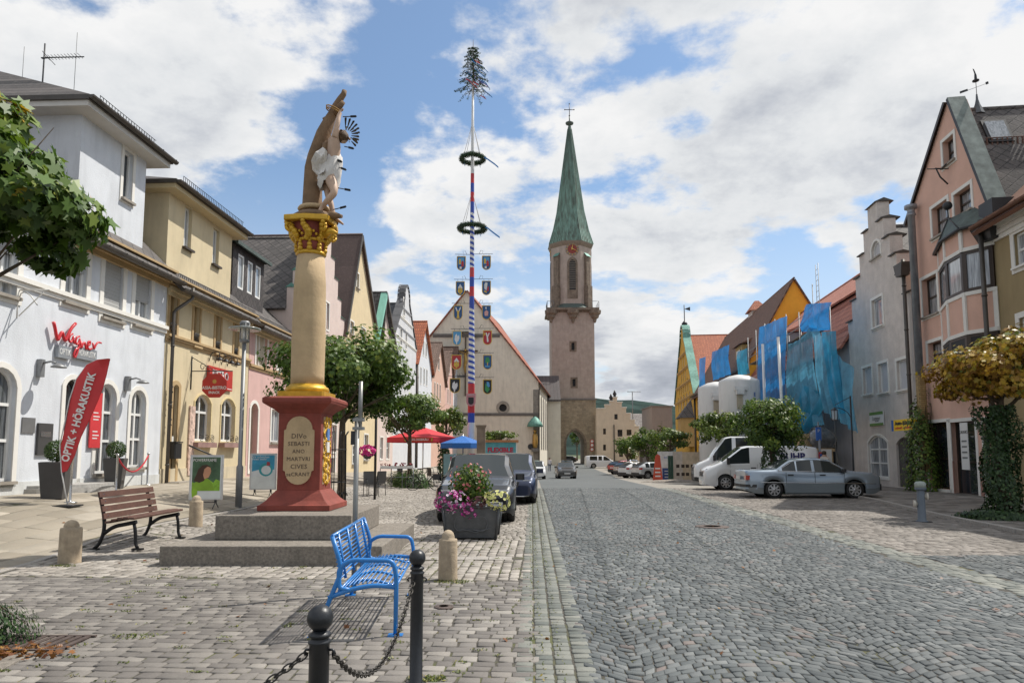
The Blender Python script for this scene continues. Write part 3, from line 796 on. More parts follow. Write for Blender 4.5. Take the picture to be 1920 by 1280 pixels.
for k in range(7):
 x=gx0+(gx1-gx0)*k/6;q.tube([(x,-.14,g0),(x,-.14,g1)],.014,5)
 for zz_ in (.3,.62,.9): q.tube([(x+.045*math.cos(t*.9),-.15,g0+(g1-g0)*zz_+.03*t-.1) for t in range(8)],.012,4)
for zz_ in (0,.5,1): q.tube([(gx0,-.14,g0+(g1-g0)*zz_),(gx1,-.14,g0+(g1-g0)*zz_)],.016,5)
q.build('iron_grille',h.root)
q=MB().mat(m_dark).cbox((gx0+.42,-.12,g0-.38),(.42,.2,.5),bev=.03);q.box(gx0+.2,gx0+.64,-.24,0,g0-.12,g0-.08);q.build('letter_box',h.root)
q=MB().mat(m_dark).tube([(door[1]+.2,-.35,1.25),(door[1]+1.35,-.75,.85),(door[1]+1.4,-.78,-.05)],.03,6);q.build('handrail',h.root)
q=MB().mat(M('menu_board',(.55,.40,.33),var=.55,scale=9)).box(door[1]+.75,door[1]+1.1,-.06,0,.25,2.6);q.build('menu_board',h.root)
h.stringc(zs-.12,0,W,.24,.14,m_ochre,prof=3)
h.stringc(zt-.55,0,W,.28,.14,m_yel2,'cornice',prof=2);h.stringc(zt-.26,0,W,.26,.38,m_ochre,'cornice',prof=4)
h.stringc(-.6,0,W,1.1,.03,plaster('cream_base',(.58,.50,.36),stain=.4),'plinth',prof=1)
h.roof_eaves(0,W,zt,zt+4.4,4.6,m_slate,over=.45);h.gutter(-.05,W+.05,-.52,zt-.36,.11)
snow_guard(h,0.1,W,-.2,zt-.02)
ds0=h.px(316,400,.35)[0];ds1=h.px(434,480,.35)[0];dz1=h.px(434,437,.35)[1]
dws=[h.box(344,462,361,394,0,.35),h.box(398,494,412,434,0,.35)]
h.wall([(ds0,zt-.1),(ds1,zt-.1),(ds1,dz1),(ds0,dz1)],dws,m_yel,depth=7.5,y0=.35,name='upper_storey')
for o in dws: h.window(o,sur=None,cols=2,pane=m_glassc,sill=m_dframe,y0=.35,y=.12)
r2=hip(h,ds0,ds1,.35,7.85,dz1,.5,1.6,m_slate,sof=M('soffit_cream',(.58,.47,.28),var=.05))
h.gutter(ds0-.5,ds1+.55,.35-.57,dz1+.12,.09,r2);snow_guard(h,ds0+.2,ds1+.2,.0,dz1+.30,r2)
h.downpipe(.18,zt-.2,-.4,y=-.15,jog=(.45,-.35))
H2=h
h=House('pink_house','pale pink house with a slate clad dormer of three windows, left of the column','house',Lp(461),Lp(556),.5,9)
W=h.W;zt=H2.px(459,590)[1]+.62-.5-.05
ops=[h.box(479,686,502,618),h.box(519,690,536,640)]
g1=h.box(466,882,484,757,.25);g2=h.box(507,828,527,770)
h.wall(h.rect(zt),ops+[g1,g2],m_pink)
for o in ops: h.window(o,sur=m_whitet,sw=.12,cols=2,frame=m_whitet,pane=M('blind_cream',(.52,.46,.36),var=.06),y=.1,fw=.06)
dr=h.window(g1,sur=m_whitet,sw=.13,cols=1,pane=M('door_board',(.27,.17,.15),var=.1),frame=M('door_tan',(.45,.36,.28)),name='door',y=.2)
h.window(g2,sur=m_whitet,sw=.12,cols=2,pane=m_glassl,sill=m_stonesill)
h.stringc(h.px(500,700)[1],0,W,.2,.1,m_ochre,prof=2)
h.stringc(zt-.55,0,W,.28,.14,m_yel2,'cornice',prof=2);h.stringc(zt-.26,0,W,.26,.38,m_ochre,'cornice',prof=4)
h.roof_eaves(0,W,zt,zt+4.2,4.6,m_slate,over=.45);h.gutter(-.03,W+.05,-.52,zt-.36,.11)
snow_guard(h,0.1,W,-.2,zt-.02)
d0,dzb=h.px(437,530,.7);d1,dzt=h.px(490,500,.7)
ww=[h.box(445,539,459,482,0,.7),h.box(463,548,475,494,0,.7),h.box(478,557,490,503,0,.7)]
dzt=ww[0][3]+.3;d0=ww[0][0]-.5;d1=ww[2][1]+.3
m_slatew=tiles('slate_wall',(.05,.045,.045),(.08,.07,.068),(.02,.018,.018),'xz',.3,.24,.014,rot=R(45),offset=0)
h.wall([(d0,zt-.1),(d1,zt-.1),(d1,dzt),(d0,dzt)],ww,m_slatew,depth=4,y0=.7,name='dormer',reveal=.1)
for o in ww: h.window(o,cols=1,pane=m_glassl,y0=.7,y=.02,fw=.09)
q=MB().mat(m_copperd);q.poly([(d0-.2,.45,dzt),(d1+.2,.45,dzt),(d1+.2,4.4,dzt+1.1),(d0-.2,4.4,dzt+1.1)]);q.box(d0-.2,d1+.2,.4,.5,dzt-.1,dzt+.05);q.poly([(d0-.2,.45,dzt),(d0-.2,4.4,dzt+1.1),(d0-.2,4.4,dzt)]);q.poly([(d1+.2,.45,dzt),(d1+.2,4.4,dzt+1.1),(d1+.2,4.4,dzt)])
q.build('dormer_roof',h.root,fixn=False)
h.downpipe(W-.1,zt-.3,0,y=-.15)
H3=h
def gable_house(name,label,pl,pr,zb,apex,eave_l,eave_r,mat,roofmat,wins,depth=14,wst=None,group=None,sur=m_whitet,over=.15,edge=None,steps=None,outline=None,ytop=0,line=Lp,sub=True,glassm=None,rows=2,ridge_drop=0,cols=2,sw=.1):
 h=House(name,label,'house',line(pl),line(pr),zb,depth,group)
 ax,az=h.px(*apex);el=h.px(*eave_l)[1];er=h.px(*eave_r)[1]
 ax=min(max(ax,h.W*.2),h.W*.8)
 if outline: out=[(0,-1.2),(h.W,-1.2)]+[h.px(*p) for p in outline]
 else: out=[(0,-1.2),(h.W,-1.2),(h.W,er),(ax,az),(0,el)]
 ops=[h.box(*b) if len(b) < 5 else h.box(*b[:4],b[4]) for b in wins]
 par=.45 if (outline) else None
 if par:
  h.wall(out,ops,mat,depth=par,name='wall')
  zr=az-ridge_drop
  h.wall([(0,-1.2),(h.W,-1.2),(h.W,er-.1),(ax,zr-.2),(0,el-.1)],[],mat,depth=depth-par,y0=par+.003,name='rear_wall')
  h.roof_gable(0,h.W,el-.1,ax,zr,par+.01,depth,roofmat,over=.02)
 else:
  h.wall(out,ops,mat)
  h.roof_gable(0,h.W,el,ax,az,-over,depth,roofmat,over=.12,edge=edge)
 for o in ops: h.window(o,sur=sur,sw=sw,cols=cols,rows=rows,sub=sub,pane=glassm or m_glass,sill=m_stonesill if sub else None)
 return h
m_ppink=plaster('plaster_pale_pink',(.64,.53,.48),stain=.12)
def steps_outline(left,right):
 """front outline of a crow-step gable: right side from the bottom up, then left side from the top down; (px, py) treads"""
 out=[]
 for i,(x,y) in enumerate(right):
  out += [(x,y)]
 for x,y in left: out += [(x,y)]
 return out
h=House('stepped_gable_house','pale pink house with a stepped gable capped in green copper, right behind the column','house',Lp(546),Lp(640),.45,14)
W=h.W;zc=h.px(553,510)[1];za=h.px(590,432)[1];n=5
ze=h.px(640,628)[1]
st=(za+.5-ze)/n;hw=W/2;out=[(0,-1.2),(W,-1.2),(W,ze)]
for i in range(n): x=W-(i)*(hw-.5)/n;out += [(x,ze+st*(i+1)),(x-(hw-.5)/n,ze+st*(i+1))]
for i in range(n)[::-1]: x=(i+1)*(hw-.5)/n;out += [(x,ze+st*(i+1)),(x-(hw-.5)/n,ze+st*(i+1))]
out += [(0,ze)]
cl=[]
for p in out:
 if not cl or (abs(p[0]-cl[-1][0])+abs(p[1]-cl[-1][1])) > 1e-4: cl.append(p)
if abs(cl[-1][0]-cl[0][0])+abs(cl[-1][1]-cl[0][1]) < 1e-4: cl.pop()
ops=[h.box(609,615,617,570),h.box(611,740,620,690),(1.0,2.0,5.2,6.8,0),(1.0,2.0,1.2,2.9,0),(W-2,W-1.1,1.0,2.8,0),(W-3.6,W-2.7,1.0,2.8,0),h.box(619,900,628,850),(W/2-.5,W/2+.5,8,9.4,0)]
ops=[o for o in ops if o[1] > o[0] and o[0] > 0 and o[1] < W]
h.wall(cl,ops,m_ppink,depth=.45)
h.wall([(0,-1.2),(W,-1.2),(W,ze),(W/2,za),(0,ze)],[],m_ppink,depth=13,y0=.453,name='rear_wall')
h.roof_gable(0,W,ze,W/2,za,.46,15,m_slatey,over=.1)
for o in ops: h.window(o,sur=m_whitet,sw=.1)
q=MB().mat(m_copper)
for i in range(n+1):
 zz_=ze+st*i
 if i == 0: continue
 xa=W-(i-1)*(hw-.5)/n;xb=xa-(hw-.5)/n
 for a,b in ((xb,xa),(W-xa,W-xb)):
  if i < n: MB().mat(m_copper).prism_x([(-.08,zz_+.002),(.53,zz_+.002),(.22,zz_+.22)],a-.04,b+.04).build('step_cap',h.root)
MB().mat(m_copper).prism_x([(-.08,ze+st*n+.002),(.53,ze+st*n+.002),(.22,ze+st*n+.25)],hw-.55,hw+.55).build('step_cap',h.root)
H4=h
m_yellowp=plaster('plaster_yellow',(.66,.545,.35),stain=.18)
H5=gable_house('tall_yellow_gable_house','tall pale yellow house with a plain steep gable and a brown sheet roof',640,707,.35,(675,444),(641,622),(703,648),m_yellowp,m_brownroof,
 [(668,538,673,515),(656,625,663,605),(678,638,685,618),(655,735,662,695),(673,745,680,705),(690,750,696,712),(660,870,668,835),(682,862,690,815)],edge=m_gutter,over=.18)
H6=gable_house('small_pink_gable_house','low pinkish house whose left gable edge is pale green copper',707,736,.3,(718,551),(702,640),(733,650),m_ppink,m_greyroof,
 [(717,625,720,594,.3),(712,740,716,710),(722,742,726,713),(712,860,718,820),(724,860,730,820)],edge=m_gutter,over=.3,sub=False)
q=MB().mat(M('mint_sheet',(.22,.50,.40),rough=.5,var=.1));a=H6.px(702,640);b=H6.px(718,551)
q.poly([(a[0]-.7,-.35,a[1]-.6),(b[0],-.35,b[1]+.1),(b[0],.15,b[1]+.1),(a[0]-.7,.15,a[1]-.6)]);q.poly([(a[0]-.7,-.35,a[1]-.6),(b[0],-.35,b[1]+.1),(b[0],-.35,b[1]-.4),(a[0]-.5,-.35,a[1]-.9)])
q.build('copper_verge',H6.root,fixn=False)
h=House('baroque_gable_house','white and grey house with a curved scrolled gable and dark coping','house',Lp(736),Lp(778),.3,14)
W=h.W;ze=h.px(776,655)[1];za=h.px(753,524)[1];c=W/2;n=4;hh_=za-1.4-ze
half=[]
for i in range(n):
 z0_,z1_=ze+hh_*i/n,ze+hh_*(i+1)/n;x0_,x1_=hw0 if False else (W/2*(1-i/n*.78)),(W/2*(1-(i+1)/n*.78))
 for k in range(7):
  t=k/6;half.append((x1_+(x0_-x1_)*(1-math.sin(t*PI/2))+.18*math.sin(t*PI)*(1 if k else 0),z0_+(z1_-z0_)*t))
top=[(c*.20*math.cos(a)/.2*.2+0,a) for a in (0,)]
r_=W*.11;right=[(c+x,z) for x,z in half]+[(c+r_,za-1.3)]+[(c+r_*math.cos(a),za-r_-.2+(r_+.2)*math.sin(a)) for a in [PI*k/10 for k in range(1,10)]]+[(c-r_,za-1.3)]
left=[(c-x,z) for x,z in half[::-1]]
out=[(0,-1.2),(W,-1.2)]+right+left
cl=[]
for p in out:
 if not cl or (abs(p[0]-cl[-1][0])+abs(p[1]-cl[-1][1])) > 1e-3: cl.append(p)
m_bw=plaster('plaster_baroque',(.60,.61,.63),stain=.12)
ops=[h.box(756,590,759,562),h.box(750,645,754,615),h.box(760,652,763,622),h.box(750,700,754,690),h.box(764,720,767,690),h.box(746,720,750,690),h.box(755,722,759,692)]
ops=[ops[0],ops[1],ops[2],ops[4],ops[5],ops[6]]
h.wall(cl,ops,m_bw,depth=.5)
q=MB().mat(M('dark_coping',(.09,.09,.095),rough=.7,var=.15))
pr=[p for p in cl if p[1] > ze-.01]
for a,b in zip(pr,pr[1:]):
 dv=Vector((b[0]-a[0],0,b[1]-a[1]));
 if dv.length < 1e-3: continue
 nn=Vector((dv.z,0,-dv.x)).normalized()*.13
 q.poly([(a[0],-.1,a[1]),(b[0],-.1,b[1]),(b[0]+nn.x,-.1,b[1]+nn.z),(a[0]+nn.x,-.1,a[1]+nn.z)]);q.poly([(a[0]+nn.x,-.1,a[1]+nn.z),(b[0]+nn.x,-.1,b[1]+nn.z),(b[0]+nn.x,.6,b[1]+nn.z),(a[0]+nn.x,.6,a[1]+nn.z)])
q.build('coping',h.root,fixn=False)
h.wall([(0,-1.2),(W,-1.2),(W,ze),(c,za-1.7),(0,ze)],[],m_bw,depth=13,y0=.503,name='rear_wall')
h.roof_gable(0,W,ze,c,za-1.7,.51,14,m_greyroof,over=.1)
m_lgrey=M('grey_trim',(.36,.37,.39),var=.05)
for o in ops: h.window(o,sur=m_whitet,sw=.14,rows=2,pane=m_glassl)
for i in range(n): h.stringc(ze+hh_*i/n-.1,c-half[i*7][0]+.15 if i else 0,c+half[i*7][0]-.15 if i else W,.2,.08,m_lgrey if i % 2 else m_whitet)
H7=h
H8=gable_house('orange_roof_house','white gabled house with a bright orange tiled roof',778,808,.25,(796,605),(779,680),(806,690),m_w1,m_orange,
 [(793,665,795,640),(798,668,800,645),(788,718,790,690),(794,720,796,692),(799,722,801,694),(788,770,790,745),(796,772,798,748)],sub=False,over=.3)
H8.downpipe(.15,H8.px(780,680)[1],0,r=.12)
H9=gable_house('salmon_gable_house','salmon pink gabled house with a dark tiled roof, first after the orange roof',808,834,.2,(825,644),(808,706),(833,712),plaster('plaster_salmon',(.60,.40,.32),stain=.14),m_brtiley,
 [(821,692,824,672),(814,748,816,718),(819,750,821,720),(824,752,826,722),(815,790,817,770),(822,792,824,772)],sub=False,over=.3)
H10=gable_house('narrow_pink_gable_house','narrow pink gabled house between the salmon house and the painted white one',834,849,.15,(845,657),(834,712),(849,716),plaster('plaster_rose',(.60,.40,.35),stain=.14),m_brtiley,
 [(842,700,843.5,682),(839,755,840.5,730),(843,757,844.5,732)],sub=False,over=.3)
H11=gable_house('white_corner_gable_house','white gabled house with dark corner ornament, last of the left row before the church',849,858,.1,(856,652),(849,700),(858,704),m_w1,m_brtiley,
 [(853,690,854,675),(851,740,852,722),(855,742,856,724)],sub=False,over=.3)
# ================================================================ church, gate tower and what stands by them
m_ch=plaster('plaster_church',(.66,.60,.50),stain=.3,bump=.5)
m_chs=plaster('plaster_church_side',(.66,.62,.53),stain=.12)
m_tow=plaster('plaster_tower',(.40,.335,.29),stain=.28,var=.12,bump=.6)
m_ash=tiles('ashlar',(.27,.215,.15),(.40,.33,.235),(.20,.165,.12),'xz',.62,.36,.012,bump=.5,big=.55)
m_ashy=tiles('ashlar_side',(.27,.215,.15),(.40,.33,.235),(.20,.165,.12),'yz',.62,.36,.012,bump=.5,big=.55)
m_sand=M('dark_sandstone',(.19,.15,.115),rough=.9,var=.35,scale=2,bump=.5,stain=.4)
m_trim=M('cornice_stone',(.16,.15,.14),rough=.85,var=.2)
YC=97.0
zc=H(-3,YC)
a=atY(805,870,YC);ap=atY(875,546,YC);br=atY(1010,872,YC)
CW=2*(br.x-ap.x);XL=ap.x-CW/2
h=House('church','large beige church with plain steep gable and orange roof, left of the gate tower','church',(XL,YC),(br.x,YC),zc,26)
W=h.W;el=h.px(1010,716)[1];za=h.px(875,546)[1]
out=[(0,-1),(W,-1),(W,el),(W/2,za),(0,el)]
lo=h.px(943,764);occ=(lo[0]-.75,lo[0]+.75,lo[1]-.75,lo[1]+.75,0)
mb=MB().mat(m_ch);circ=[(lo[0]+.55*math.cos(2*PI*k/20),lo[1]+.55*math.sin(2*PI*k/20)) for k in range(20)]
mb.plate([out,circ],0)
for k in range(20):
 p_,q_=circ[k],circ[(k+1) % 20];mb.poly([(p_[0],0,p_[1]),(q_[0],0,q_[1]),(q_[0],.5,q_[1]),(p_[0],.5,p_[1])])
XR=3.1
mb.poly([(0,0,-1),(0,26,-1),(0,26,el),(0,0,el)])
mb.mat(m_chs).poly([(W,0,-1),(W+XR,26,-1),(W+XR,26,el),(W,0,el)])
mb.mat(m_ch)._cap([(0,26,-1),(W+XR,26,-1),(W+XR,26,el),(W/2+4.2,26,za-.1),(3.4,26,el)])
mb.build('wall',h.root,fixn=False)
q=MB().mat(m_orangex)
q=MB().mat(tiles('church_tiles',(.30,.085,.05),(.40,.13,.07),(.13,.045,.03),'yz',.3,.4,.03,bump=.5))
def slab(q,p,th=.18):
 p=[Vector(x) for x in p];nrm=(p[1]-p[0]).cross(p[3]-p[0]).normalized();nrm=nrm if nrm.z > 0 else -nrm
 lo_=[q._v(x) for x in p];hi_=[q._v(x+nrm*th) for x in p]
 for i in range(4): q.face((lo_[i],lo_[(i+1) % 4],hi_[(i+1) % 4],hi_[i]),False)
 q.face(hi_,False);q.face(lo_[::-1],False)
sl=(za-el)/(W/2)
slab(q,[(W+.45,-.3,el-.45*sl),(W+XR+.45,26,el-.45*sl),(W/2+4.2,26,za),(W/2,-.3,za)])
slab(q,[(-.45,-.3,el-.45*sl),(3.5,26,el-.45*sl),(W/2+4.2,26,za),(W/2,-.3,za)])
q.build('roof',h.root)
for py,oo in ((869-0,0),): pass
z1=h.px(900,626)[1];z2=h.px(940,776)[1]
def xa(z): f=(z-el)/(za-el);return W/2*f
h.stringc(z1-.5,xa(z1)+.1,W-xa(z1)-.1,.5,.25,m_trim,prof=2);h.stringc(z2-.25,0,W,.4,.2,m_trim,prof=2)
z3=h.px(940,706)[1];h.stringc(z3-.1,0,W*.5,.3,.14,m_trim,prof=1)
q=MB().mat(m_stonesill);pr=[(lo[0]+.95*math.cos(2*PI*k/20),lo[1]+.95*math.sin(2*PI*k/20)) for k in range(20)];q.ring(pr,circ,-.12,.01)
ow=q.build('window',h.root,fixn=False);MB().mat(m_black).plate([circ],.4).build('pane',ow,fixn=False)
q=MB().mat(M('quoin',(.22,.20,.17),var=.25));q.box(W-.75,W+.04,-.05,.02,-1,h.px(1008,730)[1]);q.build('corner_quoins',h.root)
q0=math.atan2(XR,26)
for t in (5.0,9.0,13.0,17.0):
 x=W+XR*t/26;w_=MB().mat(m_stonesill)
 T=Matrix.Translation((x,t,0)) @ Matrix.Rotation(PI/2-q0,4,'Z');w_.T=T
 lpz=arc_loop(-.55,.55,2.6,el-1.6,.9,10)
 w_.ring([(a_*1.25,b_) for a_,b_ in lpz],lpz,-.06,.02);w_.mat(m_glassl).plate([lpz],-.01)
 w_.build('window',h.root,fixn=False)
q=MB().mat(m_gutter).tube([(W+.35,-.3,el-.3),(W+XR+.35,25.6,el-.3)],.13,6)
q.tube([(W+.35,-.25,el-.35),(W+.1,-.12,el-1.2),(W+.08,-.12,0)],.09,6);q.build('gutter',h.root)
cx_,cz_=h.px(873,668)
q=MB().mat(M('crucifix_wood',(.09,.06,.04),var=.2));zb_=h.px(873,742)[1];zt_=h.px(873,632)[1];z_arm=h.px(873,658)[1]
q.box(cx_-.09,cx_+.09,-.3,-.08,zb_,zt_);xl_=h.px(850,658)[0];q.box(xl_,2*cx_-xl_,-.302,-.082,z_arm-.09,z_arm+.09)
q.build('crucifix',h.root)
gold=M('old_gold',(.45,.28,.08),rough=.4,metal=.6,var=.2)
q=MB().mat(gold);q.tube([(cx_,-.45,z_arm-3.2),(cx_-.1,-.5,z_arm-2.3),(cx_+.08,-.48,z_arm-1.5),(cx_,-.45,z_arm-.5)],[.12,.18,.26,.22],8)
q.tube([(cx_-1.3,-.4,z_arm+.15),(cx_-.6,-.45,z_arm-.25),(cx_,-.45,z_arm-.4),(cx_+.6,-.45,z_arm-.25),(cx_+1.3,-.4,z_arm+.15)],[.08,.1,.14,.1,.08],6);q.ball((cx_,-.48,z_arm+.05),.2,8)
q.build('crucifix_figure',h.root)
q=MB().mat(m_copperd)
for k in range(7):
 a0,a1=PI*k/7,PI*(k+1)/7;q.poly([(cx_+1.6*math.cos(a0),-.8,zt_+1.1*math.sin(a0)-.4),(cx_+1.6*math.cos(a1),-.8,zt_+1.1*math.sin(a1)-.4),(cx_+1.6*math.cos(a1),0,zt_+1.1*math.sin(a1)-.4),(cx_+1.6*math.cos(a0),0,zt_+1.1*math.sin(a0)-.4)])
q.build('crucifix_canopy',h.root,fixn=False)
nx,nz=h.px(1003,800)
q=MB().mat(m_copper).lathe([(1.15,0),(1.0,.5),(.5,1.15),(.06,1.5)],10,(nx,-.4,nz));q.build('statue_canopy',h.root)
q=MB().mat(gold);q.tube([(nx,-.4,nz-3.0),(nx,-.42,nz-2.2),(nx,-.4,nz-1.2),(nx,-.4,nz-.8)],[.3,.4,.35,.15],8);q.ball((nx,-.4,nz-.6),.24,8);q.build('corner_figure',h.root)
q=MB().mat(m_trim).box(nx-.5,nx+.5,-.75,-.05,nz-3.5,nz-3.0);q.build('figure_bracket',h.root)
q=MB().mat(m_dark);nn_=h.px(995,837);q.lathe([(.42,0),(.42,.08)],10,(nn_[0],-.1,nn_[1]),axis='y');q.build('wall_plaque',h.root)
CH=h
YT=124.0;zt0=H(8,YT)
L_=atY(1006,745,116);R_=atY(1040,745,116)
lk=thing('church_annex','grey roofed annex between the church and the gate tower','building',(L_.x,116,H(5,116)))
zt_e=L_.z-lk.location.z;top_=atY(1020,703,119).z-lk.location.z
q=MB().mat(m_chs).box(0,R_.x-L_.x+1,0,8,-1,zt_e);q.build('wall',lk)
q=MB().mat(tiles('seam_roof',(.08,.07,.07),(.11,.10,.10),(.04,.035,.035),'xz',.6,9,.03));q.poly([(-1.5,-.6,zt_e-.4),(R_.x-L_.x+1,-.6,zt_e-.4),(R_.x-L_.x+1,4,top_),(-1.5,4,top_)]);q.poly([(-1.5,-.6,zt_e-.7),(R_.x-L_.x+1,-.6,zt_e-.7),(R_.x-L_.x+1,-.6,zt_e-.4),(-1.5,-.6,zt_e-.4)]);q.poly([(-1.5,-.6,zt_e-.4),(-1.5,4,top_),(-1.5,8,zt_e)])
q.build('roof',lk,fixn=False)
TL=atY(1034.5,868,YT);TR=atY(1118.5,868,YT)
tw=House('gate_tower','tall square gate tower with an octagonal belfry, clock and green copper spire over the road','tower',(TL.x,YT),(TR.x,YT),zt0,TR.x-TL.x)
W=tw.W;zc_=tw.px(1076,748)[1];zg=tw.px(1076,582)[1];sh=.12
ar=tw.box(1062,868,1096,806,0);zl_=0
def pointed(x0,x1,z0,z1,rise,n=8):
 c=(x0+x1)/2;hw=(x1-x0)/2;zs_=z1-rise;rad=(hw*hw+rise*rise)/(2*hw);pts=[(x0,z0),(x1,z0)]
 th=math.asin(rise/rad)
 for i in range(n+1): a_=th*i/n;pts.append((x1-rad+rad*math.cos(a_),zs_+rad*math.sin(a_)))
 for i in range(n-1,-1,-1): a_=th*i/n;pts.append((x0+rad-rad*math.cos(a_),zs_+rad*math.sin(a_)))
 return pts
lp=pointed(ar[0],ar[1],-.5,ar[3],(ar[1]-ar[0])*.72)
mb=MB().mat(m_ash);mb.plate([[(0,-1),(W,-1),(W,zc_),(0,zc_)][0:4]],0) if False else None
notch=[(0,-1),(ar[0],-1)]+[(x,z) for x,z in lp[::-1][:-2]]+[(ar[1],-1),(W,-1),(W,zc_),(0,zc_)]
mb.plate([notch],0);D_=W
for (x0,z0),(x1,z1) in zip([(ar[0],-1)]+lp[::-1][:-2]+[(ar[1],-1)],(lp[::-1][:-2]+[(ar[1],-1)])): mb.poly([(x0,0,z0),(x1,0,z1),(x1,D_,z1),(x0,D_,z0)])
mb.mat(m_ashy).poly([(0,0,-1),(0,D_,-1),(0,D_,zc_),(0,0,zc_)]);mb.poly([(W,0,-1),(W,D_,-1),(W,D_,zc_),(W,0,zc_)])
mb.mat(m_ash).plate([notch],D_)
mb.build('gate_base',tw.root,fixn=False)
q=MB().mat(m_sand);big=pointed(ar[0]-.35,ar[1]+.35,-.5,ar[3]+.4,(ar[1]-ar[0]+.7)*.72)
pp=lp[1:]+[lp[0]];bb=big[1:]+[big[0]]
for i in range(len(pp)-1):
 q.poly([(pp[i][0],-.05,pp[i][1]),(bb[i][0],-.05,bb[i][1]),(bb[i+1][0],-.05,bb[i+1][1]),(pp[i+1][0],-.05,pp[i+1][1])]);q.poly([(bb[i][0],-.05,bb[i][1]),(bb[i][0],.01,bb[i][1]),(bb[i+1][0],.01,bb[i+1][1]),(bb[i+1][0],-.05,bb[i+1][1])])
q.build('arch_moulding',tw.root,fixn=False)
slits=[tw.box(1068,659,1081,639),tw.box(1070,727,1083,707)]
out=[(sh,zc_),(W-sh,zc_),(W-sh,zg),(sh,zg)]
tw.wall(out,[(o[0]+.35,o[1]-.35,o[2]+.3,o[3]-.3,0) for o in slits],m_tow,depth=W-sh,y0=sh,name='shaft',reveal=.5)
for o in slits:
 w_=MB().mat(m_sand);w_.ring(arc_loop(*o),arc_loop(o[0]+.35,o[1]-.35,o[2]+.3,o[3]-.3),sh-.06,sh+.01);ww_=w_.build('window',tw.root,fixn=False)
 MB().mat(m_black).plate([arc_loop(o[0]+.3,o[1]-.3,o[2]+.2,o[3]-.2)],sh+.35).build('pane',ww_,fixn=False)
q=MB().mat(m_trim).box(-.18,W+.18,-.18,W+.18,zc_-.18,zc_+.12);q.build('string_course',tw.root)
zg2=zg+.75
q=MB().mat(m_sand).box(-.25,W+.25,-.25,W+.25,zg-.25,zg);q.box(-.75,W+.75,-.75,W+.75,zg+.001,zg+.42);q.build('gallery',tw.root)
for x,y in ((0,0),(W/2,-.15),(W,0)):
 q=MB().mat(m_sand).lathe([(.12,-2.3),(.3,-2.0),(.35,-1.6),(.75,-1.3),(.8,-.9),(1.15,-.6),(1.2,-.01)],8,(x,y+.1,zg),smooth=False,a0=PI/8);q.build('corbel',tw.root)
q=MB().mat(m_grey)
for x in (-.7,W+.7): q.tube([(x,-.7,zg+1.6),(x,W*.5,zg+1.6)],.04,4);[q.tube([(x,-.7+k*1.1,zg+.4),(x,-.7+k*1.1,zg+1.6)],.035,4) for k in range(5)]
for (xa_,xb_) in ((-.7,.5),(W-.5,W+.7)): q.tube([(xa_,-.7,zg+1.6),(xb_,-.7,zg+1.6)],.04,4);q.tube([(xb_ if xa_ < 0 else xa_,-.7,zg+.4),(xb_ if xa_ < 0 else xa_,-.7,zg+1.6)],.035,4)
q.build('gallery_railing',tw.root)
o1=tw.px(1037,520,.6)[0];o2=tw.px(1113,520,.6)[0];zo=tw.px(1076,456,.6)[1];cxx=W/2;cyy=W/2;ro=(o2-o1)/2/math.cos(PI/8)
zb0=zg+.42
q=MB().mat(m_tow).lathe([(ro,zb0),(ro,zo)],8,(cxx,cyy,0),smooth=False,a0=PI/8);q.build('belfry',tw.root)
q=MB().mat(m_copperd);rr=ro
q.lathe([(ro*1.27,zb0+.0),(ro*.99,zb0+1.0)],8,(cxx,cyy,0),smooth=False,a0=PI/8);q.build('belfry_skirt',tw.root)
yf=cyy-ro*math.cos(PI/8)
def on_face(k,mbb):
 mbb.T=Matrix.Translation((cxx,cyy,0)) @ Matrix.Rotation(k*PI/4,4,'Z') @ Matrix.Translation((0,-ro*math.cos(PI/8),0));return mbb
wz0=tw.px(1074,560,.6)[1];wz1=tw.px(1074,482,.6)[1]
for k in (0,2,-2):
 lpz=pointed(-.95,.95,wz0,wz1,1.3);lpi=pointed(-.6,.6,wz0+1.6,wz1-.5,.9)
 q=on_face(k,MB().mat(m_sand));q.ring(lpz,lpi,-.12,.02);ww_=q.build('belfry_window',tw.root,fixn=False)
 q=on_face(k,MB().mat(m_black));q.plate([lpi],-.01);q.mat(M('louvre',(.10,.085,.07),var=.2));z=wz0+1.9
 while z < wz1-.9: q.poly([(-.6,-.10,z),(.6,-.10,z),(.6,-.02,z+.3),(-.6,-.02,z+.3)]);z += .42
 q.build('louvres',ww_,fixn=False)
bz0=tw.px(1049,582,.6)[1];bz1=tw.px(1049,478,.6)[1]
for k in (1,-1,3,-3):
 for s_ in (0,):
  q=on_face(k,MB().mat(m_sand));q.box(-.55,.55,-.55,.02,bz0,bz1);q.box(-.65,.65,-.95,.021,bz0,bz0+(bz1-bz0)*.45)
  b_=q.build('buttress',tw.root);q=on_face(k,MB().mat(m_copper));q.poly([(-.7,-.75,bz1-.2),(.7,-.75,bz1-.2),(.6,.0,bz1+.6),(-.6,.0,bz1+.6)]);q.build('buttress_cap',b_,fixn=False)
ck=tw.px(1074,467,yf);R0=1.25
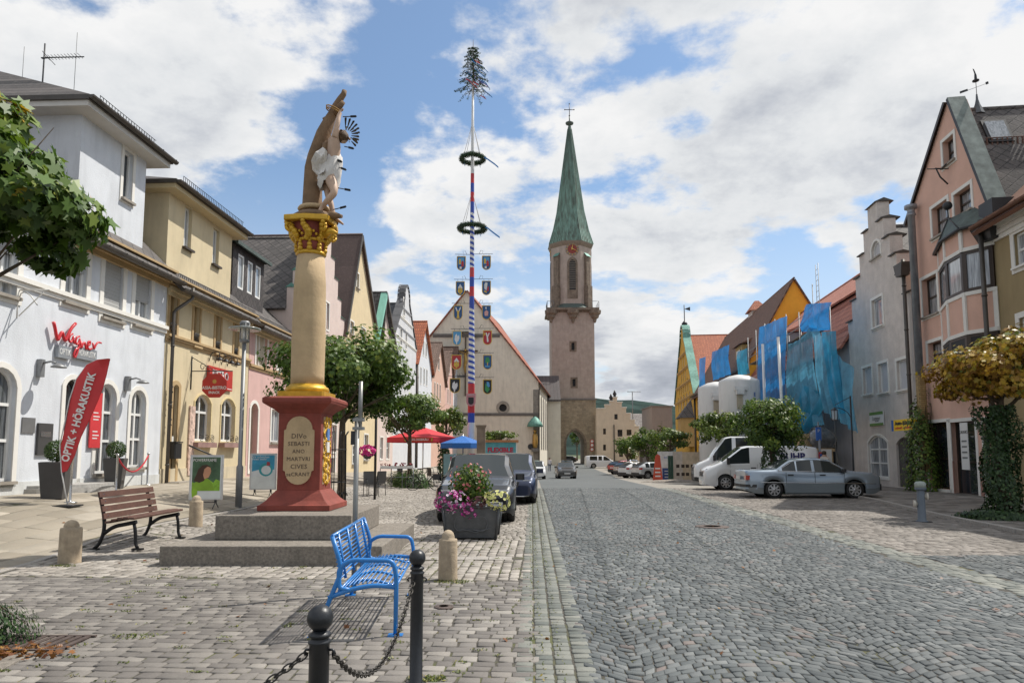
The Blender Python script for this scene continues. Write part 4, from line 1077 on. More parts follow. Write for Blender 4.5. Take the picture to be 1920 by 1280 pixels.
for k in (0,2,-2):
 q=on_face(k,MB().mat(M('clock_red',(.22,.035,.025),rough=.6)));q.lathe([(R0*.72,-.06),(R0*.72,0)],24,(0,0,ck[1]),axis='y');cf=q.build('clock',tw.root)
 q=on_face(k,MB().mat(M('clock_ring',(.20,.16,.13))));q.ring([(R0*math.cos(2*PI*j/24),ck[1]+R0*math.sin(2*PI*j/24)) for j in range(24)],[(R0*.70*math.cos(2*PI*j/24),ck[1]+R0*.70*math.sin(2*PI*j/24)) for j in range(24)],-.10,0)
 q.mat(gold)
 for j in range(12):
  a_=2*PI*j/12;c_,s_=math.cos(a_),math.sin(a_);q.poly([(c_*R0*.72-s_*.06,-.115,ck[1]+s_*R0*.72+c_*.06),(c_*R0*.72+s_*.06,-.115,ck[1]+s_*R0*.72-c_*.06),(c_*R0*.95+s_*.07,-.115,ck[1]+s_*R0*.95-c_*.07),(c_*R0*.95-s_*.07,-.115,ck[1]+s_*R0*.95+c_*.07)])
 q.build('clock_ring',cf,fixn=False)
 q=on_face(k,MB().mat(M('gold_leaf',(.75,.52,.14),rough=.35,metal=.5)));q.tube([(-.1,-.13,ck[1]-.2),(.12,-.13,ck[1]+.95)],[.09,.04],5);q.tube([(-.2,-.15,ck[1]+.15),(1.0,-.15,ck[1]-.45)],[.09,.03],5);q.build('clock_hands',cf)
zt1=tw.px(1073,232,cyy)[1];zs0=zo
m_spire,t,b=principled('spire_copper');tcn=t.new('ShaderNodeTexCoord');v=tcn.outputs['Object']
mpn=t.new('ShaderNodeMapping');t.link(v,mpn.inputs[0]);mpn.inputs['Scale'].default_value=(1.6,1.6,.10)
c=t.ramp(t.noise(mpn.outputs[0],1.5,6,.7),[(.32,(.07,.075,.06)),(.45,(.115,.175,.14)),(.58,(.17,.29,.24)),(.8,(.27,.40,.34))])
se=t.new('ShaderNodeSeparateXYZ');t.link(v,se.inputs[0])
c=t.mix(t.maprange(se.outputs[2],zo+10,zo+22,0,.65),c,(.06,.085,.07))
t.link(c,b.inputs['Base Color']);b.inputs['Roughness'].default_value=.65
ro2=(tw.px(1115,452,cyy)[0]-tw.px(1034,452,cyy)[0])/2/math.cos(PI/8)*1.0
prof=[(ro2,zs0+.35),(ro2*.80,zs0+3.2),(ro2*.62,zs0+7.0),(ro2*.10,zt1-1.2),(.12,zt1)]
q=MB().mat(m_spire).lathe(prof,8,(cxx,cyy,0),smooth=False,a0=PI/8)
spo=q.build('spire',tw.root)
q=MB().mat(m_spire)
for k in range(8):
 a0=PI/8+k*PI/4;a1=a0+PI/4
 for j in range(0,7):
  f=j/7
  pts=[]
  for r_,z_ in prof[:4]:
   p0=Vector((r_*math.cos(a0),r_*math.sin(a0),z_));p1=Vector((r_*math.cos(a1),r_*math.sin(a1),z_));p=p0.lerp(p1,f);pts.append((cxx+p.x*1.01,cyy+p.y*1.01,p.z))
  q.tube(pts,[.05 if j else .09,.05 if j else .09,.045,.02],4,smooth=False)
q.build('spire_seams',tw.root)
q=MB().mat(M('belfry_cornice',(.21,.17,.13),var=.2)).lathe([(ro*1.0,zo-.5),(ro2*.98,zo),(ro2*1.0,zo+.34)],8,(cxx,cyy,0),smooth=False,a0=PI/8);q.build('cornice',tw.root)
q=MB().mat(m_copperd).lathe([(.15,zt1-.4),(.75,zt1-.1),(.8,zt1+.15),(.2,zt1+.5)],10,(cxx,cyy,0));q.tube([(cxx,cyy,zt1),(cxx,cyy,zt1+1.5)],.12,6);q.build('finial',tw.root)
q=MB().mat(m_dark);zx=tw.px(1073,195,cyy)[1];q.tube([(cxx,cyy,zt1+1.2),(cxx,cyy,zx)],.07,5);q.tube([(cxx-.9,cyy,zx-1.2),(cxx+.9,cyy,zx-1.2)],.07,5);q.ball((cxx,cyy,zt1+1.6),.16,8)
for dx,dz in ((-.9,-1.2),(.9,-1.2),(0,0)): q.ball((cxx+dx,cyy,zx+dz),.13,6)
q.build('cross',tw.root)
def disc_sign(name,label,root,x,z,y,r,rim,face,bar=None,group=None):
 pass
YS=122;sL=atY(1119,868,YS);sR=atY(1199,868,YS)
h=House('crow_stepped_house','cream house with a small crow stepped gable, right of the gate tower','house',(sL.x,YS),(sR.x,YS),H(12,YS),10)
prof=[(1119,762),(1131,762),(1131,773-8),(1143,765),(1143,758),(1150,758),(1150,750),(1158,750),(1158,758),(1166,758),(1166,767),(1174,767),(1174,777),(1182,777),(1182,788),(1190,788),(1190,799),(1199,799)]
prof=[(1119,766),(1134,766),(1134,759),(1143,759),(1143,752),(1149,752),(1149,745),(1157,745),(1157,754),(1166,754),(1166,764),(1174,764),(1174,775),(1182,775),(1182,787),(1190,787),(1190,799),(1199,799)]
pts=[h.px(*p) for p in prof];out=[(0,-1),(h.W,-1)]+pts[::-1]
out[2]=(h.W,out[2][1]);out[-1]=(0,out[-1][1])
m_cs=plaster('plaster_ivory',(.60,.51,.40),stain=.15)
ops=[h.box(1131,814,1136,803),h.box(1131,844,1136,833),h.box(1152,786,1158,776),h.box(1158,818,1167,805),h.box(1175,816,1184,805),h.box(1161,856,1168,840,.8)]
h.wall(out,ops,m_cs,depth=.6)
for o in ops: h.window(o,frame=m_dframe,sub=False)
h.wall([(0,-1),(h.W,-1),(h.W,h.px(1190,800)[1]),(h.px(1153,770)[0],h.px(1153,756)[1]),(0,h.px(1125,776)[1])],[],m_cs,depth=9,y0=.603,name='rear_wall')
q=MB().mat(m_gutter).tube([(h.px(1151,796)[0],-.1,h.px(1151,796)[1]),(h.px(1151,800)[0],-.12,0)],.1,6);q.build('downpipe',h.root)
for a_,b_ in zip(pts[::2],pts[1::2]): MB().mat(m_whitet).box(a_[0]-.05,b_[0]+.15,-.12,.7,a_[1],a_[1]+.14).build('step_cap',h.root)
for k,(px_,py_) in enumerate(((1146,752),(1153,745))):
 p=h.px(px_,py_);q=MB().mat(m_dark).lathe([(.3,0),(.22,.25),(.38,.5),(.2,.85),(.1,1.2)],8,(p[0],.3,p[1]+.14));q.build('finial',h.root)
for nm,lb,(l,r,t_,b_),Y,mt in (('barn','low grey shed with mottled roof behind the cream stepped house',(1192,1226,772,850),140,tiles('mottled_roof',(.16,.14,.13),(.26,.235,.22),(.1,.09,.085),'xz',.5,.4,.03)),
                                      ('grey_house','windowless grey brown rendered gable wall beside the mustard town hall',(1224,1262,762,850),128,plaster('render_greybrown',(.24,.20,.18)))):
 a_=atY(l,b_,Y);b2=atY(r,b_,Y);tz=atY(l,t_,Y).z;z0=H(a_.x,Y)
 hh=thing(nm,lb,'building',(a_.x,Y,z0));W2=b2.x-a_.x;q=MB().mat(mt)
 if nm == 'barn': q.poly([(-.6,-.8,(tz-z0)*.45),(W2+3,-.8,(tz-z0)*.45),(W2+3,6,tz-z0),(-.6,6,tz-z0)]);q.poly([(-.6,-.8,(tz-z0)*.45-.2),(W2+3,-.8,(tz-z0)*.45-.2),(W2+3,-.8,(tz-z0)*.45),(-.6,-.8,(tz-z0)*.45)]);q.build('roof',hh,fixn=False);MB().mat(plaster('render_greybrown',(.24,.20,.18))).box(0,W2+3,0,12,-1,(tz-z0)*.45).build('wall',hh)
 else: q.box(0,W2,0,10,-1,tz-z0);q.build('wall',hh);MB().mat(m_trim).box(-.2,W2+.2,-.2,10.2,tz-z0+.002,tz-z0+.2).build('roof',hh)
p=atY(1186,765,130);an=MB().mat(m_grey);z0=H(p.x,130)
t_=atY(1186,733,130).z-z0;an.tube([(0,0,p.z-z0-3),(0,0,t_)],.09,5);an.tube([(-1.0,0,t_-.1),(1.6,0,t_-.1)],.06,4)
for k in range(6): an.tube([(-.9+k*.45,-.4,t_-.1),(-.9+k*.45,.4,t_-.1)],.035,4)
tag(an.build('roof_aerial',loc=(p.x,130,z0)),'thin television aerial above the small cream stepped house by the tower','aerial')
# ================================================================ right row
zr_=lambda Y: H(13.6+.1157*Y,Y)
m_must=plaster('plaster_mustard',(.62,.38,.07),stain=.2)
m_musty=plaster('plaster_yolk',(.72,.40,.05),stain=.15)
m_sandp=plaster('plaster_sand',(.50,.34,.14),stain=.25)
A,B=Rp(1268),Rp(1305)
h=House('town_hall','mustard yellow town hall with a scrolled green coped gable and orange tiled roof','building',A,B,zr_(90)-.2,24)
W=h.W;za=h.px(1279,612)[1];ze=h.px(1300,740)[1];c=W/2;n=4;hh_=za-2.2-ze
half=[]
for i in range(n):
 z0_,z1_=ze+hh_*i/n,ze+hh_*(i+1)/n;x0_,x1_=W/2*(1-i/n*.80),W/2*(1-(i+1)/n*.80)
 for k in range(7): t_=k/6;half.append((x1_+(x0_-x1_)*(1-math.sin(t_*PI/2))+.5*math.sin(t_*PI),z0_+(z1_-z0_)*t_))
r_=W*.09
right=[(c+x,z) for x,z in half]+[(c+r_,za-1.9)]+[(c+r_*math.cos(a),za-r_-.2+(r_+.2)*math.sin(a)) for a in [PI*k/10 for k in range(1,10)]]+[(c-r_,za-1.9)]
out=[(0,-1.2),(W,-1.2)]+right+[(c-x,z) for x,z in half[::-1]]
cl=[]
for p in out:
 if not cl or (abs(p[0]-cl[-1][0])+abs(p[1]-cl[-1][1])) > 1e-3: cl.append(p)
ops=[]
for i,zz_ in enumerate((ze+1,ze+hh_*.28,ze+hh_*.55)):
 m_=(5,3,2)[i]
 for k in range(m_): x=c+(k-(m_-1)/2)*2.2;ops.append((x-.45,x+.45,zz_,zz_+1.8,.3))
for zz_ in (4.8,8.6):
 for k in range(5): x=c+(k-2)*3.0;ops.append((x-.6,x+.6,zz_,zz_+2.2,0))
ops=[o for o in ops if o[3] < za-3]
h.wall(cl,ops,m_must,depth=.7)
for o in ops: h.window(o,sub=False)
q=MB().mat(m_copper);pr=[p for p in cl if p[1] > ze-.01]
for a,b in zip(pr,pr[1:]):
 dv=Vector((b[0]-a[0],0,b[1]-a[1]))
 if dv.length < 1e-3: continue
 nn=Vector((dv.z,0,-dv.x)).normalized()*.2
 q.poly([(a[0],-.2,a[1]),(b[0],-.2,b[1]),(b[0]+nn.x,-.2,b[1]+nn.z),(a[0]+nn.x,-.2,a[1]+nn.z)]);q.poly([(a[0]+nn.x,-.2,a[1]+nn.z),(b[0]+nn.x,-.2,b[1]+nn.z),(b[0]+nn.x,.9,b[1]+nn.z),(a[0]+nn.x,.9,a[1]+nn.z)])
 q.poly([(a[0],.9,a[1]),(b[0],.9,b[1]),(b[0]+nn.x,.9,b[1]+nn.z),(a[0]+nn.x,.9,a[1]+nn.z)])
q.build('gable_coping',h.root,fixn=False)
for i in range(n): h.stringc(ze+hh_*i/n-.15,c-half[i*7][0]+.2,c+half[i*7][0]-.2,.35,.2,m_sandp)
h.wall([(0,-1.2),(W,-1.2),(W,ze),(c,za-2.6),(0,ze)],[],m_must,depth=22,y0=.703,name='rear_wall')
h.roof_gable(0,W,ze,c,h.px(1330,611,8)[1] if False else za-1.5,.71,24,m_orange,over=.4)
q=MB().mat(m_dark);q.lathe([(.3,0),(.45,.4),(.12,.8)],8,(c,.35,za));q.tube([(c,.35,za),(c,.35,za+3.2)],.07,5);q.poly([(c,.35,za+2.6),(c,1.2,za+2.9),(c,1.2,za+2.3)]);q.build('finial',h.root,fixn=False)
q=MB().mat(m_sandp);q.prism([(W-6,0),(W-5,-1.6),(W-2,-1.6),(W-1,0)],3.2,ze-3);oriel=q.build('oriel',h.root)
q=MB().mat(m_slate);q.prism([(W-6.3,0),(W-5.2,-1.9),(W-1.8,-1.9),(W-.7,0)],ze-3,ze-.6,top=[(W-4,0),(W-3.9,-.1),(W-3.1,-.1),(W-3,0)]);q.build('oriel_roof',oriel)
A,B=Rp(1306),Rp(1408)
zb=zr_(70)-.1
h=House('yellow_wing','yolk yellow long house with brown tiled roof and bright orange end gable','house',A,B,zb,8)
W=h.W;yr=4.0
za=h.px(1470,540,yr)[1];ze=h.px(1330,722)[1]
ops=[]
for k in range(7):
 x=2+k*(W-4)/6
 ops.append((x-.6,x+.6,ze-3.1,ze-1.0,0));ops.append((x-.6,x+.6,1.2,3.2,0))
h.wall(h.rect(ze),ops,m_musty)
for o in ops: h.window(o,cols=2,rows=2,sub=False,sur=m_sandp,sw=.12) if False else h.window(o,cols=2,rows=2,sub=False)
q=MB().mat(M('orange_render',(.80,.36,.035),rough=.85,var=.05,bump=.2));q.prism_x([(0,ze),(8,ze),(yr,za)],W-.01,W+.05);q.build('end_gable',h.root)
q=MB().mat(M('orange_render',(.80,.36,.035)));q.prism_x([(0,ze),(8,ze),(yr,za)],.0,.05);q.build('end_gable',h.root)
h.roof_eaves(0,W+.25,ze,za,yr,m_brtile,over=.5,back=8)
q=MB().mat(M('white_stucco',(.55,.50,.45)));cp=h.px(1419,590,yr+.5);q.box(cp[0]-.9,cp[0]+.9,yr-.2,yr+1.2,cp[1]-2.5,cp[1]+.3)
ch=q.build('chimney',h.root);q=MB().mat(m_orange);q.prism([(cp[0]-1.2,yr-.5),(cp[0]+1.2,yr-.5),(cp[0]+1.2,yr+1.5),(cp[0]-1.2,yr+1.5)],cp[1]+.302,cp[1]+1.5,top=[(cp[0]-.2,yr+.3),(cp[0]+.2,yr+.3),(cp[0]+.2,yr+.7),(cp[0]-.2,yr+.7)]);q.build('chimney_cap',ch)
h.downpipe(.3,ze-.2,0,r=.13);h.gutter(0,W,-.58,ze-.45,.13)
for px_ in (1352,1392):
 d0=h.px(px_,680,.9);q=MB().mat(m_sandp).box(d0[0]-1.4,d0[0]+1.4,.6,3.0,ze+.3,ze+2.4);dm=q.build('dormer',h.root)
 MB().mat(m_brtile).prism_x([(.3,ze+2.4),(3.6,ze+3.9),(3.6,ze+2.9)],d0[0]-1.7,d0[0]+1.7).build('dormer_roof',dm)
 MB().mat(m_glass).box(d0[0]-.9,d0[0]+.9,.55,.6,ze+.7,ze+2.0).build('pane',dm)
HY=h
A,B=Rp(1408),Rp(1600)
zb=zr_(45)
h=House('renovated_house','grey white rendered house with salmon red tiled roof, wrapped in scaffolding and blue netting','house',A,B,zb,9)
W=h.W;yr=4.6;za=h.px(1604,524,yr)[1];ze=7.6
m_rend=plaster('render_grey',(.36,.35,.36),stain=.2)
ops=[]
for k in range(6):
 x=2.4+k*(W-4.8)/5;ops.append((x-.5,x+.5,4.3,6.0,0));ops.append((x-.5,x+.5,1.0,2.6,0)) if k not in (2,5) else None
dro=(W-3.4,W-2.3,-.1,2.4,0)
h.wall(h.rect(ze),ops+[dro],m_rend)
for o in ops: h.window(o,sub=False)
h.window(dro,frame=m_dframe,name='door',cols=1)
m_red=tiles('salmon_tiles',(.40,.14,.09),(.52,.21,.14),(.2,.07,.05),'xz',.24,.36,.03,bump=.8)
q=h.slope(-.1,W+.15,-.4,ze-.4,2.0,ze+3.3,.12,m_red);b2=h.slope(-.1,W+.15,1.7,ze+3.35,yr,za,.12,m_red);off=len(q.v);q.v += b2.v;q.f += [tuple(i+off for i in f) for f in b2.f];q.m += b2.m;q.sm += b2.sm
b2=h.slope(-.1,W+.15,9.3,ze,yr,za,.12,m_red);off=len(q.v);q.v += b2.v;q.f += [tuple(i+off for i in f) for f in b2.f];q.m += b2.m;q.sm += b2.sm
q.tube([(-.1,yr,za+.12),(W+.15,yr,za+.12)],.12,6);q.build('roof',h.root)
q=MB().mat(m_rend).prism_x([(0,ze),(9,ze),(yr,za),(2.0,ze+3.1)],W-.2,W);q.build('end_gable',h.root)
for z_,y_ in ((ze+.6,.3),(ze+2.6,1.6),(za-1.2,yr-1)): snow_guard(h,.3,W-.2,y_-.12,z_,mat=M('tile_red',(.30,.09,.06)),hgt=.3)
for x_ in (4.5,9.5):
 q=MB().mat(m_rend).box(x_-.9,x_+.9,.5,3,ze+.6,ze+2.7);dm=q.build('dormer',h.root)
 MB().mat(m_red).prism_x([(.15,ze+2.7),(3.6,ze+4.2),(3.6,ze+2.9)],x_-1.15,x_+1.15).build('dormer_roof',dm);MB().mat(m_glass).box(x_-.5,x_+.5,.46,.5,ze+1.1,ze+2.3).build('pane',dm)
HR=h
sc=thing('scaffold','steel scaffold with plank decks and guard rails in front of the house under repair','scaffold',(h.A.x,h.A.y,zb),h.rz)
m_steel=M('galvanised',(.30,.31,.32),rough=.45,metal=.6,var=.15);m_plank=M('scaffold_plank',(.16,.13,.10),rough=.85,var=.3)
lv=[2.1,4.2,6.3,8.4,10.5];xs_=[W-.3-k*2.55 for k in range(7)]
def pt(k):
 x=xs_[min(k,len(xs_)-1)];z=5.0
 while z < 15:
  a_,b_=proj(h.P(x,-1.6,z))
  if b_ < np.interp(a_,[1315,1365,1396,1430,1476,1503,1508,1610],[668,655,640,613,592,590,538,545]): break
  z += .1
 return z-1
for k,x in enumerate(xs_):
 for y in (-1.6,-.75):
  MB().mat(m_steel).tube([(x,y,-.1),(x,y,pt(k)+(1.1 if y < -1 else 0))],.028,6).build('standard',sc)
for i,z in enumerate(lv):
 for k in range(6):
  if z > pt(k)+.3: continue
  q=MB().mat(m_plank).box(xs_[k+1]+.03,xs_[k]-.03,-1.55,-.8,z,z+.06);q.build('deck',sc)
  q=MB().mat(m_steel)
  for zz_ in (.5,1.0): q.tube([(xs_[k+1],-1.62,z+zz_),(xs_[k],-1.62,z+zz_)],.022,5)
  q.tube([(xs_[k],-1.6,z),(xs_[k],-.75,z)],.025,5);q.build('guard_rail',sc)
 if i < 4:
  k=i % 6;MB().mat(m_steel).tube([(xs_[k],-1.66,z),(xs_[k+1],-1.66,z+2.1)],.022,5).build('brace',sc)
for x in (W-.3,):
 q=MB().mat(m_steel);z=.3
 while z < 12: q.tube([(x-.6,-1.2,z),(x-.2,-1.2,z)],.014,4);z += .3
 q.tube([(x-.6,-1.2,0),(x-.6,-1.2,12)],.02,4);q.tube([(x-.2,-1.2,0),(x-.2,-1.2,12)],.02,4);q.build('ladder',sc)
def netmat(name,col,tr):
 m,t,b=principled(name);tcn=t.new('ShaderNodeTexCoord');v=tcn.outputs['Object']
 nz=t.noise(v,.9,6,.65);c=t.ramp(nz,[(.3,tuple(x*.65 for x in col)),(.7,tuple(min(1,x*1.35) for x in col))])
 t.link(c,b.inputs['Base Color']);b.inputs['Roughness'].default_value=.6
 ts=t.new('ShaderNodeBsdfTransparent');tl=t.new('ShaderNodeBsdfTranslucent');t.link(c,tl.inputs[0])
 m1=t.new('ShaderNodeMixShader');m1.inputs[0].default_value=.4;t.link(b.outputs[0],m1.inputs[1]);t.link(tl.outputs[0],m1.inputs[2])
 m2=t.new('ShaderNodeMixShader')
 wv=t.math('MULTIPLY',t.maprange(t.noise(v,2.6,4,.6),.35,.65,tr*.6,min(1,tr*1.4)),1);t.link(wv,m2.inputs[0])
 t.link(m1.outputs[0],m2.inputs[1]);t.link(ts.outputs[0],m2.inputs[2]);t.link(m2.outputs[0],t.n['Material Output'].inputs[0]);return m
m_net=netmat('net_blue',(.015,.24,.62),.12);m_net2=netmat('net_pale',(.10,.38,.58),.26);m_net3=netmat('net_teal',(.02,.30,.50),.2)
def net(label,corners,mat,folds=5,amp=.10,yo=-1.75,sag=0,seed=1,nu=34,nv=30,rot=0):
 """corners (x,z) lower-left, lower-right, upper-right, upper-left in the scaffold's front plane"""
 rr=random.Random(seed);ph=rr.random()*6;V=[];
 (a,b,c,d)=[Vector((p[0],p[1])) for p in corners]
 for j in range(nv+1):
  for i in range(nu+1):
   u,v=i/nu,j/nv;p=a.lerp(b,u).lerp(d.lerp(c,u),v)
   wv=math.sin(u*folds*PI*2+ph+v*1.5*math.sin(ph))*amp*(1.05-v*.7)+noise.noise(Vector((u*2.2,v*2.2,seed)))*amp*.9
   p.y -= sag*math.sin(PI*u)*v;
   V.append((p.x+.25*amp*math.sin(v*7+ph),yo+wv-.12*math.sin(PI*v),p.y))
 F=[(j*(nu+1)+i,j*(nu+1)+i+1,(j+1)*(nu+1)+i+1,(j+1)*(nu+1)+i) for j in range(nv) for i in range(nu)]
 o=numpy_mesh('safety_net',np.array(V),np.array(F),[mat],smooth=True);o.location=(h.A.x,h.A.y,zb);o.rotation_euler=(0,0,h.rz)
 tag(o,label,'safety net','blue nets on the scaffold');return o
def hx(px,py): return h.px(px,py,-1.75)
def nquad(*p): return [hx(*q) for q in p]
net('narrow blue net strip hanging far left on the scaffold beside the white silos',nquad((1316,770),(1327,765),(1324,668),(1312,672)),m_net,2,seed=2)
net('bright blue net panel above the smaller left silo',nquad((1335,714),(1368,702),(1367,646),(1335,660)),m_net,3,seed=3)
net('short teal net panel in the middle of the scaffold above the large silo',nquad((1384,705),(1404,700),(1402,652),(1383,660)),m_net3,3,seed=4)
net('tall bright blue net sheet right behind the two white poles',nquad((1424,800),(1478,800),(1475,592),(1423,614)),m_net,4,seed=5)
net('blue net square on the topmost scaffold corner',nquad((1509,622),(1561,618),(1560,566),(1512,570)),m_net,3,amp=.14,seed=6)
net('pale loose net draped down the near scaffold bay above the gateway',nquad((1480,812),(1540,796),(1524,600),(1478,645)),m_net2,4,amp=.12,seed=7,sag=.3)
net('teal net twisted into a hanging rope down to the white van',nquad((1478,836),(1500,832),(1560,745),(1505,720)),m_net3,3,amp=.14,seed=8)
net('wide pale net swag stretched from the scaffold corner to the grey house',nquad((1548,770),(1606,812),(1602,690),(1520,598)),m_net2,4,amp=.14,seed=9,sag=.3)
net('deep blue net fold hanging beside the grey stepped house',nquad((1572,775),(1590,775),(1566,620),(1540,622)),m_net3,3,amp=.12,seed=10)
for i,(a,b) in enumerate((((1436,800),(1430,645)),((1470,790),(1459,632)))):
 p=h.px(*a,-2.3);q2=h.px(*b,-2.3);o=MB().mat(m_white).tube([(0,0,-.2),(q2[0]-p[0],0,q2[1])],.09,10).build('white_pole')
 o.location=h.P(p[0],-2.3,0);o.rotation_euler=(0,0,h.rz)
 tag(o,('shorter white plastic pole standing left before the tall blue net','taller white plastic pole standing right before the tall blue net')[i],'pole')
m_silo=M('silo_white',(.62,.62,.61),rough=.5,var=.05,stain=.35,scale=.8)
m_blue=M('blue_band',(.03,.12,.42),rough=.5)
def silo(label,pxc,pyt,r,Y):
 c=atY(pxc,800,Y);zt_=atY(pxc,pyt,Y).z;z0=H(c.x,Y);hgt=zt_-z0
 t=thing('silo',label,'silo',(c.x,Y,z0),0,'white silos on the building site')
 MB().mat(m_silo).lathe([(r*.5,0),(r,1.4),(r,hgt-.5),(r*.97,hgt-.35),(r*.5,hgt-.08),(.2,hgt)],40).build('tank',t)
 for z in (hgt-2.7,): MB().mat(m_blue).lathe([(r+.006,z),(r+.006,z+.16)],40).build('blue_band',t)
 q=MB().mat(m_grey)
 for a in (.8,2.3,3.9,5.5): q.tube([(r*.8*math.cos(a),r*.8*math.sin(a),-.1),(r*.8*math.cos(a),r*.8*math.sin(a),1.5)],.08,6)
 q.build('legs',t)
 q=MB().mat(m_silo);q.cbox((-.25*r,-r-.02,hgt-.95),(.8,.2,.22));q.cbox((.1*r-.5,-r-.05,hgt-1.15),(.45,.3,.3));q.build('hatch',t)
 MB().mat(M('rust_stain',(.45,.38,.28))).cbox((.1*r-.5,-r+.002,hgt-1.75),(.35,.03,.85)).build('stain_plate',t)
 return t,hgt,r
s1,hg,r=silo('large white silo with blue band and blue lettering',1388,703,1.22,42)
for k in range(3): text_mesh('EFF'[k],.34,m_blue,name='lettering',parent=s1,loc=(r*math.sin(.46)+.02,-r*math.cos(.46)-.02,hg-1.3-.34*k),rot=(R(90),R(0),.46))
silo('smaller white silo half hidden behind the large one',1345,716,1.18,45)
A,B=Rp(1601),Rp(1724)
h=House('grey_stepped_house','rough grey rendered house with a tall stepped gable and a barn door','house',A,B,zr_(32),11)
W=h.W
m_gr=M('roughcast_grey',(.60,.545,.50),rough=.95,var=.12,scale=2,bump=1.0,bscale=16,stain=.22)
Lf=[(1597,592),(1601,548),(1608,508),(1614,466),(1619,431),(1628,392)]
Rt=[(1642,384),(1653,412),(1664,441),(1675,470),(1688,502),(1700,543)]
L2=[h.px(*p) for p in Lf];R2_=[h.px(*p) for p in Rt]
xl=[0]+[L2[i][0] for i in range(1,6)];zl2=[p[1] for p in L2];c=(L2[5][0]+R2_[0][0])/2
zt_=zl2[5];st=(zt_-zl2[0])/5;half0=W/2
c=(L2[5][0]+R2_[0][0])/2
out=[(0,-1),(W,-1)]
n=5;hw_t=.55
zb5=zl2[0]-st*.3
stp=(zt_-zb5)/n
for i in range(n+1):
 x=W-(W-c-hw_t)*i/(n);out.append((x,zb5+stp*i));
 if i < n: out.append((W-(W-c-hw_t)*(i+1)/n,zb5+stp*i))
for i in range(n,-1,-1):
 x=(c-hw_t)*i/n;out.append((x,zb5+stp*i)) 
 if i > 0: out.append((x,zb5+stp*(i-1)))
cl=[]
for p in out:
 if not cl or (abs(p[0]-cl[-1][0])+abs(p[1]-cl[-1][1])) > 1e-3: cl.append(p)
ops=[h.box(1635,488,1650,446,.35),h.box(1637,616,1654,554),h.box(1620,740,1634,686),h.box(1649,737,1664,678),h.box(1684,732,1702,671)]
gw=h.box(1631,893,1663,815,.35);dr=h.box(1684,912,1712,818,.3)
h.wall(cl,ops+[gw,dr],m_gr,depth=.55)
h.wall([(0,-1),(W,-1),(W,zb5-.1),(c,zt_-1.2),(0,zb5-.1)],[],m_gr,depth=10,y0=.553,name='rear_wall')
h.roof_gable(0,W,zb5-.1,c,zt_-1.2,.56,11,m_slatey,over=.1)
m_blindw=M('blind_white',(.50,.50,.52),rough=.7,var=.06)
for o in ops[:1]: h.window(o,sur=m_whitet,sw=.1,cols=1,pane=m_blindw,sill=m_stonesill)
for o in ops[1:]: h.window(o,sur=m_whitet,sw=.13,cols=1,pane=m_blindw if o is not ops[1] else m_glassc,sill=m_whitet,fw=.05)
h.window(gw,sur=m_whitet,sw=.1,cols=2,tr=[.34,.67],pane=m_glassc,y=.05)
d=MB().mat(M('barn_door',(.095,.085,.08),rough=.85,var=.3,scale=8));lp=arc_loop(*dr);d.plate([lp],.12)
x=dr[0]
while x < dr[1]: d.box(x+.005,min(dr[1],x+.11),.095,.121,dr[2],dr[3]-.32);x += .13
d.tube([((dr[0]+dr[1])/2,.08,dr[2]),((dr[0]+dr[1])/2,.08,dr[3]-.1)],.02,4)
d.build('barn_door',h.root,fixn=False)
for i in range(n):
 za_=zb5+stp*i;xa_=W-(W-c-hw_t)*i/n;xb_=W-(W-c-hw_t)*(i+1)/n
 for a_,b_ in ((xb_,xa_),((c-hw_t)*i/n,(c-hw_t)*(i+1)/n)):
  MB().mat(m_gutter).prism_x([(-.12,za_+.002),(.75,za_+.002),(.75,za_+.05),(.3,za_+.16),(-.12,za_+.05)],a_-.03,b_+.03).build('step_cap',h.root)
MB().mat(m_gutter).prism_x([(-.12,zt_+.002),(.75,zt_+.002),(.3,zt_+.18)],c-hw_t-.08,c+hw_t+.08).build('step_cap',h.root)
h.downpipe(W-.12,h.px(1712,480)[1],0,y=-.2,r=.08)
MB().mat(m_gutter).prism_y([(W-.4,h.px(1708,510)[1]-.1),(W+.1,h.px(1708,510)[1]-.1),(W+.2,h.px(1708,490)[1]),(W-.6,h.px(1708,490)[1])],-.4,-.05).build('hopper',h.root)
def sign(name,label,hh,l,b,r,t_,mat,y=-.08,th=.05,frame=None,cat='sign'):
 s0,z0=hh.px(l,b,y);s1,z1=hh.px(r,t_,y);s_=thing(name,label,cat,hh.P(s0,y,z0),hh.rz)
 MB().mat(mat).box(0,s1-s0,0,th,0,z1-z0).build('board',s_)
 return s_,s1-s0,z1-z0
m_sw=M('sign_white',(.70,.70,.68),rough=.5,var=.02);m_green=M('sign_green',(.13,.26,.05),rough=.5);m_sy=M('sign_yellow',(.85,.55,.02),rough=.5,var=.03)
m_ink=M('ink_black',(.02,.02,.02),rough=.6);m_redi=M('ink_red',(.55,.05,.03),rough=.5);m_greyi=M('ink_grey',(.16,.17,.17),rough=.6)
s_,a_,b_=sign('white_sign','white square sign with green top and bottom edges on the grey stepped house',h,1631,799,1655,770,m_sw)
q=MB().mat(m_green).box(0,a_,-.006,0,b_-.14,b_);q.box(0,a_,-.006,0,0,.12);q.build('green_bars',s_)
text_mesh('Lommer',.3,m_greyi,.002,parent=s_,loc=(a_*.5,-.006,b_*.52),shear=.3,sx=.85);text_mesh('Immobilien',.1,m_greyi,.002,parent=s_,loc=(a_*.55,-.006,b_*.33))
s_,a_,b_=sign('yellow_sign','yellow sign reading Auto-Schilder above the grey barn door',h,1676,808,1716,783,m_sy,y=-.5)
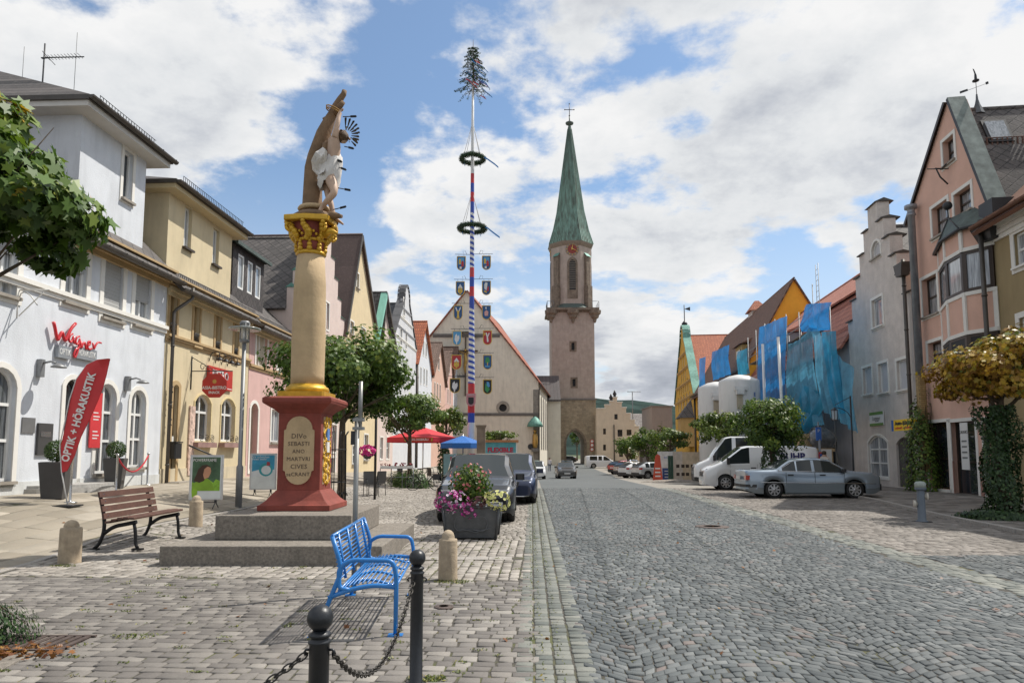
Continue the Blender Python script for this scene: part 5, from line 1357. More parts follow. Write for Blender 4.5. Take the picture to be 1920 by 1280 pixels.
MB().mat(m_blue).box(-.22,-.001,0,.05,0,b_).build('blue_end',s_);text_mesh('Auto-Schilder',.42*b_,m_ink,.003,parent=s_,loc=(a_*.5,-.006,b_*.66),bold=.012,sx=a_/(b_*2.75));text_mesh('schnell - preiswert',.26*b_,m_redi,.003,parent=s_,loc=(a_*.5,-.006,b_*.25),bold=.006,sx=a_/(b_*2.35))
q=MB().mat(m_dark).tube([(a_*.2,.05,b_*.5),(a_*.2,.5,b_*.5)],.02,4);q.tube([(a_*.8,.05,b_*.5),(a_*.8,.5,b_*.5)],.02,4);q.build('bracket',s_)
HG=h
p=h.px(1727,700,-.25);
fl=thing('flue_pipe','tall grey metal flue on a brick base between the grey and the salmon house','flue',h.P(p[0],-.3,0),h.rz)
zf=h.px(1707,388,-.3)[1];zk=h.px(1722,705,-.3)[1]
MB().mat(M('zinc',(.30,.32,.35),rough=.4,metal=.5,var=.15)).lathe([(.14,zk),(.14,zf-.4),(.17,zf-.39),(.17,zf-.3),(.14,zf-.29),(.14,zf-.1),(.24,zf-.09),(.24,zf+.05)],16,(0,0,0)).build('pipe',fl)
MB().mat(tiles('yellow_brick',(.30,.20,.08),(.42,.29,.12),(.12,.09,.06),'xz',.25,.08,.01)).cbox((0,.02,zk/2+.8-.4),(.30,.30,zk-1.6+.8),bev=.05).build('brick_shaft',fl)
A,B=Rp(1727),Rp(1886)
h=House('salmon_bay_house','salmon gabled house with a copper roofed bay window and green copper verge','house',A,B,zr_(26),16)
W=h.W;ap=h.px(1777,194);el=h.px(1727,398);er=h.px(1878,368)
m_sal=plaster('plaster_rosewood',(.66,.42,.33),stain=.14)
out=[(0,-1),(W,-1),(W,er[1]),(ap[0]+.25,ap[1]),(ap[0]-.12,ap[1]),(0,el[1])]
ops=[h.box(1770,314,1788,250),h.box(1750,448,1776,372),h.box(1791,410,1820,344),h.box(1732,596,1756,512),h.box(1742,690,1766,636)]
d1=h.box(1745,914,1779,790);d2=h.box(1787,926,1828,788);d3=(d2[1]+.5,W-.25,0,d2[3],0)
h.wall(out,ops+[d1,d2,d3],m_sal,depth=.55)
h.wall([(0,-1),(W,-1),(W,er[1]-.35),(ap[0]+.06,ap[1]-.55),(0,el[1]-.35)],[],m_sal,depth=15,y0=.553,name='rear_wall')
for o in ops: h.window(o,frame=m_dframe,sur=m_whitet,sw=.13,cols=1,rows=2,sill=m_stonesill,y=.2,pane=m_glassc)
for o in (d1,d2):
 w_=h.window(o,frame=m_dframe,sur=m_whitet,sw=.13,cols=1,tr=[.45],y=.22,name='door')
 text_mesh('DRINGS',.22,m_sw,.002,parent=w_,loc=((o[0]+o[1])/2,.2,1.9)) if False else None
h.window(d3,frame=m_dframe,sur=m_whitet,sw=.1,cols=2,tr=[.75],y=.2,name='shop_window',pane=glass('glass_shop',(.05,.05,.05),(.30,.16,.10)))
h.stringc(-1,0,W,2.1,.02,plaster('base_rose',(.38,.20,.16),stain=.3),'plinth',prof=1) if False else None
for a_,b_ in ((0,d1[0]-.16),(d1[1]+.16,d2[0]-.16),(d2[1]+.16,d3[0]-.14)):
 MB().mat(plaster('base_rose',(.36,.20,.16),stain=.3)).box(a_,b_,-.025,.02,-1,1.2).build('plinth',h.root)
h.roof_gable(0,W,el[1]-.3,ap[0]+.06,ap[1]-.5,.56,15.4,m_slatey,over=.05,ze2=er[1]-.3)
q=MB().mat(M('aged_copper',(.20,.235,.215),rough=.6,metal=.2,var=.35,scale=3,stain=.4))
x1_,z1_=W+.12,er[1]-.02;x0_,z0_=ap[0]+.20,ap[1]+.12
d_=Vector((x1_-x0_,0,z1_-z0_)).normalized();nn=Vector((-d_.z,0,d_.x));nn=nn if nn.z > 0 else -nn
P_=[Vector((x0_,-.12,z0_))+nn*.02,Vector((x1_,-.12,z1_))+nn*.02,Vector((x1_,.5,z1_))+nn*.04,Vector((x0_,.5,z0_))+nn*.04]
q.poly(P_);q.poly([P_[3],P_[2],Vector((x1_,.57,z1_))-nn*.4,Vector((x0_,.57,z0_))-nn*.4]);q.mat(m_dark);q.poly([P_[0],P_[1],P_[1]-nn*.13,P_[0]-nn*.13])
q.mat(m_dark).box(W-.3,W+.5,-.2,.9,z1_-.9,z1_+.06);q.prism([(W-.3,-.3),(W+.5,-.3),(W+.5,.8),(W-.3,.8)],z1_-1.3,z1_-.75,top=[(W-.45,-.45),(W+.65,-.45),(W+.65,.9),(W-.45,.9)])
q.build('copper_verge',h.root,fixn=False)
q=MB().mat(m_dframe);xe,zee=-.12,el[1]-.2;d_=Vector((ap[0]-xe,0,ap[1]-zee)).normalized();nn=Vector((-d_.z,0,d_.x));nn=nn if nn.z > 0 else -nn
P_=[Vector((xe,-.14,zee)),Vector((ap[0],-.14,ap[1]))]
q.poly([P_[0],P_[1],P_[1]+nn*.14,P_[0]+nn*.14]);q.poly([P_[0]+nn*.14,P_[1]+nn*.14,P_[1]+nn*.14+Vector((0,.8,0)),P_[0]+nn*.14+Vector((0,.8,0))]);q.build('verge_board',h.root,fixn=False)
def roofpt(px_,py_,dx):
 """point on the near roof slope of the salmon house"""
 sl_=(er[1]-.3-(ap[1]-.5))/(W-(ap[0]+.06));d=ray(px_,py_);O=Vector((h.A.x,h.A.y,h.zb));C=Vector((0,0,1.6))
 pl=h.ux*(-sl_)+Vector((0,0,1));P0=h.P(ap[0]+.06,0,ap[1]-.5+.14);t_=(P0-C).dot(pl)/d.dot(pl);p=C+d*t_-O
 return Vector((p.dot(h.ux),p.dot(h.uy),p.z))
sl_ang=math.atan2(ap[1]-.25-(er[1]-.1),W-(ap[0]+.06))
rp=roofpt(1867,250,0)
q=MB().mat(m_dark);q.T=Matrix.Translation(rp) @ Matrix.Rotation(sl_ang,4,'Y');q.cbox((0,0,.06),(1.15,.85,.14));rw=q.build('roof_window',h.root);q=MB().mat(m_glassl);q.T=Matrix.Translation(rp) @ Matrix.Rotation(sl_ang,4,'Y');q.cbox((0,0,.14),(.95,.66,.03));q.build('pane',rw)
ra,rb=roofpt(1850,278,0),roofpt(1919,276,0);rb=Vector((ra.x,15,ra.z))
q=MB().mat(M('rust_brown',(.10,.05,.035),var=.3));y=ra.y
while y < 13: q.box(ra.x-.02,ra.x+.02,y,y+.05,ra.z,ra.z+.38);y += .17
q.tube([(ra.x,ra.y,ra.z+.38),(ra.x,13,ra.z+.38)],.02,4);q.tube([(ra.x,ra.y,ra.z+.1),(ra.x,13,ra.z+.1)],.02,4);q.build('snow_guard',h.root)
zrg=ap[1]-.4;yv=2.6
for yv_ in [k*.25 for k in range(2,60)]:
 X,Yp=proj(h.P(ap[0]+.06,yv_,zrg+.1))
 if X >= 1828: yv=yv_;break
q=MB().mat(M('zinc_dark',(.10,.105,.11),rough=.45,metal=.5,var=.2)).lathe([(.62,-.35),(.42,.15),(.22,.7),(.11,1.2),(.07,1.7)],8,(0,0,0),smooth=False);tu=q.build('turret',h.root)
zT=max([z_/50 for z_ in range(int(zrg*50),int(zrg*50)+400) if proj(h.P(ap[0]+.06,yv,z_/50))[1] > 128]);VS=(zT-zrg)/4.3
tu.location=(ap[0]+.06,yv,zrg);tu.scale=(VS,)*3
vz,yv,vx=1.7,0,0;q=MB().mat(m_dark)
q.tube([(vx,yv,vz),(vx,yv,vz+1.5)],.03,5);q.lathe([(.02,1.2),(.3,1.32),(.3,1.42),(.1,1.5)],10,(vx,yv,vz))
q.tube([(vx,yv-1.2,vz+.3),(vx,yv+1.0,vz+1.05)],.02,5)
q.prism_x([(yv-1.5,vz+.15),(yv-.75,vz+.4),(yv-.8,vz+.6),(yv-1.5,vz+.38)],-.01,.01);q.prism_x([(yv+.9,vz+.9),(yv+1.15,vz+1.0),(yv+1.1,vz+1.25),(yv+.85,vz+1.15)],-.01,.01)
q.prism_x([(yv-.12,vz+1.5),(yv+.12,vz+1.5),(yv+.1,vz+1.9),(yv-.1,vz+2.5),(yv-.2,vz+2.6),(yv-.08,vz+2.1)],-.03,.03)
vn=q.build('weather_vane',tu)
q=MB().mat(m_dark);bp=h.px(1779,326,-.05)
q.tube([(bp[0],-.05,bp[1]+.45),(bp[0]+.02,-.3,bp[1]+.2),(bp[0],-.5,bp[1]+.25),(bp[0]-.02,-.35,bp[1]-.1),(bp[0],-.1,bp[1]-.4)],.03,5);q.tube([(bp[0],-.05,bp[1]+.2),(bp[0],-.8,bp[1]+.22)],.02,4);q.build('sign_bracket',h.root)
bd=.62;bc=.62;b0=h.px(1827,510,-.62)[0]-3.4;bx1=b0+3.50
xl_=b0+.05
bp_=[(xl_,0),(xl_+bc,-bd),(bx1-bc*.2,-bd),(bx1,-bd*.9),(bx1,0)]
bp_=[(xl_,0),(xl_+.15,-.45),(xl_+.95,-bd),(bx1-.15,-bd),(bx1,-.9),(bx1,0)]
bpl=[(bx1,0),(xl_,0)][::-1]
poly_=[(xl_,.0),(xl_,-.10),(xl_+1.45,-bd+.04),(xl_+2.65,-bd),(bx1,-.06),(bx1,0)]
z_a=h.px(1800,625,-bd)[1];z_b=h.px(1800,552,-bd)[1];z_c=h.px(1800,475,-bd)[1];z_d=h.px(1800,432,-bd)[1];z_e=h.px(1793,392,-.6)[1]
z_0=z_a-1.9
def bay_band(z0,z1,mat,name,off=0,parent=None):
 q=MB().mat(mat);cxm=sum(p[0] for p in poly_)/6
 pl=[(p[0]+(off if p[0] > cxm else -off)*(1 if off else 0),p[1]-off if p[1] < 0 else p[1]) for p in poly_]
 q.prism(pl[::-1],z0,z1);return q.build(name,parent or bay)
bay=MB().mat(m_sal).prism(poly_[::-1],z_a,z_b).build('bay',h.root)
bay_band(z_c,z_d,m_sal,'bay_frieze');bay_band(z_0,z_a-.13,m_black,'bay_core')
for z in (z_a-.12,z_b-.13,z_c+.0): bay_band(z,z+.13,m_whitet,'bay_band',.035)
def edge_pts():
 return list(zip(poly_[:-1],poly_[1:]))
m_cur=M('net_curtain',(.55,.57,.60),rough=.9,var=.12,scale=6)
for (p0,p1) in edge_pts():
 L=math.hypot(p1[0]-p0[0],p1[1]-p0[1])
 if L < .4: continue
 T=Matrix.Translation((p0[0],p0[1],0)) @ Matrix.Rotation(math.atan2(p1[1]-p0[1],p1[0]-p0[0]),4,'Z')
 for za_,zb_2 in ((z_b+.0,z_c),(z_0,z_a-.12)):
  q=MB().mat(m_dframe);q.T=T;lo_=[(0,za_),(L,za_),(L,zb_2),(0,zb_2)];e_=.13;li_=[(e_,za_+.12),(L-e_,za_+.12),(L-e_,zb_2-.1),(e_,zb_2-.1)]
  q.ring(lo_,li_,-.01,.08);wf=q.build('window',bay,fixn=False);q=MB().mat(glass('glass_bay',(.20,.22,.24),(.50,.54,.58)));q.T=T;q.plate([[(e_*.6,za_+.05),(L-e_*.6,za_+.05),(L-e_*.6,zb_2-.05),(e_*.6,zb_2-.05)]],.04);q.build('pane',wf,fixn=False)
 for za_,zb_2 in ((z_a,z_b),(z_c,z_d)):
  for xq in (0,L): q=MB().mat(m_whitet);q.T=T;q.box(xq-.07,xq+.07,-.03,.02,za_,zb_2);q.build('bay_pilaster',bay)
q=MB().mat(m_copperd);big=[]
cxm,cym=(xl_+bx1)/2,0
for p in poly_: big.append((cxm+(p[0]-cxm)*1.17,p[1]*1.22 if p[1] < 0 else 0))
ridge=[(cxm-.35,-.25),(cxm+.9,-.02)]
bb=[q._v((x,y,z_d+.02)) for x,y in big];apx=q._v((cxm-.35,-.35,z_e));apx2=q._v((cxm+.7,0,z_e+.05));
for i in range(len(bb)-1): q.face((bb[i],bb[i+1],apx if i < 3 else apx2),False)
q.face((bb[3],apx2,apx),False);q.face((bb[0],apx,apx2),False);q.face(bb[::-1],False)
bro=q.build('bay_roof',bay)
q=MB().mat(m_dark)
for x,y in big: q.tube([(x,y,z_d+.03),(cxm-.35,-.35,z_e+.02)],.03,4)
q.tube([(x,y,z_d-.02) for x,y in big],.06,5);q.tube([(cxm-.35,-.35,z_e),(cxm-.35,-.35,z_e+.4)],.025,5);q.ball((cxm-.35,-.35,z_e+.5),.16,10);q.build('roof_trim',bro)
h.downpipe(W+.1,h.px(1880,400)[1],0,y=-.4,r=.075)
HS=h
A=Rp(1889);B=Rp(2250)
h=House('olive_house','olive brown house with cream cornice cut off by the right edge of the picture','house',A,B,zr_(22),9)
W=h.W;zt_=h.px(1900,410)[1]
m_ol=plaster('plaster_olive',(.33,.255,.14),stain=.2)
ops=[h.box(1905,502,1945,418),h.box(1915,650,1955,583)]
ops += [(o[0]+2.4,o[1]+2.4,o[2],o[3],0) for o in ops]
h.wall(h.rect(zt_),ops,m_ol)
for o in ops: h.window(o,sur=m_whitet,sw=.18,pane=m_glassc,sill=m_whitet,cols=2,rows=2)
h.stringc(zt_-.45,-.02,W,.3,.15,m_whitet,'cornice',prof=2);h.stringc(zt_-.14,-.02,W,.4,.5,m_whitet,'cornice',prof=3)
h.roof_eaves(-.1,W,zt_+.35,zt_+4.6,4.6,M('brown_tile',(.16,.07,.04)),over=.55);h.gutter(0,W,-.66,zt_+.12,.11,mat=M('gutter_copper',(.16,.075,.045),rough=.5,metal=.3))
HO=h
# ================================================================ vehicles
m_tyre=M('tyre_rubber',(.018,.018,.018),rough=.8,var=.1);m_rim=M('alloy',(.42,.42,.43),rough=.3,metal=.85,var=.05)
m_plast=M('black_plastic',(.022,.022,.024),rough=.55);m_under=M('underbody',(.008,.008,.008),rough=.9)
m_carg,t,b=principled('car_glass');b.inputs['Base Color'].default_value=(.025,.032,.035,1);b.inputs['Roughness'].default_value=.03;b.inputs['Specular IOR Level'].default_value=.55
m_lamp=M('lamp_clear',(.55,.57,.60),rough=.12,var=.1,coat=1);m_rlamp=M('lamp_red',(.38,.015,.01),rough=.2,var=.1,coat=1);m_olamp=M('lamp_orange',(.75,.22,.01),rough=.2,coat=1)
m_chrome=M('chrome',(.6,.6,.61),rough=.12,metal=1,var=.02);m_plate=M('number_plate',(.62,.62,.60),rough=.5)
m_seat=M('car_seat',(.05,.05,.055),rough=.9)
def car(name,label,cat,pos,heading,L,W,prof,deck,wheels,paintm,wr=.32,glass_rng=(),pillar=(),zb=.17,belt=None,tumble=.80,group=None,rim=None,van=False,front='sedan',bumper=m_plast,hubcap=False,cladding=None,spokes=8):
 """x along the car, front at +L/2.  deck: list of (x, z) top outline; belt: list (x,z) shoulder line; glass ranges in x"""
 t=thing(name,label,cat,pos,heading,group)
 X=[p[0] for p in deck];Z=[p[1] for p in deck];BX=[p[0] for p in belt];BZ=[p[1] for p in belt]
 xs=set(np.round(np.linspace(-L/2,L/2,60),4).tolist())
 for p in list(deck)+list(belt): xs.add(round(p[0],4))
 for a,b_ in glass_rng: xs.add(round(a,4));xs.add(round(b_,4))
 for wx in wheels:
  for k in range(-8,9): xs.add(round(wx+(wr+.07)*math.sin(k*PI/16),4))
 xs=sorted(x for x in xs if -L/2-1e-6 <= x <= L/2+1e-6);cl=[xs[0]]
 for x in xs[1:]:
  if x-cl[-1] > .012: cl.append(x)
 xs=cl
 def wid(x):
  e=(L/2-abs(x));r=.55 if not van else .35;f=1 if e > r else math.sqrt(max(0,1-((r-e)/r)**2))
  return W/2*((.80 if not van else .88)+(.20 if not van else .12)*f)
 rows=[];info=[]
 for x in xs:
  zt=np.interp(x,X,Z);zbt=min(np.interp(x,BX,BZ),zt-.01);w_=wid(x);e=L/2-abs(x)
  zl=zb+.10*max(0,1-e/.5)**2*(1 if e < .5 else 0)+(.02 if e < .2 else 0)
  za=zl
  for wx in wheels:
   R_=wr+.06
   if abs(x-wx) < R_: za=max(za,wr+math.sqrt(R_*R_-(x-wx)**2))
  za=min(za,zbt-.08)
  cab=zt-zbt
  f=min(1,cab/.35);wt=w_*(1-(1-tumble)*f)
  zm=za+(zbt-za)*.55
  sec=[(w_*.955,za),(w_*.995,za+(zm-za)*.5),(w_,zm),(w_*.985,zbt-.05),(w_*.955,zbt),(wt*(1 if cab > .12 else .93)+.0,zt-min(.07,cab*.3)),(wt*.86,zt-min(.015,cab*.1)),(wt*.45,zt+.004),(0,zt+.008)]
  rows.append(sec);info.append((x,zt,zbt,cab))
 body=MB().mat(paintm);glassp={}
 n=len(rows[0])
 def side_glass(x0,x1): 
  xm=(x0+x1)/2
  for gi,(a,b_) in enumerate(glass_rng):
   if a-1e-4 <= x0 and x1 <= b_+1e-4: return gi
  return None
 sl_i=[]
 for i in range(len(xs)-1):
  x0,x1=xs[i],xs[i+1];A_,B_=rows[i],rows[i+1]
  for k in range(n-1):
   for sg in (1,-1):
    q=[(x0,sg*A_[k][0],A_[k][1]),(x1,sg*B_[k][0],B_[k][1]),(x1,sg*B_[k+1][0],B_[k+1][1]),(x0,sg*A_[k+1][0],A_[k+1][1])]
    if sg < 0: q=q[::-1]
    body.cur=0
    if k == 0 and cladding: body.mat(cladding)
    else: body.mat(paintm)
    slope=abs(info[i+1][1]-info[i][1])/(x1-x0);cabm=min(info[i][3],info[i+1][3])
    key=None
    if k == 4 and side_glass(x0,x1) is not None and max(info[i][3],info[i+1][3]) > .05: key=('side_window',side_glass(x0,x1),sg)
    if k in (6,7) and slope > .28 and max(info[i][3],info[i+1][3]) > .12 and glass_rng[0][0]-.9 < x0 and x1 < glass_rng[-1][1]+.2+.1*van and (slope > .4 or not van): key=('windscreen' if (x0 > 0) else 'rear_window',0,0)
    if key and not (van and key[0] == 'rear_window'):
     g=glassp.setdefault(key,MB().mat(m_carg));g.poly(q,True)
    else: body.poly(q,True)
 for i,s_ in ((0,-1),(len(xs)-1,1)):
  ring_=[(xs[i],w_,z_) for w_,z_ in rows[i]]+[(xs[i],-w_,z_) for w_,z_ in rows[i][::-1][1:]]
  body.mat(paintm);body.face([body._v(p) for p in ring_],False)
 bo=body.build('body',t)
 for (nm,gi,sg),g in sorted(glassp.items(),key=str): g.build(nm,t)
 zf=lambda x: np.interp(x,X,Z)
 MB().mat(m_under).box(-L/2+.25,L/2-.25,-W/2*.78,W/2*.78,zb+.02,.62).build('underbody',t)
 for wx in wheels:
  for sg in (1,-1):
   c=(wx,sg*(W/2-.12),wr);q=MB().mat(m_tyre)
   q.lathe([(wr*.70,-.10),(wr*.93,-.10),(wr,-.06),(wr,.06),(wr*.93,.10),(wr*.70,.10)],28,c,axis='y',cap=False);wh=q.build('wheel',t)
   q=MB().mat(m_rim if rim is None else rim);yo=c[1]+sg*.085;rr=wr*.68
   q.lathe([(rr,-.004*sg),(rr*.90,.012*sg),(rr*.88,-.03*sg)],28,(wx,yo,wr),axis='y',cap=False);
   for k in range(spokes):
    a_=2*PI*k/spokes;ca_,sa_=math.cos(a_),math.sin(a_);hw0,hw1=rr*.16,rr*.13
    q.poly([(wx+ca_*rr*.18-sa_*hw0,yo+sg*.012,wr+sa_*rr*.18+ca_*hw0),(wx+ca_*rr*.18+sa_*hw0,yo+sg*.012,wr+sa_*rr*.18-ca_*hw0),(wx+ca_*rr*.93+sa_*hw1,yo+sg*.006,wr+sa_*rr*.93-ca_*hw1),(wx+ca_*rr*.93-sa_*hw1,yo+sg*.006,wr+sa_*rr*.93+ca_*hw1)])
   q.lathe([(rr*.26,-.02),(rr*.24,.016),(.01,.02)] if sg > 0 else [(rr*.26,.02),(rr*.24,-.016),(.01,-.02)],14,(wx,yo,wr),axis='y')
   q.build('rim',wh,fixn=False);MB().mat(m_under).lathe([(wr*.66,-.05),(wr*.66,.05)],20,(wx,c[1],wr),axis='y').build('brake_disc',wh)
   aq=MB().mat(m_under);aq.lathe([(wr+.055,-.20*sg),(wr+.055,-.09*sg)],24,c,axis='y');aq.build('wheel_arch',t)
 return t,wid,(lambda x: float(np.interp(x,BX,BZ))),zf
def pos(px,py): p=ground(px,py);return (p.x,p.y,H(p.x,p.y))
def add_plate(t,x,z,txt=None,s=1,parent_rot=0):
 q=MB().mat(m_plate).box(min(x,x+.012*s),max(x,x+.012*s),-.26,.26,z-.055,z+.055);o=q.build('number_plate',t)
 if txt: text_mesh(txt,.105,m_ink,.001,parent=o,loc=(x+.014*s,0,z),rot=(R(90),0,R(90)*s))
m_silver=paint('paint_silver_blue',(.27,.33,.40),.55);m_lowgrey=paint('paint_grey_cladding',(.16,.19,.21),.3)
cw=pos(1545,935);Yc=cw[1]+.95
sx=(1508-960)/1280*Yc*cT
L=4.74;head=R(-3)
deck=[(-2.37,.97),(-2.28,1.01),(-1.45,1.03),(-1.30,1.05),(-.78,1.375),(-.35,1.43),(.30,1.43),(.62,1.385),(1.22,1.02),(1.32,.99),(2.05,.93),(2.28,.88),(2.37,.80)]
belt=[(-2.37,.90),(-2.2,.95),(-1.3,.965),(0,.935),(1.2,.93),(2.05,.885),(2.37,.76)]
t,wid,bl,zf=car('silver_sedan','older silver blue four door sedan parked sideways with its nose to the right','car',(sx,Yc,H(sx,Yc)),head,L,1.74,None,deck,(-1.40,1.42),m_silver,wr=.315,
 glass_rng=((-1.10,-.62),(-.57,-.06),(.04,.98)),belt=belt,tumble=.79,cladding=m_lowgrey)
for sg in (1,-1):
 y=sg*(.872)
 q=MB().mat(m_chrome);q.tube([(-2.0,sg*.845,.58),(-1.75,y,.575),(1.95,y,.545),(2.15,sg*.84,.54)],.012,5);q.build('side_trim',t)
 q=MB().mat(m_lowgrey);q.box(-1.02,1.03,y-.012,y+.012,.22,.55);q.build('side_cladding',t)
 q=MB().mat(m_chrome);q.tube([(-1.25,sg*.80,.985),(-.62,sg*.655,1.36),(0,sg*.66,1.395),(.5,sg*.655,1.365),(1.12,sg*.80,.965)],.013,5);q.tube([(-1.25,sg*.832,.975),(1.12,sg*.835,.95)],.011,5);q.build('window_trim',t)
 for x0 in (-.92,.20): q=MB().mat(m_plast);q.cbox((x0+.1,sg*.868,.84),(.20,.035,.045),bev=.01);q.build('door_handle',t)
 for x0 in (-.98,.03,1.06):
  q=MB().mat(m_under);q.tube([(x0,sg*.869,.93),(x0,sg*.878,.60),(x0,sg*.868,.22)],.006,4);q.build('door_gap',t)
 q=MB().mat(m_plast);q.cbox((1.02,sg*.92,1.0),(.13,.16,.12),bev=.03);q.build('mirror',t)
 q=MB().mat(m_rlamp);q.box(-2.385,-2.16,min(sg*.60,sg*.80),max(sg*.60,sg*.80),.66,.82);q.prism([(-2.36,sg*.73),(-2.0,sg*.838),(-2.0,sg*.80),(-2.3,sg*.6)],.655,.815);tl=q.build('taillight',t)
 MB().mat(m_olamp).prism([(-2.20,sg*.80),(-1.99,sg*.845),(-1.99,sg*.80),(-2.2,sg*.78)],.765,.82).build('indicator',tl)
 q=MB().mat(M('lamp_amber_red',(.42,.06,.02),rough=.2,coat=1));q.prism([(2.10,sg*.80),(2.30,sg*.71),(2.26,sg*.6),(2.05,sg*.7)],.62,.77);q.build('headlight',t)
q=MB().mat(m_plast);q.prism([(2.0,.84),(2.40,.70),(2.46,.3),(2.46,-.3),(2.40,-.70),(2.0,-.84),(2.0,-.7),(2.0,.7)],.30,.52);q.build('front_bumper',t)
q=MB().mat(m_silver);q.prism([(-2.0,.86),(-2.38,.74),(-2.45,.3),(-2.45,-.3),(-2.38,-.74),(-2.0,-.86),(-2.0,-.7),(-2.0,.7)],.34,.58);q.mat(m_plast);q.prism([(-2.02,.872),(-2.385,.76),(-2.46,.3),(-2.46,-.3),(-2.385,-.76),(-2.02,-.872),(-2.0,-.7),(-2.0,.7)],.40,.50);q.build('rear_bumper',t)
add_plate(t,-2.44,.72,None,-1)
for x0,y0 in ((-.55,.35),(-.55,-.35),(.45,.35),(.45,-.35)): q=MB().mat(m_seat);q.cbox((x0,y0,.9),(.16,.45,.6));q.cbox((x0-.02,y0,1.18),(.1,.25,.14),bev=.03);q.build('seat',t)
q=MB().mat(m_plast);q.tube([(-2.3,.3,.26),(-2.5,.3,.25)],.03,6);q.build('exhaust',t)
m_vwhite=paint('paint_van_white',(.68,.69,.70),0)
def van(name,label,px,py,yaw,L,Hh,Wd,hood,txt=None,dark_window=False,group=None,Y=None,sx=None,low=None):
 p=pos(px,py) if Y is None else (sx,Y,H(sx,Y))
 hl,hz=hood;deck=[(-L/2,Hh-.25),(-L/2+.08,Hh-.06),(-L/2+.5,Hh),(L/2-hl-1.0,Hh+.0),(L/2-hl-.72,Hh-.06),(L/2-hl+.12,hz+.06),(L/2-hl+.22,hz),(L/2-.35,hz-.16),(L/2-.08,hz-.32),(L/2,hz-.5)]
 bz=hz-.02
 belt=[(-L/2,bz+.02),(L/2-hl-1.0,bz-.0),(L/2-hl+.2,hz-.06),(L/2-.1,hz-.4),(L/2,hz-.54)]
 return car(name,label,'van',p,yaw,L,Wd,None,deck,(-L/2+1.05,L/2-.95),m_vwhite,wr=.34,glass_rng=((L/2-hl-1.05,L/2-hl-.12),)+(((-L/2+.5,-L/2+1.6),(-L/2+1.75,L/2-hl-1.25)) if dark_window else ()),belt=belt,tumble=.90,van=True,cladding=low,group=group)+((L,Hh,hl,hz,Wd),)
yv=31.5;xv=(1418-960)/1280*yv*cT
r_=van('white_van','lower white delivery van with dark lettering, between the silver sedan and the bigger van',0,0,R(172),4.97,1.98,1.95,(.95,1.22),Y=yv,sx=xv)
t=r_[0];L,Hh,hl,hz,Wd=r_[4]
def van_front(t,L,Wd,hz,mat_b,big=False):
 for sg in (1,-1):
  q=MB().mat(m_lamp);q.prism([(L/2-.52,sg*Wd*.475),(L/2-.10,sg*Wd*.40),(L/2-.12,sg*Wd*.34),(L/2-.5,sg*Wd*.40)],hz-.50,hz-.26);q.build('headlight',t)
  q=MB().mat(m_plast);q.cbox((L/2-1.05,sg*(Wd/2+.12),hz+.08),(.12,.2,.3),bev=.03);q.build('mirror',t)
  q=MB().mat(m_plast);q.cbox((L/2-2.15,sg*(Wd/2-.005),hz-.22),(.22,.03,.05));q.build('door_handle',t)
  for x0 in (L/2-1.15,L/2-2.32): MB().mat(m_greyi).tube([(x0,sg*(Wd/2-.015),hz-.05),(x0,sg*(Wd/2+.003),hz-.5),(x0,sg*(Wd/2-.02),.3)],.006,4).build('door_gap',t)
 q=MB().mat(mat_b);q.prism([(L/2-.6,Wd*.49),(L/2-.08,Wd*.42),(L/2+.04,.4),(L/2+.04,-.4),(L/2-.08,-Wd*.42),(L/2-.6,-Wd*.49),(L/2-.6,-.5),(L/2-.6,.5)],.22,.52 if not big else .60);q.build('front_bumper',t)
 q=MB().mat(m_plast);q.prism([(L/2-.2,.55),(L/2+.02,.45),(L/2+.02,-.45),(L/2-.2,-.55)],hz-.62,hz-.42);q.build('grille',t)
van_front(t,L,Wd,hz,m_vwhite)
side=1
o=text_mesh('BUHP',.42,M('ink_navy',(.03,.03,.16)),.004,parent=t,loc=(-1.35,Wd/2*.955+.01,1.50),rot=(R(86),0,PI),bold=.012);text_mesh('Team Vollsen Plan',.14,m_greyi,.003,parent=t,loc=(-1.15,Wd/2*.985+.01,1.20),rot=(R(89),0,PI))
for sg in (1,-1): MB().mat(m_rlamp).box(-L/2-.01,-L/2+.03,min(sg*.84,sg*.93),max(sg*.84,sg*.93),.95,1.7).build('taillight',t)
yv=37.5;xv=(1402-960)/1280*yv*cT
r_=van('white_high_van','tall white panel van with raised roof, farthest of the two white vans',0,0,R(170),5.9,2.62,2.0,(.95,1.38),Y=yv,sx=xv,low=m_plast,dark_window=True)
t=r_[0];L,Hh,hl,hz,Wd=r_[4];van_front(t,L,Wd,hz,m_plast,True)
m_blackp=paint('paint_black',(.010,.012,.016),.1);m_navy=paint('paint_navy',(.012,.022,.06),.4)
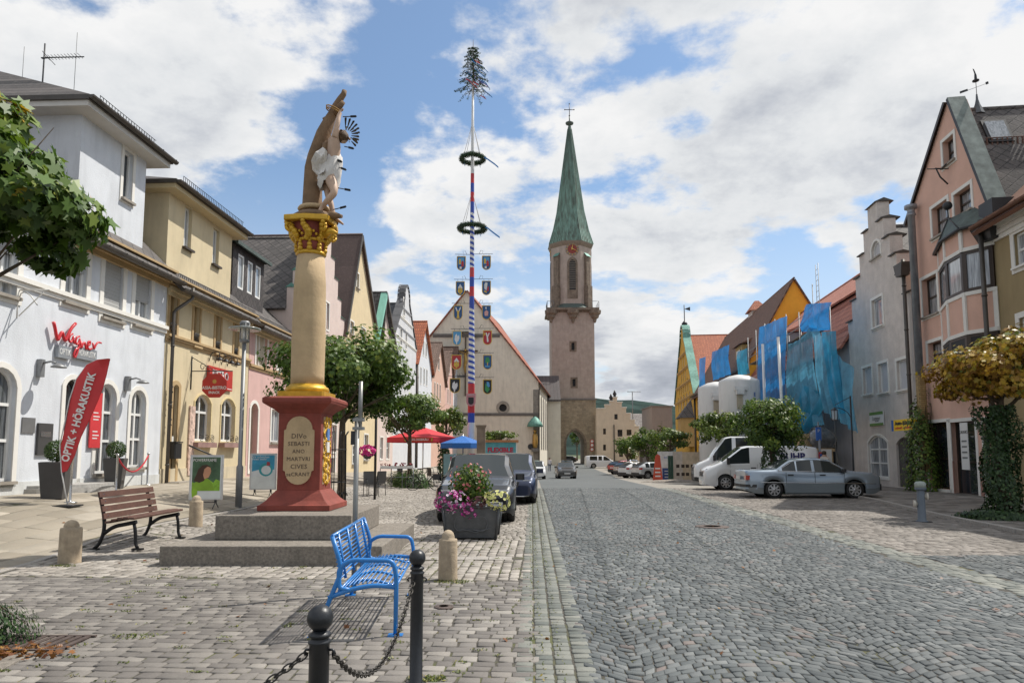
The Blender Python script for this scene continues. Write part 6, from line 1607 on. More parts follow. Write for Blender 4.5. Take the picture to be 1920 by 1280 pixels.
def suv(name,label,p,yaw,L,Wd,Hh,paintm,grill=True,cat='car',group=None,wr=.35,rim=None,hatch=True):
 deck=[(-L/2,.95),(-L/2+.06,1.12),(-L/2+.42,Hh-.18),(-L/2+.75,Hh-.04),(-.3,Hh),(.15,Hh-.03),(1.02,1.06),(1.15,1.0),(L/2-.35,.88),(L/2-.06,.72),(L/2,.60)]
 belt=[(-L/2,.92),(-L/2+.3,1.0),(1.0,.95),(L/2-.4,.80),(L/2,.56)]
 t,wid,bl,zf=car(name,label,cat,p,yaw,L,Wd,None,deck,(-L/2+.80,L/2-.88),paintm,wr=wr,glass_rng=((-L/2+.62,-.95),(-.88,.02),(.10,.98)),belt=belt,tumble=.80,group=group,cladding=m_plast,rim=rim)
 for sg in (1,-1):
  q=MB().mat(m_lamp);q.prism([(L/2-.55,sg*Wd*.475),(L/2-.14,sg*Wd*.405),(L/2-.10,sg*Wd*.27),(L/2-.45,sg*Wd*.30)],.62,.78);q.build('headlight',t)
  q=MB().mat(m_lamp);q.prism([(L/2-.14,sg*Wd*.43),(L/2-.03,sg*Wd*.36),(L/2-.03,sg*Wd*.31),(L/2-.2,sg*Wd*.31)],.36,.44);q.build('fog_lamp',t)
  q=MB().mat(paintm);q.cbox((.88,sg*(Wd/2+.10),1.03),(.13,.22,.15),bev=.04);q.build('mirror',t)
  q=MB().mat(m_rlamp);q.prism([(-L/2-.01,sg*Wd*.44),(-L/2+.25,sg*Wd*.495),(-L/2+.25,sg*Wd*.44),(-L/2+.02,sg*Wd*.34)],.82,.98);q.build('taillight',t)
  for x0 in (-.75,.3): q=MB().mat(m_chrome);q.cbox((x0,sg*(Wd/2-.004),.84),(.2,.03,.035));q.build('door_handle',t)
 if grill:
  q=MB().mat(m_plast);q.prism([(L/2-.15,.42),(L/2+.012,.34),(L/2+.012,-.34),(L/2-.15,-.42)],.56,.72);g=q.build('grille',t)
  q=MB().mat(m_chrome)
  for z in (.595,.64,.69): q.box(L/2+.008,L/2+.022,-.34,.34,z,z+.014)
  q.build('grille_bars',g)
 q=MB().mat(m_plast);q.prism([(L/2-.25,Wd*.42),(L/2-.02,Wd*.30),(L/2-.02,-Wd*.30),(L/2-.25,-Wd*.42)],.24,.44);q.build('air_intake',t)
 q=MB().mat(m_chrome);q.tube([(L/2-.12,Wd*.40,.30),(L/2+.0,Wd*.28,.27),(L/2+.0,-Wd*.28,.27),(L/2-.12,-Wd*.40,.30)],.018,5);q.build('chrome_strip',t)
 add_plate(t,L/2+.012,.50,None);add_plate(t,-L/2-.012,.72,None,-1)
 q=MB().mat(m_plast);q.prism([(-L/2+.25,Wd*.46),(-L/2-.03,Wd*.38),(-L/2-.03,-Wd*.38),(-L/2+.25,-Wd*.46)],.28,.55);q.build('rear_bumper',t)
 return t
p1=ground(885,975);fwd=R(-93)
def park_front(name,label,pxc,Y,yaw,L,Wd,Hh,mat,**k):
 """Y is the depth of the nose"""
 yc=Y+L/2*.98;x=(pxc-960)/1280*Y*cT+(L/2)*.045;return suv(name,label,(x,yc,H(x,yc)),yaw,L,Wd,Hh,mat,**k)
park_front('black_car','black estate car with chrome grille parked behind the flower tub',884,15.6,R(-90-1),4.7,1.86,1.60,m_blackp)
park_front('navy_car','dark blue people carrier parked behind the black car',952,21.6,R(-90-3),4.5,1.82,1.62,m_navy)
park_front('silver_offroader','small white and silver offroader parked last in the left row of cars',1003,58,R(-90-2),4.3,1.82,1.58,paint('paint_white',(.62,.63,.64),0))
park_front('grey_road_car','dark grey car driving on the road towards the camera',1061.5,60,R(-90),4.1,1.72,1.45,paint('paint_darkgrey',(.05,.048,.045),.5))
p=atY(1065,860,78)
suv('dark_small_car','small dark car following far behind the grey car on the road',(p.x,80,H(p.x,80)),R(-90),3.9,1.68,1.48,m_blackp)
p=atY(1075,860,138);suv('gate_car','dark car just visible through the tower archway',(p.x-1.5,138,H(p.x,138)),R(180),4.1,1.7,1.45,m_blackp)
def park_rear(name,label,pxl,py,yaw,L,Wd,Hh,mat,group=None):
 p=ground(pxl,py);return suv(name,label,(p.x+L/2*math.cos(yaw),p.y+L/2*math.sin(yaw),H(p.x,p.y)),yaw,L,Wd,Hh,mat,group=group,wr=.31,grill=True)
Yq=lambda px,Y: ((px-960)/1280*Y*cT,Y)
GP='cars parked at an angle before the gate'
for nm,lb,px_,Y,yaw,L,Wd,Hh,mt in (
 ('white_hatchback','white hatchback with round rear, parked second from the hoarding',1188,64,R(24),4.0,1.7,1.46,paint('paint_white',(.62,.63,.64),0)),
 ('silver_hatchback','pale silver hatchback parked next to the orange banner',1214,61,R(20),3.9,1.68,1.48,paint('paint_silver',(.48,.50,.52),.4)),
 ('beige_hatchback','beige grey car parked between the red and the white hatchback',1177,70,R(28),4.2,1.74,1.5,paint('paint_beige',(.38,.34,.30),.4)),
 ('red_car','red car in the row of parked cars near the tower',1163,76,R(32),4.1,1.74,1.5,paint('paint_red',(.45,.02,.02),.1)),
 ('blue_grey_car','blue grey car mostly hidden behind the red one',1176,84,R(30),4.3,1.76,1.5,paint('paint_bluegrey',(.10,.14,.22),.4))):
 x,y=Yq(px_,Y);x += L/2*.3;suv(nm,lb,(x,y,H(x,y)),yaw,L,Wd,Hh,mt,wr=.31)
x,y=Yq(1126,100)
r_=van('silver_van','silver passenger van crossing in front of the tower gate',0,0,R(4),4.5,1.82,1.8,(.95,1.15),Y=y,sx=x,dark_window=True)
# ================================================================ trees and plants
m_bark=M('bark',(.10,.075,.05),rough=.95,var=.35,scale=9,bump=.8,bscale=22)
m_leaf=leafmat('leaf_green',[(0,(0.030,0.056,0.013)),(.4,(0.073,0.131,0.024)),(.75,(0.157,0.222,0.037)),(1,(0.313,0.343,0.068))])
m_leafn=leafmat('leaf_maple',[(0,(0.042,0.080,0.020)),(.5,(0.104,0.180,0.035)),(.82,(0.250,0.300,0.062)),(.93,(0.541,0.400,0.053)),(1,(0.666,0.320,0.053))])
m_leaft=leafmat('leaf_turning',[(0,(.10,.045,.010)),(.25,(.24,.12,.016)),(.5,(.44,.27,.03)),(.7,(.34,.28,.04)),(.85,(.16,.19,.04)),(1,(.09,.13,.03))])
m_leafl=leafmat('leaf_light',[(0,(0.037,0.067,0.017)),(.5,(0.118,0.168,0.034)),(1,(0.286,0.319,0.076))])
m_ivy=leafmat('leaf_ivy',[(0,(0.011,0.030,0.011)),(.6,(0.032,0.067,0.020)),(1,(0.086,0.135,0.043))],.1)
m_box=leafmat('leaf_box',[(0,(0.019,0.046,0.013)),(.6,(0.058,0.111,0.026)),(1,(0.130,0.195,0.052))],.15)
MAPLE=[(0,-.5),(.12,-.18),(.42,-.30),(.34,-.02),(.52,.18),(.24,.20),(.16,.34),(0,.62),(-.16,.34),(-.24,.20),(-.52,.18),(-.34,-.02),(-.42,-.30),(-.12,-.18)]
OVAL=[(0,-.5),(.28,-.15),(.26,.2),(0,.5),(-.26,.2),(-.28,-.15)]
def leaves(name,pts,nrms,size,shape,mat,parent,seed=1,tone=None,droop=.35):
 rg=np.random.default_rng(seed);n=len(pts);sh=np.array(shape);k=len(sh)
 nr=nrms+rg.normal(0,.45,(n,3));nr /= np.linalg.norm(nr,axis=1)[:,None]+1e-9
 a=rg.normal(0,1,(n,3));a[:,2] -= 1.0;a -= nr*np.sum(a*nr,1)[:,None];a /= np.linalg.norm(a,axis=1)[:,None]+1e-9
 b=np.cross(nr,a);s=size*rg.uniform(.6,1.25,n)
 fold=droop*np.abs(sh[:,0])
 V=pts[:,None,:]+s[:,None,None]*(b[:,None,:]*sh[None,:,0,None]+a[:,None,:]*sh[None,:,1,None]-nr[:,None,:]*fold[None,:,None]*.5)
 F=(np.arange(k)[None]+k*np.arange(n)[:,None])
 if tone is None: tone=rg.beta(2,2.4,n)
 o=numpy_mesh(name,V.reshape(-1,3),F,[mat],tone=tone,parent=parent);return o
def crown_pts(n,rx,ry,rz,seed,lumps=26,low=.0,shell=.55):
 """leaf positions gathered in clumps near the outside of an uneven crown"""
 rg=np.random.default_rng(seed);d=rg.normal(0,1,(lumps,3));d /= np.linalg.norm(d,axis=1)[:,None];d[:,2]=np.where(d[:,2] < -.75,-d[:,2]*.5,d[:,2])
 r=rg.uniform(.50,.95,lumps);C=d*r[:,None];cs=rg.uniform(.20,.40,lumps)
 i=rg.integers(0,lumps,n);q=rg.normal(0,1,(n,3));q /= np.linalg.norm(q,axis=1)[:,None];rad=cs[i]*rg.uniform(.55,1.05,n)
 P=C[i]+q*rad[:,None];inner=rg.random(n) < .12
 P[inner] *= rg.uniform(.3,.9,inner.sum())[:,None]
 N=q*.7+P*.6+np.array([0,0,.35]);lt=rg.uniform(-.18,.18,lumps)[i]
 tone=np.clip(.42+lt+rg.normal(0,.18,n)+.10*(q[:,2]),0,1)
 return P*np.array([rx,ry,rz]),N,tone
def tree(name,label,loc,trunk_h,tr,crown_c,crown_r,n,size,mat,seed,shape=OVAL,ivy=None,group=None,lumps=26,limbs=9,cat='tree'):
 t=thing(name,label,cat,loc,0,group);rr=random.Random(seed)
 q=MB().mat(m_bark);cz=crown_c[2];top=Vector((crown_c[0]*.7,crown_c[1]*.7,cz+crown_r[2]*.2));j=Vector((crown_c[0]*.25,crown_c[1]*.25,trunk_h))
 q.tube([(0,0,-.2),(.02,.01,trunk_h*.3),(crown_c[0]*.1,.0,trunk_h*.7),j,top],[tr*1.25,tr,tr*.9,tr*.8,tr*.25],10)
 for k in range(limbs):
  a=2*PI*k/limbs+rr.uniform(-.3,.3);e=Vector(crown_c)+Vector((crown_r[0]*.72*math.cos(a),crown_r[1]*.72*math.sin(a),crown_r[2]*rr.uniform(-.4,.6)))
  m1=j.lerp(e,.45)+Vector((0,0,.12*crown_r[2]));q.tube([j.lerp(top,rr.uniform(0,.5)),m1,e],[tr*.42,tr*.25,tr*.06],6)
  for _ in range(2):
   e2=e+Vector((rr.uniform(-.3,.3)*crown_r[0],rr.uniform(-.3,.3)*crown_r[1],rr.uniform(-.1,.35)*crown_r[2]));q.tube([m1,m1.lerp(e2,.6),e2],[tr*.15,tr*.09,tr*.03],5)
 q.build('trunk',t)
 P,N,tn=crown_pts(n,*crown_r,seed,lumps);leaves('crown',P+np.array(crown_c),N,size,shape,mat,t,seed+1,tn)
 if ivy:
  h0,h1,r0,r1,ni,si=ivy;rg=np.random.default_rng(seed+5);z=rg.uniform(h0,h1,ni);a=rg.uniform(0,2*PI,ni);f=(z-h0)/(h1-h0)
  lump=1+.25*np.sin(a*3+z*2.1)+.18*np.sin(z*4.3+a);r=(r0+(r1-r0)*f)*lump*rg.uniform(.78,1.05,ni)
  P=np.stack([r*np.cos(a),r*np.sin(a),z],1);N=np.stack([np.cos(a),np.sin(a),.3+0*a],1);leaves('ivy',P,N,si,OVAL,m_ivy,t,seed+6)
 return t
def bush(name,label,loc,rx,ry,rz,n,size,mat,seed,cat='bush',strands=0,group=None,parent=None):
 if parent is None: t=thing(name,label,cat,loc,0,group)
 else: t=parent
 rg=np.random.default_rng(seed);d=rg.normal(0,1,(n,3));d[:,2]=np.abs(d[:,2]);d /= np.linalg.norm(d,axis=1)[:,None]
 r=rg.uniform(.72,1.05,n)*(1+.16*np.sin(d[:,0]*6+d[:,1]*4));P=d*r[:,None]*np.array([rx,ry,rz]);leaves('foliage',P,d+np.array([0,0,.3]),size,OVAL,mat,t,seed)
 q=MB().mat(m_bark);rr=random.Random(seed)
 for k in range(strands or 8):
  a=rr.uniform(0,2*PI);e=rr.uniform(.75,1.15);q.tube([(0,0,-.02),(rx*.5*math.cos(a),ry*.5*math.sin(a),rz*.95*rr.uniform(.7,1.1)),(rx*e*math.cos(a),ry*e*math.sin(a),rz*rr.uniform(.05,.7))],[.012,.008,.004],4)
 q.build('stems',t);return t
def gp(px,py): p=ground(px,py);return p.x,p.y,H(p.x,p.y)
def at_depth(px,Y): x=(px-960)/1280*Y*cT;return x,Y,H(x,Y)
def zt(py,Y): return 1.6+atY(960,py,Y).z-1.6
x,y=-6.05,6.55;z0=H(x,y)
tree('maple_tree','large leaved maple with a few yellowing leaves reaching in at the upper left',(x,y,z0),2.5,.11,(0.15,0,4.28),(1.66,1.6,1.08),8000,.165,m_leafn,21,MAPLE,lumps=34)
Y=19.5;x=(640-960)/1280*Y*cT;z0=H(x,Y)
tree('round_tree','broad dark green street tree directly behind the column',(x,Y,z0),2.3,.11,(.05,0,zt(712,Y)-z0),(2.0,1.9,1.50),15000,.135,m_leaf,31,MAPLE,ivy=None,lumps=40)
x,Y,z0=at_depth(768,33.0)
tree('mound_tree','street tree growing from a leafy green mound beside the red parasol',(x,Y,z0),2.0,.12,(0,0,zt(776,Y)-z0),(1.85,1.75,1.15),7000,.15,m_leaf,33,lumps=30)
bush('mound_bush','low leafy green mound round the trunk beside the red parasol',(x,Y-.1,z0),1.15,1.0,.82,2600,.10,m_box,34,strands=30)
x,Y,z0=at_depth(832,43)
tree('ivy_tree','ivy clad street tree behind the red parasol',(x,Y,z0),2.6,.12,(.3,0,zt(792,Y)-z0),(1.3,1.2,.95),2200,.2,m_leafl,35,ivy=(0,2.9,.38,.30,900,.16),lumps=22)
x,Y,z0=at_depth(938,60)
tree('kiosk_tree','small tree with flat crown behind the turquoise kiosk',(x,Y,z0),2.1,.12,(0,0,zt(817,Y)-z0),(1.7,1.5,.62),1200,.24,m_leafl,36,lumps=18)
x,Y,z0=at_depth(1082,175)
tree('arch_tree','round green tree seen through the tower archway',(x,Y,z0),3.0,.2,(0,0,6.1),(2.0,2.0,2.5),900,.5,m_leaf,37)
x,Y,z0=at_depth(1449,27.5)
tree('dark_street_tree','dark round street tree with ivy trunk standing behind the silver sedan',(x,Y,z0),2.3,.12,(-.05,0,zt(792,Y)-z0),(1.50,1.45,1.28),10000,.12,m_leaf,41,ivy=(0,2.5,.50,.42,1500,.13),lumps=34)
x,Y,z0=at_depth(1350,40)
tree('light_street_tree','lighter green street tree in front of the silos',(x,Y,z0),2.4,.12,(0,0,zt(799,Y)-z0),(1.55,1.5,1.15),3200,.19,m_leafl,42,lumps=28)
x,Y,z0=at_depth(1257,58)
tree('spreading_tree','street tree with wide flat crown above the hoarding',(x,Y,z0),2.2,.13,(0,0,zt(822,Y)-z0),(1.75,1.6,.95),1800,.24,m_leafl,43,lumps=20)
x,Y,z0=at_depth(1215,66)
tree('dark_green_tree','dense dark green tree behind the parked white cars',(x,Y,z0),1.4,.13,(0,0,zt(832,Y)-z0),(1.9,1.8,1.7),2400,.24,m_leaf,44,lumps=22)
x,Y,z0=at_depth(1177,74)
tree('small_dark_tree','smaller dark tree in front of the cream stepped house',(x,Y,z0),1.3,.13,(0,0,zt(838,Y)-z0),(1.6,1.5,1.6),1600,.25,m_leaf,45,lumps=20)
x,Y,z0=at_depth(1240,95);bush('far_conifer','light green far shrub rising behind the dark green tree',(x,Y,z0),1.7,1.7,5.6,1200,.4,m_leafl,46)
x,Y,z0=at_depth(1874,16.9)
tree('turning_tree','autumn yellow and brown street tree with thick ivy trunk at the right edge',(x,Y,z0),2.4,.13,(.25,0,zt(698,Y)-z0),(1.62,1.55,.98),9500,.13,m_leaft,51,MAPLE,ivy=(.15,2.75,.36,.40,5600,.085),lumps=48)
bush('ivy_skirt','dark ivy carpet spreading round the foot of the yellow tree',(x,Y,z0),1.0,.7,.22,2800,.085,m_ivy,52,cat='ivy')
p=HS.P(1.0,-.35,0);climb=bush('climbing_plant','tall climbing green plant growing up between the grey and the salmon house',(p.x,p.y,HS.zb),.75,.6,3.6,2600,.13,m_leaf,53,cat='climber')
x,y,z0=gp(-30,1215)
bush('corner_bush','dark green low bush with brown leaf litter in the lower left corner',(x-.28,y,z0),.58,.55,.52,5200,.038,m_ivy,61,strands=26)
# ================================================================ monument, benches, street furniture
def skin_mesh(name,V,E,Rr,mat,parent,sub=2,root=0,at=None):
 me=bpy.data.meshes.new('tmp');me.from_pydata([tuple(v) for v in V],E,[]);o=bpy.data.objects.new('tmp',me);COL.objects.link(o)
 s=o.modifiers.new('s','SKIN');s.use_smooth_shade=True
 for i,r in enumerate(Rr):
  sv_=me.skin_vertices[0].data[i];sv_.radius=(r,r) if not isinstance(r,tuple) else r;sv_.use_root=(i == root)
 ss=o.modifiers.new('b','SUBSURF');ss.levels=sub;ss.render_levels=sub
 dg=bpy.context.evaluated_depsgraph_get();m2=bpy.data.meshes.new_from_object(o.evaluated_get(dg));bpy.data.objects.remove(o)
 m2.name=name;m2.materials.clear();m2.materials.append(mat);m2.polygons.foreach_set('use_smooth',[True]*len(m2.polygons))
 r=bpy.data.objects.new(name,m2);COL.objects.link(r);r.parent=parent;return r
m_step=M('monument_granite',(.22,.195,.165),rough=.9,var=.35,scale=26,bump=.5,bscale=70,stain=.45)
m_redp=M('oxblood_paint',(.235,.050,.034),rough=.75,var=.22,scale=3.5,bump=.25,bscale=20,stain=.3)
m_tan=M('tan_stone',(.52,.38,.22),rough=.85,var=.12,scale=3,bump=.35,bscale=18,stain=.3)
m_goldp=M('gold_paint',(.58,.34,.03),rough=.42,metal=.35,var=.22,scale=9)
m_ink2=M('inscription',(.11,.08,.06),rough=.9)
MY=11.95;MX=-3.60
mon=thing('saint_column','painted saint column with red pedestal, gold capital and bound figure, on two granite steps','monument',(MX,MY,0))
def mw(px,py,y=MY): p=atY(px,py,y);return Vector((p.x-MX,y-MY,p.z))
q=MB().mat(m_step).box(-5.04-MX,-1.86-MX,9.92-MY,13.15-MY,-.15,.285);q.build('lower_step',mon,bevel=.015)
q=MB().mat(m_step).box(-4.56-MX,-2.47-MX,10.62-MY,12.85-MY,.287,.656);q.build('upper_step',mon,bevel=.015)
z0=.658
def sq(q,prof,c=(0,0)):
 for (r0,z0_),(r1,z1_) in zip(prof,prof[1:]): q.prism([(c[0]-r0,c[1]-r0),(c[0]+r0,c[1]-r0),(c[0]+r0,c[1]+r0),(c[0]-r0,c[1]+r0)],z0_,z1_,top=[(c[0]-r1,c[1]-r1),(c[0]+r1,c[1]-r1),(c[0]+r1,c[1]+r1),(c[0]-r1,c[1]+r1)])
 return q
q=MB().mat(m_redp);sq(q,[(.60,z0),(.60,z0+.09),(.57,z0+.10),(.50,z0+.16),(.42,z0+.27),(.385,z0+.31),(.375,z0+.33)]);q.build('pedestal_foot',mon,bevel=.012)
q=MB().mat(m_redp);sq(q,[(.362,z0+.32),(.362,2.30)]);q.build('pedestal',mon,bevel=.012)
q=MB().mat(m_redp);sq(q,[(.365,2.28),(.42,2.34),(.45,2.36),(.565,2.44),(.58,2.46),(.58,2.53),(.54,2.56)]);q.build('pedestal_cap',mon,bevel=.014)
q=MB().mat(m_goldp);q.cbox((0,0,2.61),(.80,.80,.10),bev=.03);q.lathe([(.36,2.66),(.38,2.70),(.36,2.75),(.32,2.77),(.30,2.80)],32);q.build('base_ring',mon)
zc1=mw(578,478).z;q=MB().mat(m_tan);q.lathe([(.285,2.79),(.285,2.95),(.29,3.6),(.275,4.6),(.235,zc1)],40);q.build('shaft',mon)
zc2=mw(588,415).z;hc=zc2-zc1
q=MB().mat(m_goldp);q.lathe([(.245,zc1-.03),(.27,zc1),(.245,zc1+.04)],32);q.mat(m_redp).lathe([(.235,zc1+.03),(.24,zc1+.16),(.26,zc1+.3),(.36,zc1+hc-.10)],32);q.build('capital',mon)
q=MB().mat(m_goldp)
for k in range(9):
 a=2*PI*k/9;ca,sa=math.cos(a),math.sin(a)
 for dz,rr in ((.0,.05),(.07,.045),(.13,.03)): q.ball(((.245+dz*.1)*ca,(.245+dz*.1)*sa,zc1+.06+dz),rr,7)
q.lathe([(.26,zc1+.2),(.285,zc1+.225),(.265,zc1+.255)],32)
for k in range(8):
 a=PI/4*k+PI/8*0;ca,sa=math.cos(a),math.sin(a);big=k % 2
 for t_ in range(6): f=t_/5;q.ball(((.27+.13*f+(.06*f if big else 0))*ca+.04*math.sin(f*5)*-sa,(.27+.13*f+(.06*f if big else 0))*sa+.04*math.sin(f*5)*ca,zc1+.24+f*(hc-.36)),.055+.015*math.sin(f*4),7)
 if big: q.tube([(.42*ca+.07*math.cos(u)*ca,.42*sa+.07*math.cos(u)*sa,zc1+hc-.2+.07*math.sin(u)) for u in [i*.7 for i in range(10)]],.03,6)
for k in range(8):
 a=PI/4*k+PI/8
 for s_ in (-1,0,1): q.ball((.315*math.cos(a+s_*.16),.315*math.sin(a+s_*.16),zc1+.30+.05*(1-abs(s_))),.028,6)
q.build('capital_leaves',mon)
q=MB().mat(m_goldp);q.prism([(.48*math.cos(a)*(1.12 if i % 2 else .92),.48*math.sin(a)*(1.12 if i % 2 else .92)) for i,a in enumerate([PI/4*j for j in range(8)])],zc2-.10,zc2);q.build('abacus',mon,bevel=.015)
for (sx_,sz_) in ((.56,zc2-.30),): MB().mat(m_goldp).tube([(.30,-.2,sz_),(.42,-.28,sz_+.03),(.56,-.34,sz_-.03)],[.09,.06,.01],8).build('capital_scroll',mon)
q=MB().mat(m_tan);yb=-.362;zlo,zhi=mw(566,908,MY-.36).z,mw(566,780,MY-.36).z;hw_=.255
pts=[]
for i in range(13): a=PI*i/12;pts.append((hw_*.86*math.cos(a),zhi-.22+.22*math.sin(a)))
pts=[(hw_,zhi-.24)]+pts+[(-hw_,zhi-.24),(-hw_,zlo+.24)]+[(-hw_*.86*math.cos(PI*i/12),zlo+.22-.22*math.sin(PI*i/12)) for i in range(13)]+[(hw_,zlo+.24)]
q.prism_y(pts,yb-.028,yb+.005);pan=q.build('inscription_panel',mon)
for i,(s_,dx,sz_) in enumerate((('DIVo',0,.115),('SEBASTI',0,.098),('ANO',0,.09),('MARTVRI',0,.092),('CIVES',.01,.105),('saCRANT',0,.090))):
 text_mesh(s_,sz_,m_ink2,.002,parent=pan,loc=(dx,yb-.031,zhi-.34-i*.128),space=1.08)
q=MB().mat(m_goldp);rr=random.Random(3);xr_=.362
for k in range(46):
 z=zlo+.02+(zhi-zlo-.04)*k/45;wv=.19*(.45+.55*abs(math.sin(k*.42)))
 for s_ in (-1,1): q.ball((xr_+.012,s_*wv+rr.uniform(-.02,.02),z),rr.uniform(.018,.034),6,sq=(.8,1,1))
 if k % 4 == 0: q.ball((xr_+.012,rr.uniform(-.05,.05),z),.04,6,sq=(.6,1,1.4))
q.build('gilded_relief',mon)
q=MB().mat(m_tan);q.box(xr_-.005,xr_+.006,-.22,.22,zlo,zhi);q.build('relief_panel',mon)
q=MB().mat(M('shield_blue',(.10,.22,.50),rough=.5));q.cbox((xr_+.02,0,zhi-.3),(.03,.15,.2));q.mat(m_white).cbox((xr_+.021,0,zhi-.52),(.03,.15,.18));q.build('relief_shield',mon)
sc_=lambda x,y,dy=0: mw(500+x/3.88,150+y/3.88,MY+dy)
m_trunk=M('stump_brown',(.20,.125,.07),rough=.85,var=.28,scale=4,bump=.7,bscale=9,stain=.35)
ks=[(345,1030,105),(335,960,78),(332,900,68),(335,780,64),(340,640,60),(358,560,58),(385,480,56),(415,390,52),(450,310,42),(478,250,32),(505,190,27),(535,140,23),(560,105,20),(566,78,17)]
q=MB().mat(m_trunk);q.tube([sc_(a,b,.12) for a,b,r in ks],[r/3.88/1280*12.6*1.02 for a,b,r in ks],14)
q.tube([sc_(490,250,.1),sc_(540,180,.1),sc_(560,160,.1)],[.06,.055,.04],8);q.tube([sc_(440,300,.12),sc_(455,270,.08)],[.10,.05],8)
q.tube([sc_(400,560,0),sc_(425,530,-.06),sc_(430,470,-.05),sc_(470,440,.05)],[.09,.07,.06,.04],8)
st_=q.build('tree_stump',mon)
q=MB().mat(m_tan);zz_=sc_(335,930).z;q.lathe([(.275,zz_-.04),(.30,zz_),(.275,zz_+.04)],24,(sc_(335,930).x,.12,0));q.build('stump_ring',mon)
q=MB().mat(m_trunk);q.lathe([(.42,zc2),(.40,zc2+.05),(.30,zc2+.12)],20,(.05,0,0));q.tube([(.2,-.1,zc2+.03),(.45,-.2,zc2+.04),(.60,-.22,zc2+.01)],[.10,.07,.03],8);q.build('rock_base',mon)
q=MB().mat(M('rope',(.35,.20,.06),rough=.9));a=sc_(488,232,.05)
for dz in (0,.04): q.tube([(a.x+.13*math.cos(u),a.y+.12*math.sin(u)-.02,a.z+dz+.05*math.cos(u)*-1) for u in [i*PI/6 for i in range(13)]],.012,6)
q.build('rope',mon)
m_skin=M('painted_skin',(.52,.36,.26),rough=.55,var=.14,scale=5,stain=.3)
J=[((470,655),-.02,.135),((478,590),-.04,.12),((490,530),-.06,.125),((495,470),-.07,.145),((508,428),-.06,.10),((535,432),-.07,.055),
     ((562,425),-.08,.098),((572,455),-.09,.06),
     ((497,420),-.17,.075),((507,360),-.20,.058),((517,310),-.20,.048),((524,270),-.17,.040),((532,244),-.14,.044),
     ((470,440),.06,.07),((450,510),.02,.052),((430,570),-.02,.045),((415,600),.0,.038),
     ((462,720),-.12,.115),((485,780),-.22,.088),((494,822),-.26,.068),((450,868),-.22,.062),((405,920),-.16,.040),((385,955),-.16,.038),((400,1000),-.22,.030),
     ((450,720),.05,.105),((442,790),.02,.078),((450,850),-.02,.060),((468,905),-.03,.055),((486,970),-.04,.036),((500,1005),-.06,.036),((545,1042),-.10,.026)]
V=[sc_(p[0],p[1],dy) for p,dy,r in J];Rr=[r for _,_,r in J]
E=[(0,1),(1,2),(2,3),(3,4),(4,5),(5,6),(6,7),(3,8),(8,9),(9,10),(10,11),(11,12),(3,13),(13,14),(14,15),(15,16),(0,17),(17,18),(18,19),(19,20),(20,21),(21,22),(22,23),(0,24),(24,25),(25,26),(26,27),(27,28),(28,29),(29,30)]
def hand(wi,dirv,side,up):
 base=V[wi];d=Vector(dirv).normalized();s_=Vector(side).normalized();u=Vector(up).normalized()
 for k,(off,ln) in enumerate(((-.030,.075),(-.010,.088),(.010,.085),(.030,.068))):
  i0=len(V);V.append(base+d*.035+s_*off);V.append(base+d*(.035+ln*.55)+s_*off*1.25+u*.012);V.append(base+d*(.035+ln*.8)+s_*off*1.3+u*.045);Rr.extend([.013,.011,.008]);E.extend([(wi,i0),(i0,i0+1),(i0+1,i0+2)])
 i0=len(V);V.append(base+s_*-.045+u*.01);V.append(base+s_*-.06+d*.04+u*.03);Rr.extend([.013,.009]);E.extend([(wi,i0),(i0,i0+1)])
hand(12,(.25,.1,1),(.3,-1,0),(1,0,-.3));hand(16,(-.3,0,-1),(0,1,0),(1,0,0))
for wi in (23,30):
 for k in range(4): i0=len(V);V.append(V[wi]+Vector((.035,-.03+.02*k,-.018)));Rr.append(.010);E.append((wi,i0))
skin_mesh('figure',V,E,Rr,m_skin,mon)
hp=sc_(562,425,-.08)
q=MB().mat(m_skin);q.tube([hp+Vector((.085,0,.02)),hp+Vector((.115,0,-.02)),hp+Vector((.09,0,-.03))],[.012,.02,.012],6);q.build('nose',mon)
q=MB().mat(m_ink2)
for s_ in (-1,1): q.ball(hp+Vector((.082,s_*.035,.008)),.013,6)
q.tube([hp+Vector((.095,-.025,-.065)),hp+Vector((.10,0,-.063)),hp+Vector((.095,.025,-.065))],.006,5);q.build('face',mon)
q=MB().mat(M('statue_hair',(.10,.055,.025),rough=.6,var=.4,scale=30,bump=1,bscale=60));q.ball(hp+Vector((-.028,0,.03)),.115,14,sq=(1,1,1));rr=random.Random(5)
for k in range(26):
 a=rr.uniform(0,2*PI);e=rr.uniform(-.6,.9);p=hp+Vector((-.03+.105*math.cos(a)*math.cos(e)*(.6 if math.cos(a) > 0 else 1),.11*math.sin(a)*math.cos(e),.04+.1*math.sin(e)))
 q.ball(p,rr.uniform(.025,.04),6)
q.build('hair',mon)
q=MB().mat(M('halo_iron',(.05,.035,.015),rough=.5,metal=.5))
hc_=hp+Vector((.03,0,.05))
for k in range(17):
 a=R(92)-R(135)*k/16;c_,s_=math.cos(a),math.sin(a);r0,r1=.12,(.27 if k % 2 else .21);sp=.045
 for yy in (-.12,.10): 
  pp=[Vector((c_*r0,yy*.5,s_*r0)),Vector((c_*r0-s_*.012,yy*.5,s_*r0+c_*.012)),Vector((c_*r1-s_*.028,yy,s_*r1+c_*.028)),Vector((c_*(r1+.02),yy,s_*(r1+.02))),Vector((c_*r1+s_*.014,yy,s_*r1-c_*.014))]
  if (k % 2) == (yy < 0): q.poly([hc_+v_ for v_ in pp])
q.build('halo',mon,fixn=False)
q=MB().mat(M('loincloth',(.66,.63,.60),rough=.8,var=.10,scale=6,bump=.5,bscale=12));cN=26
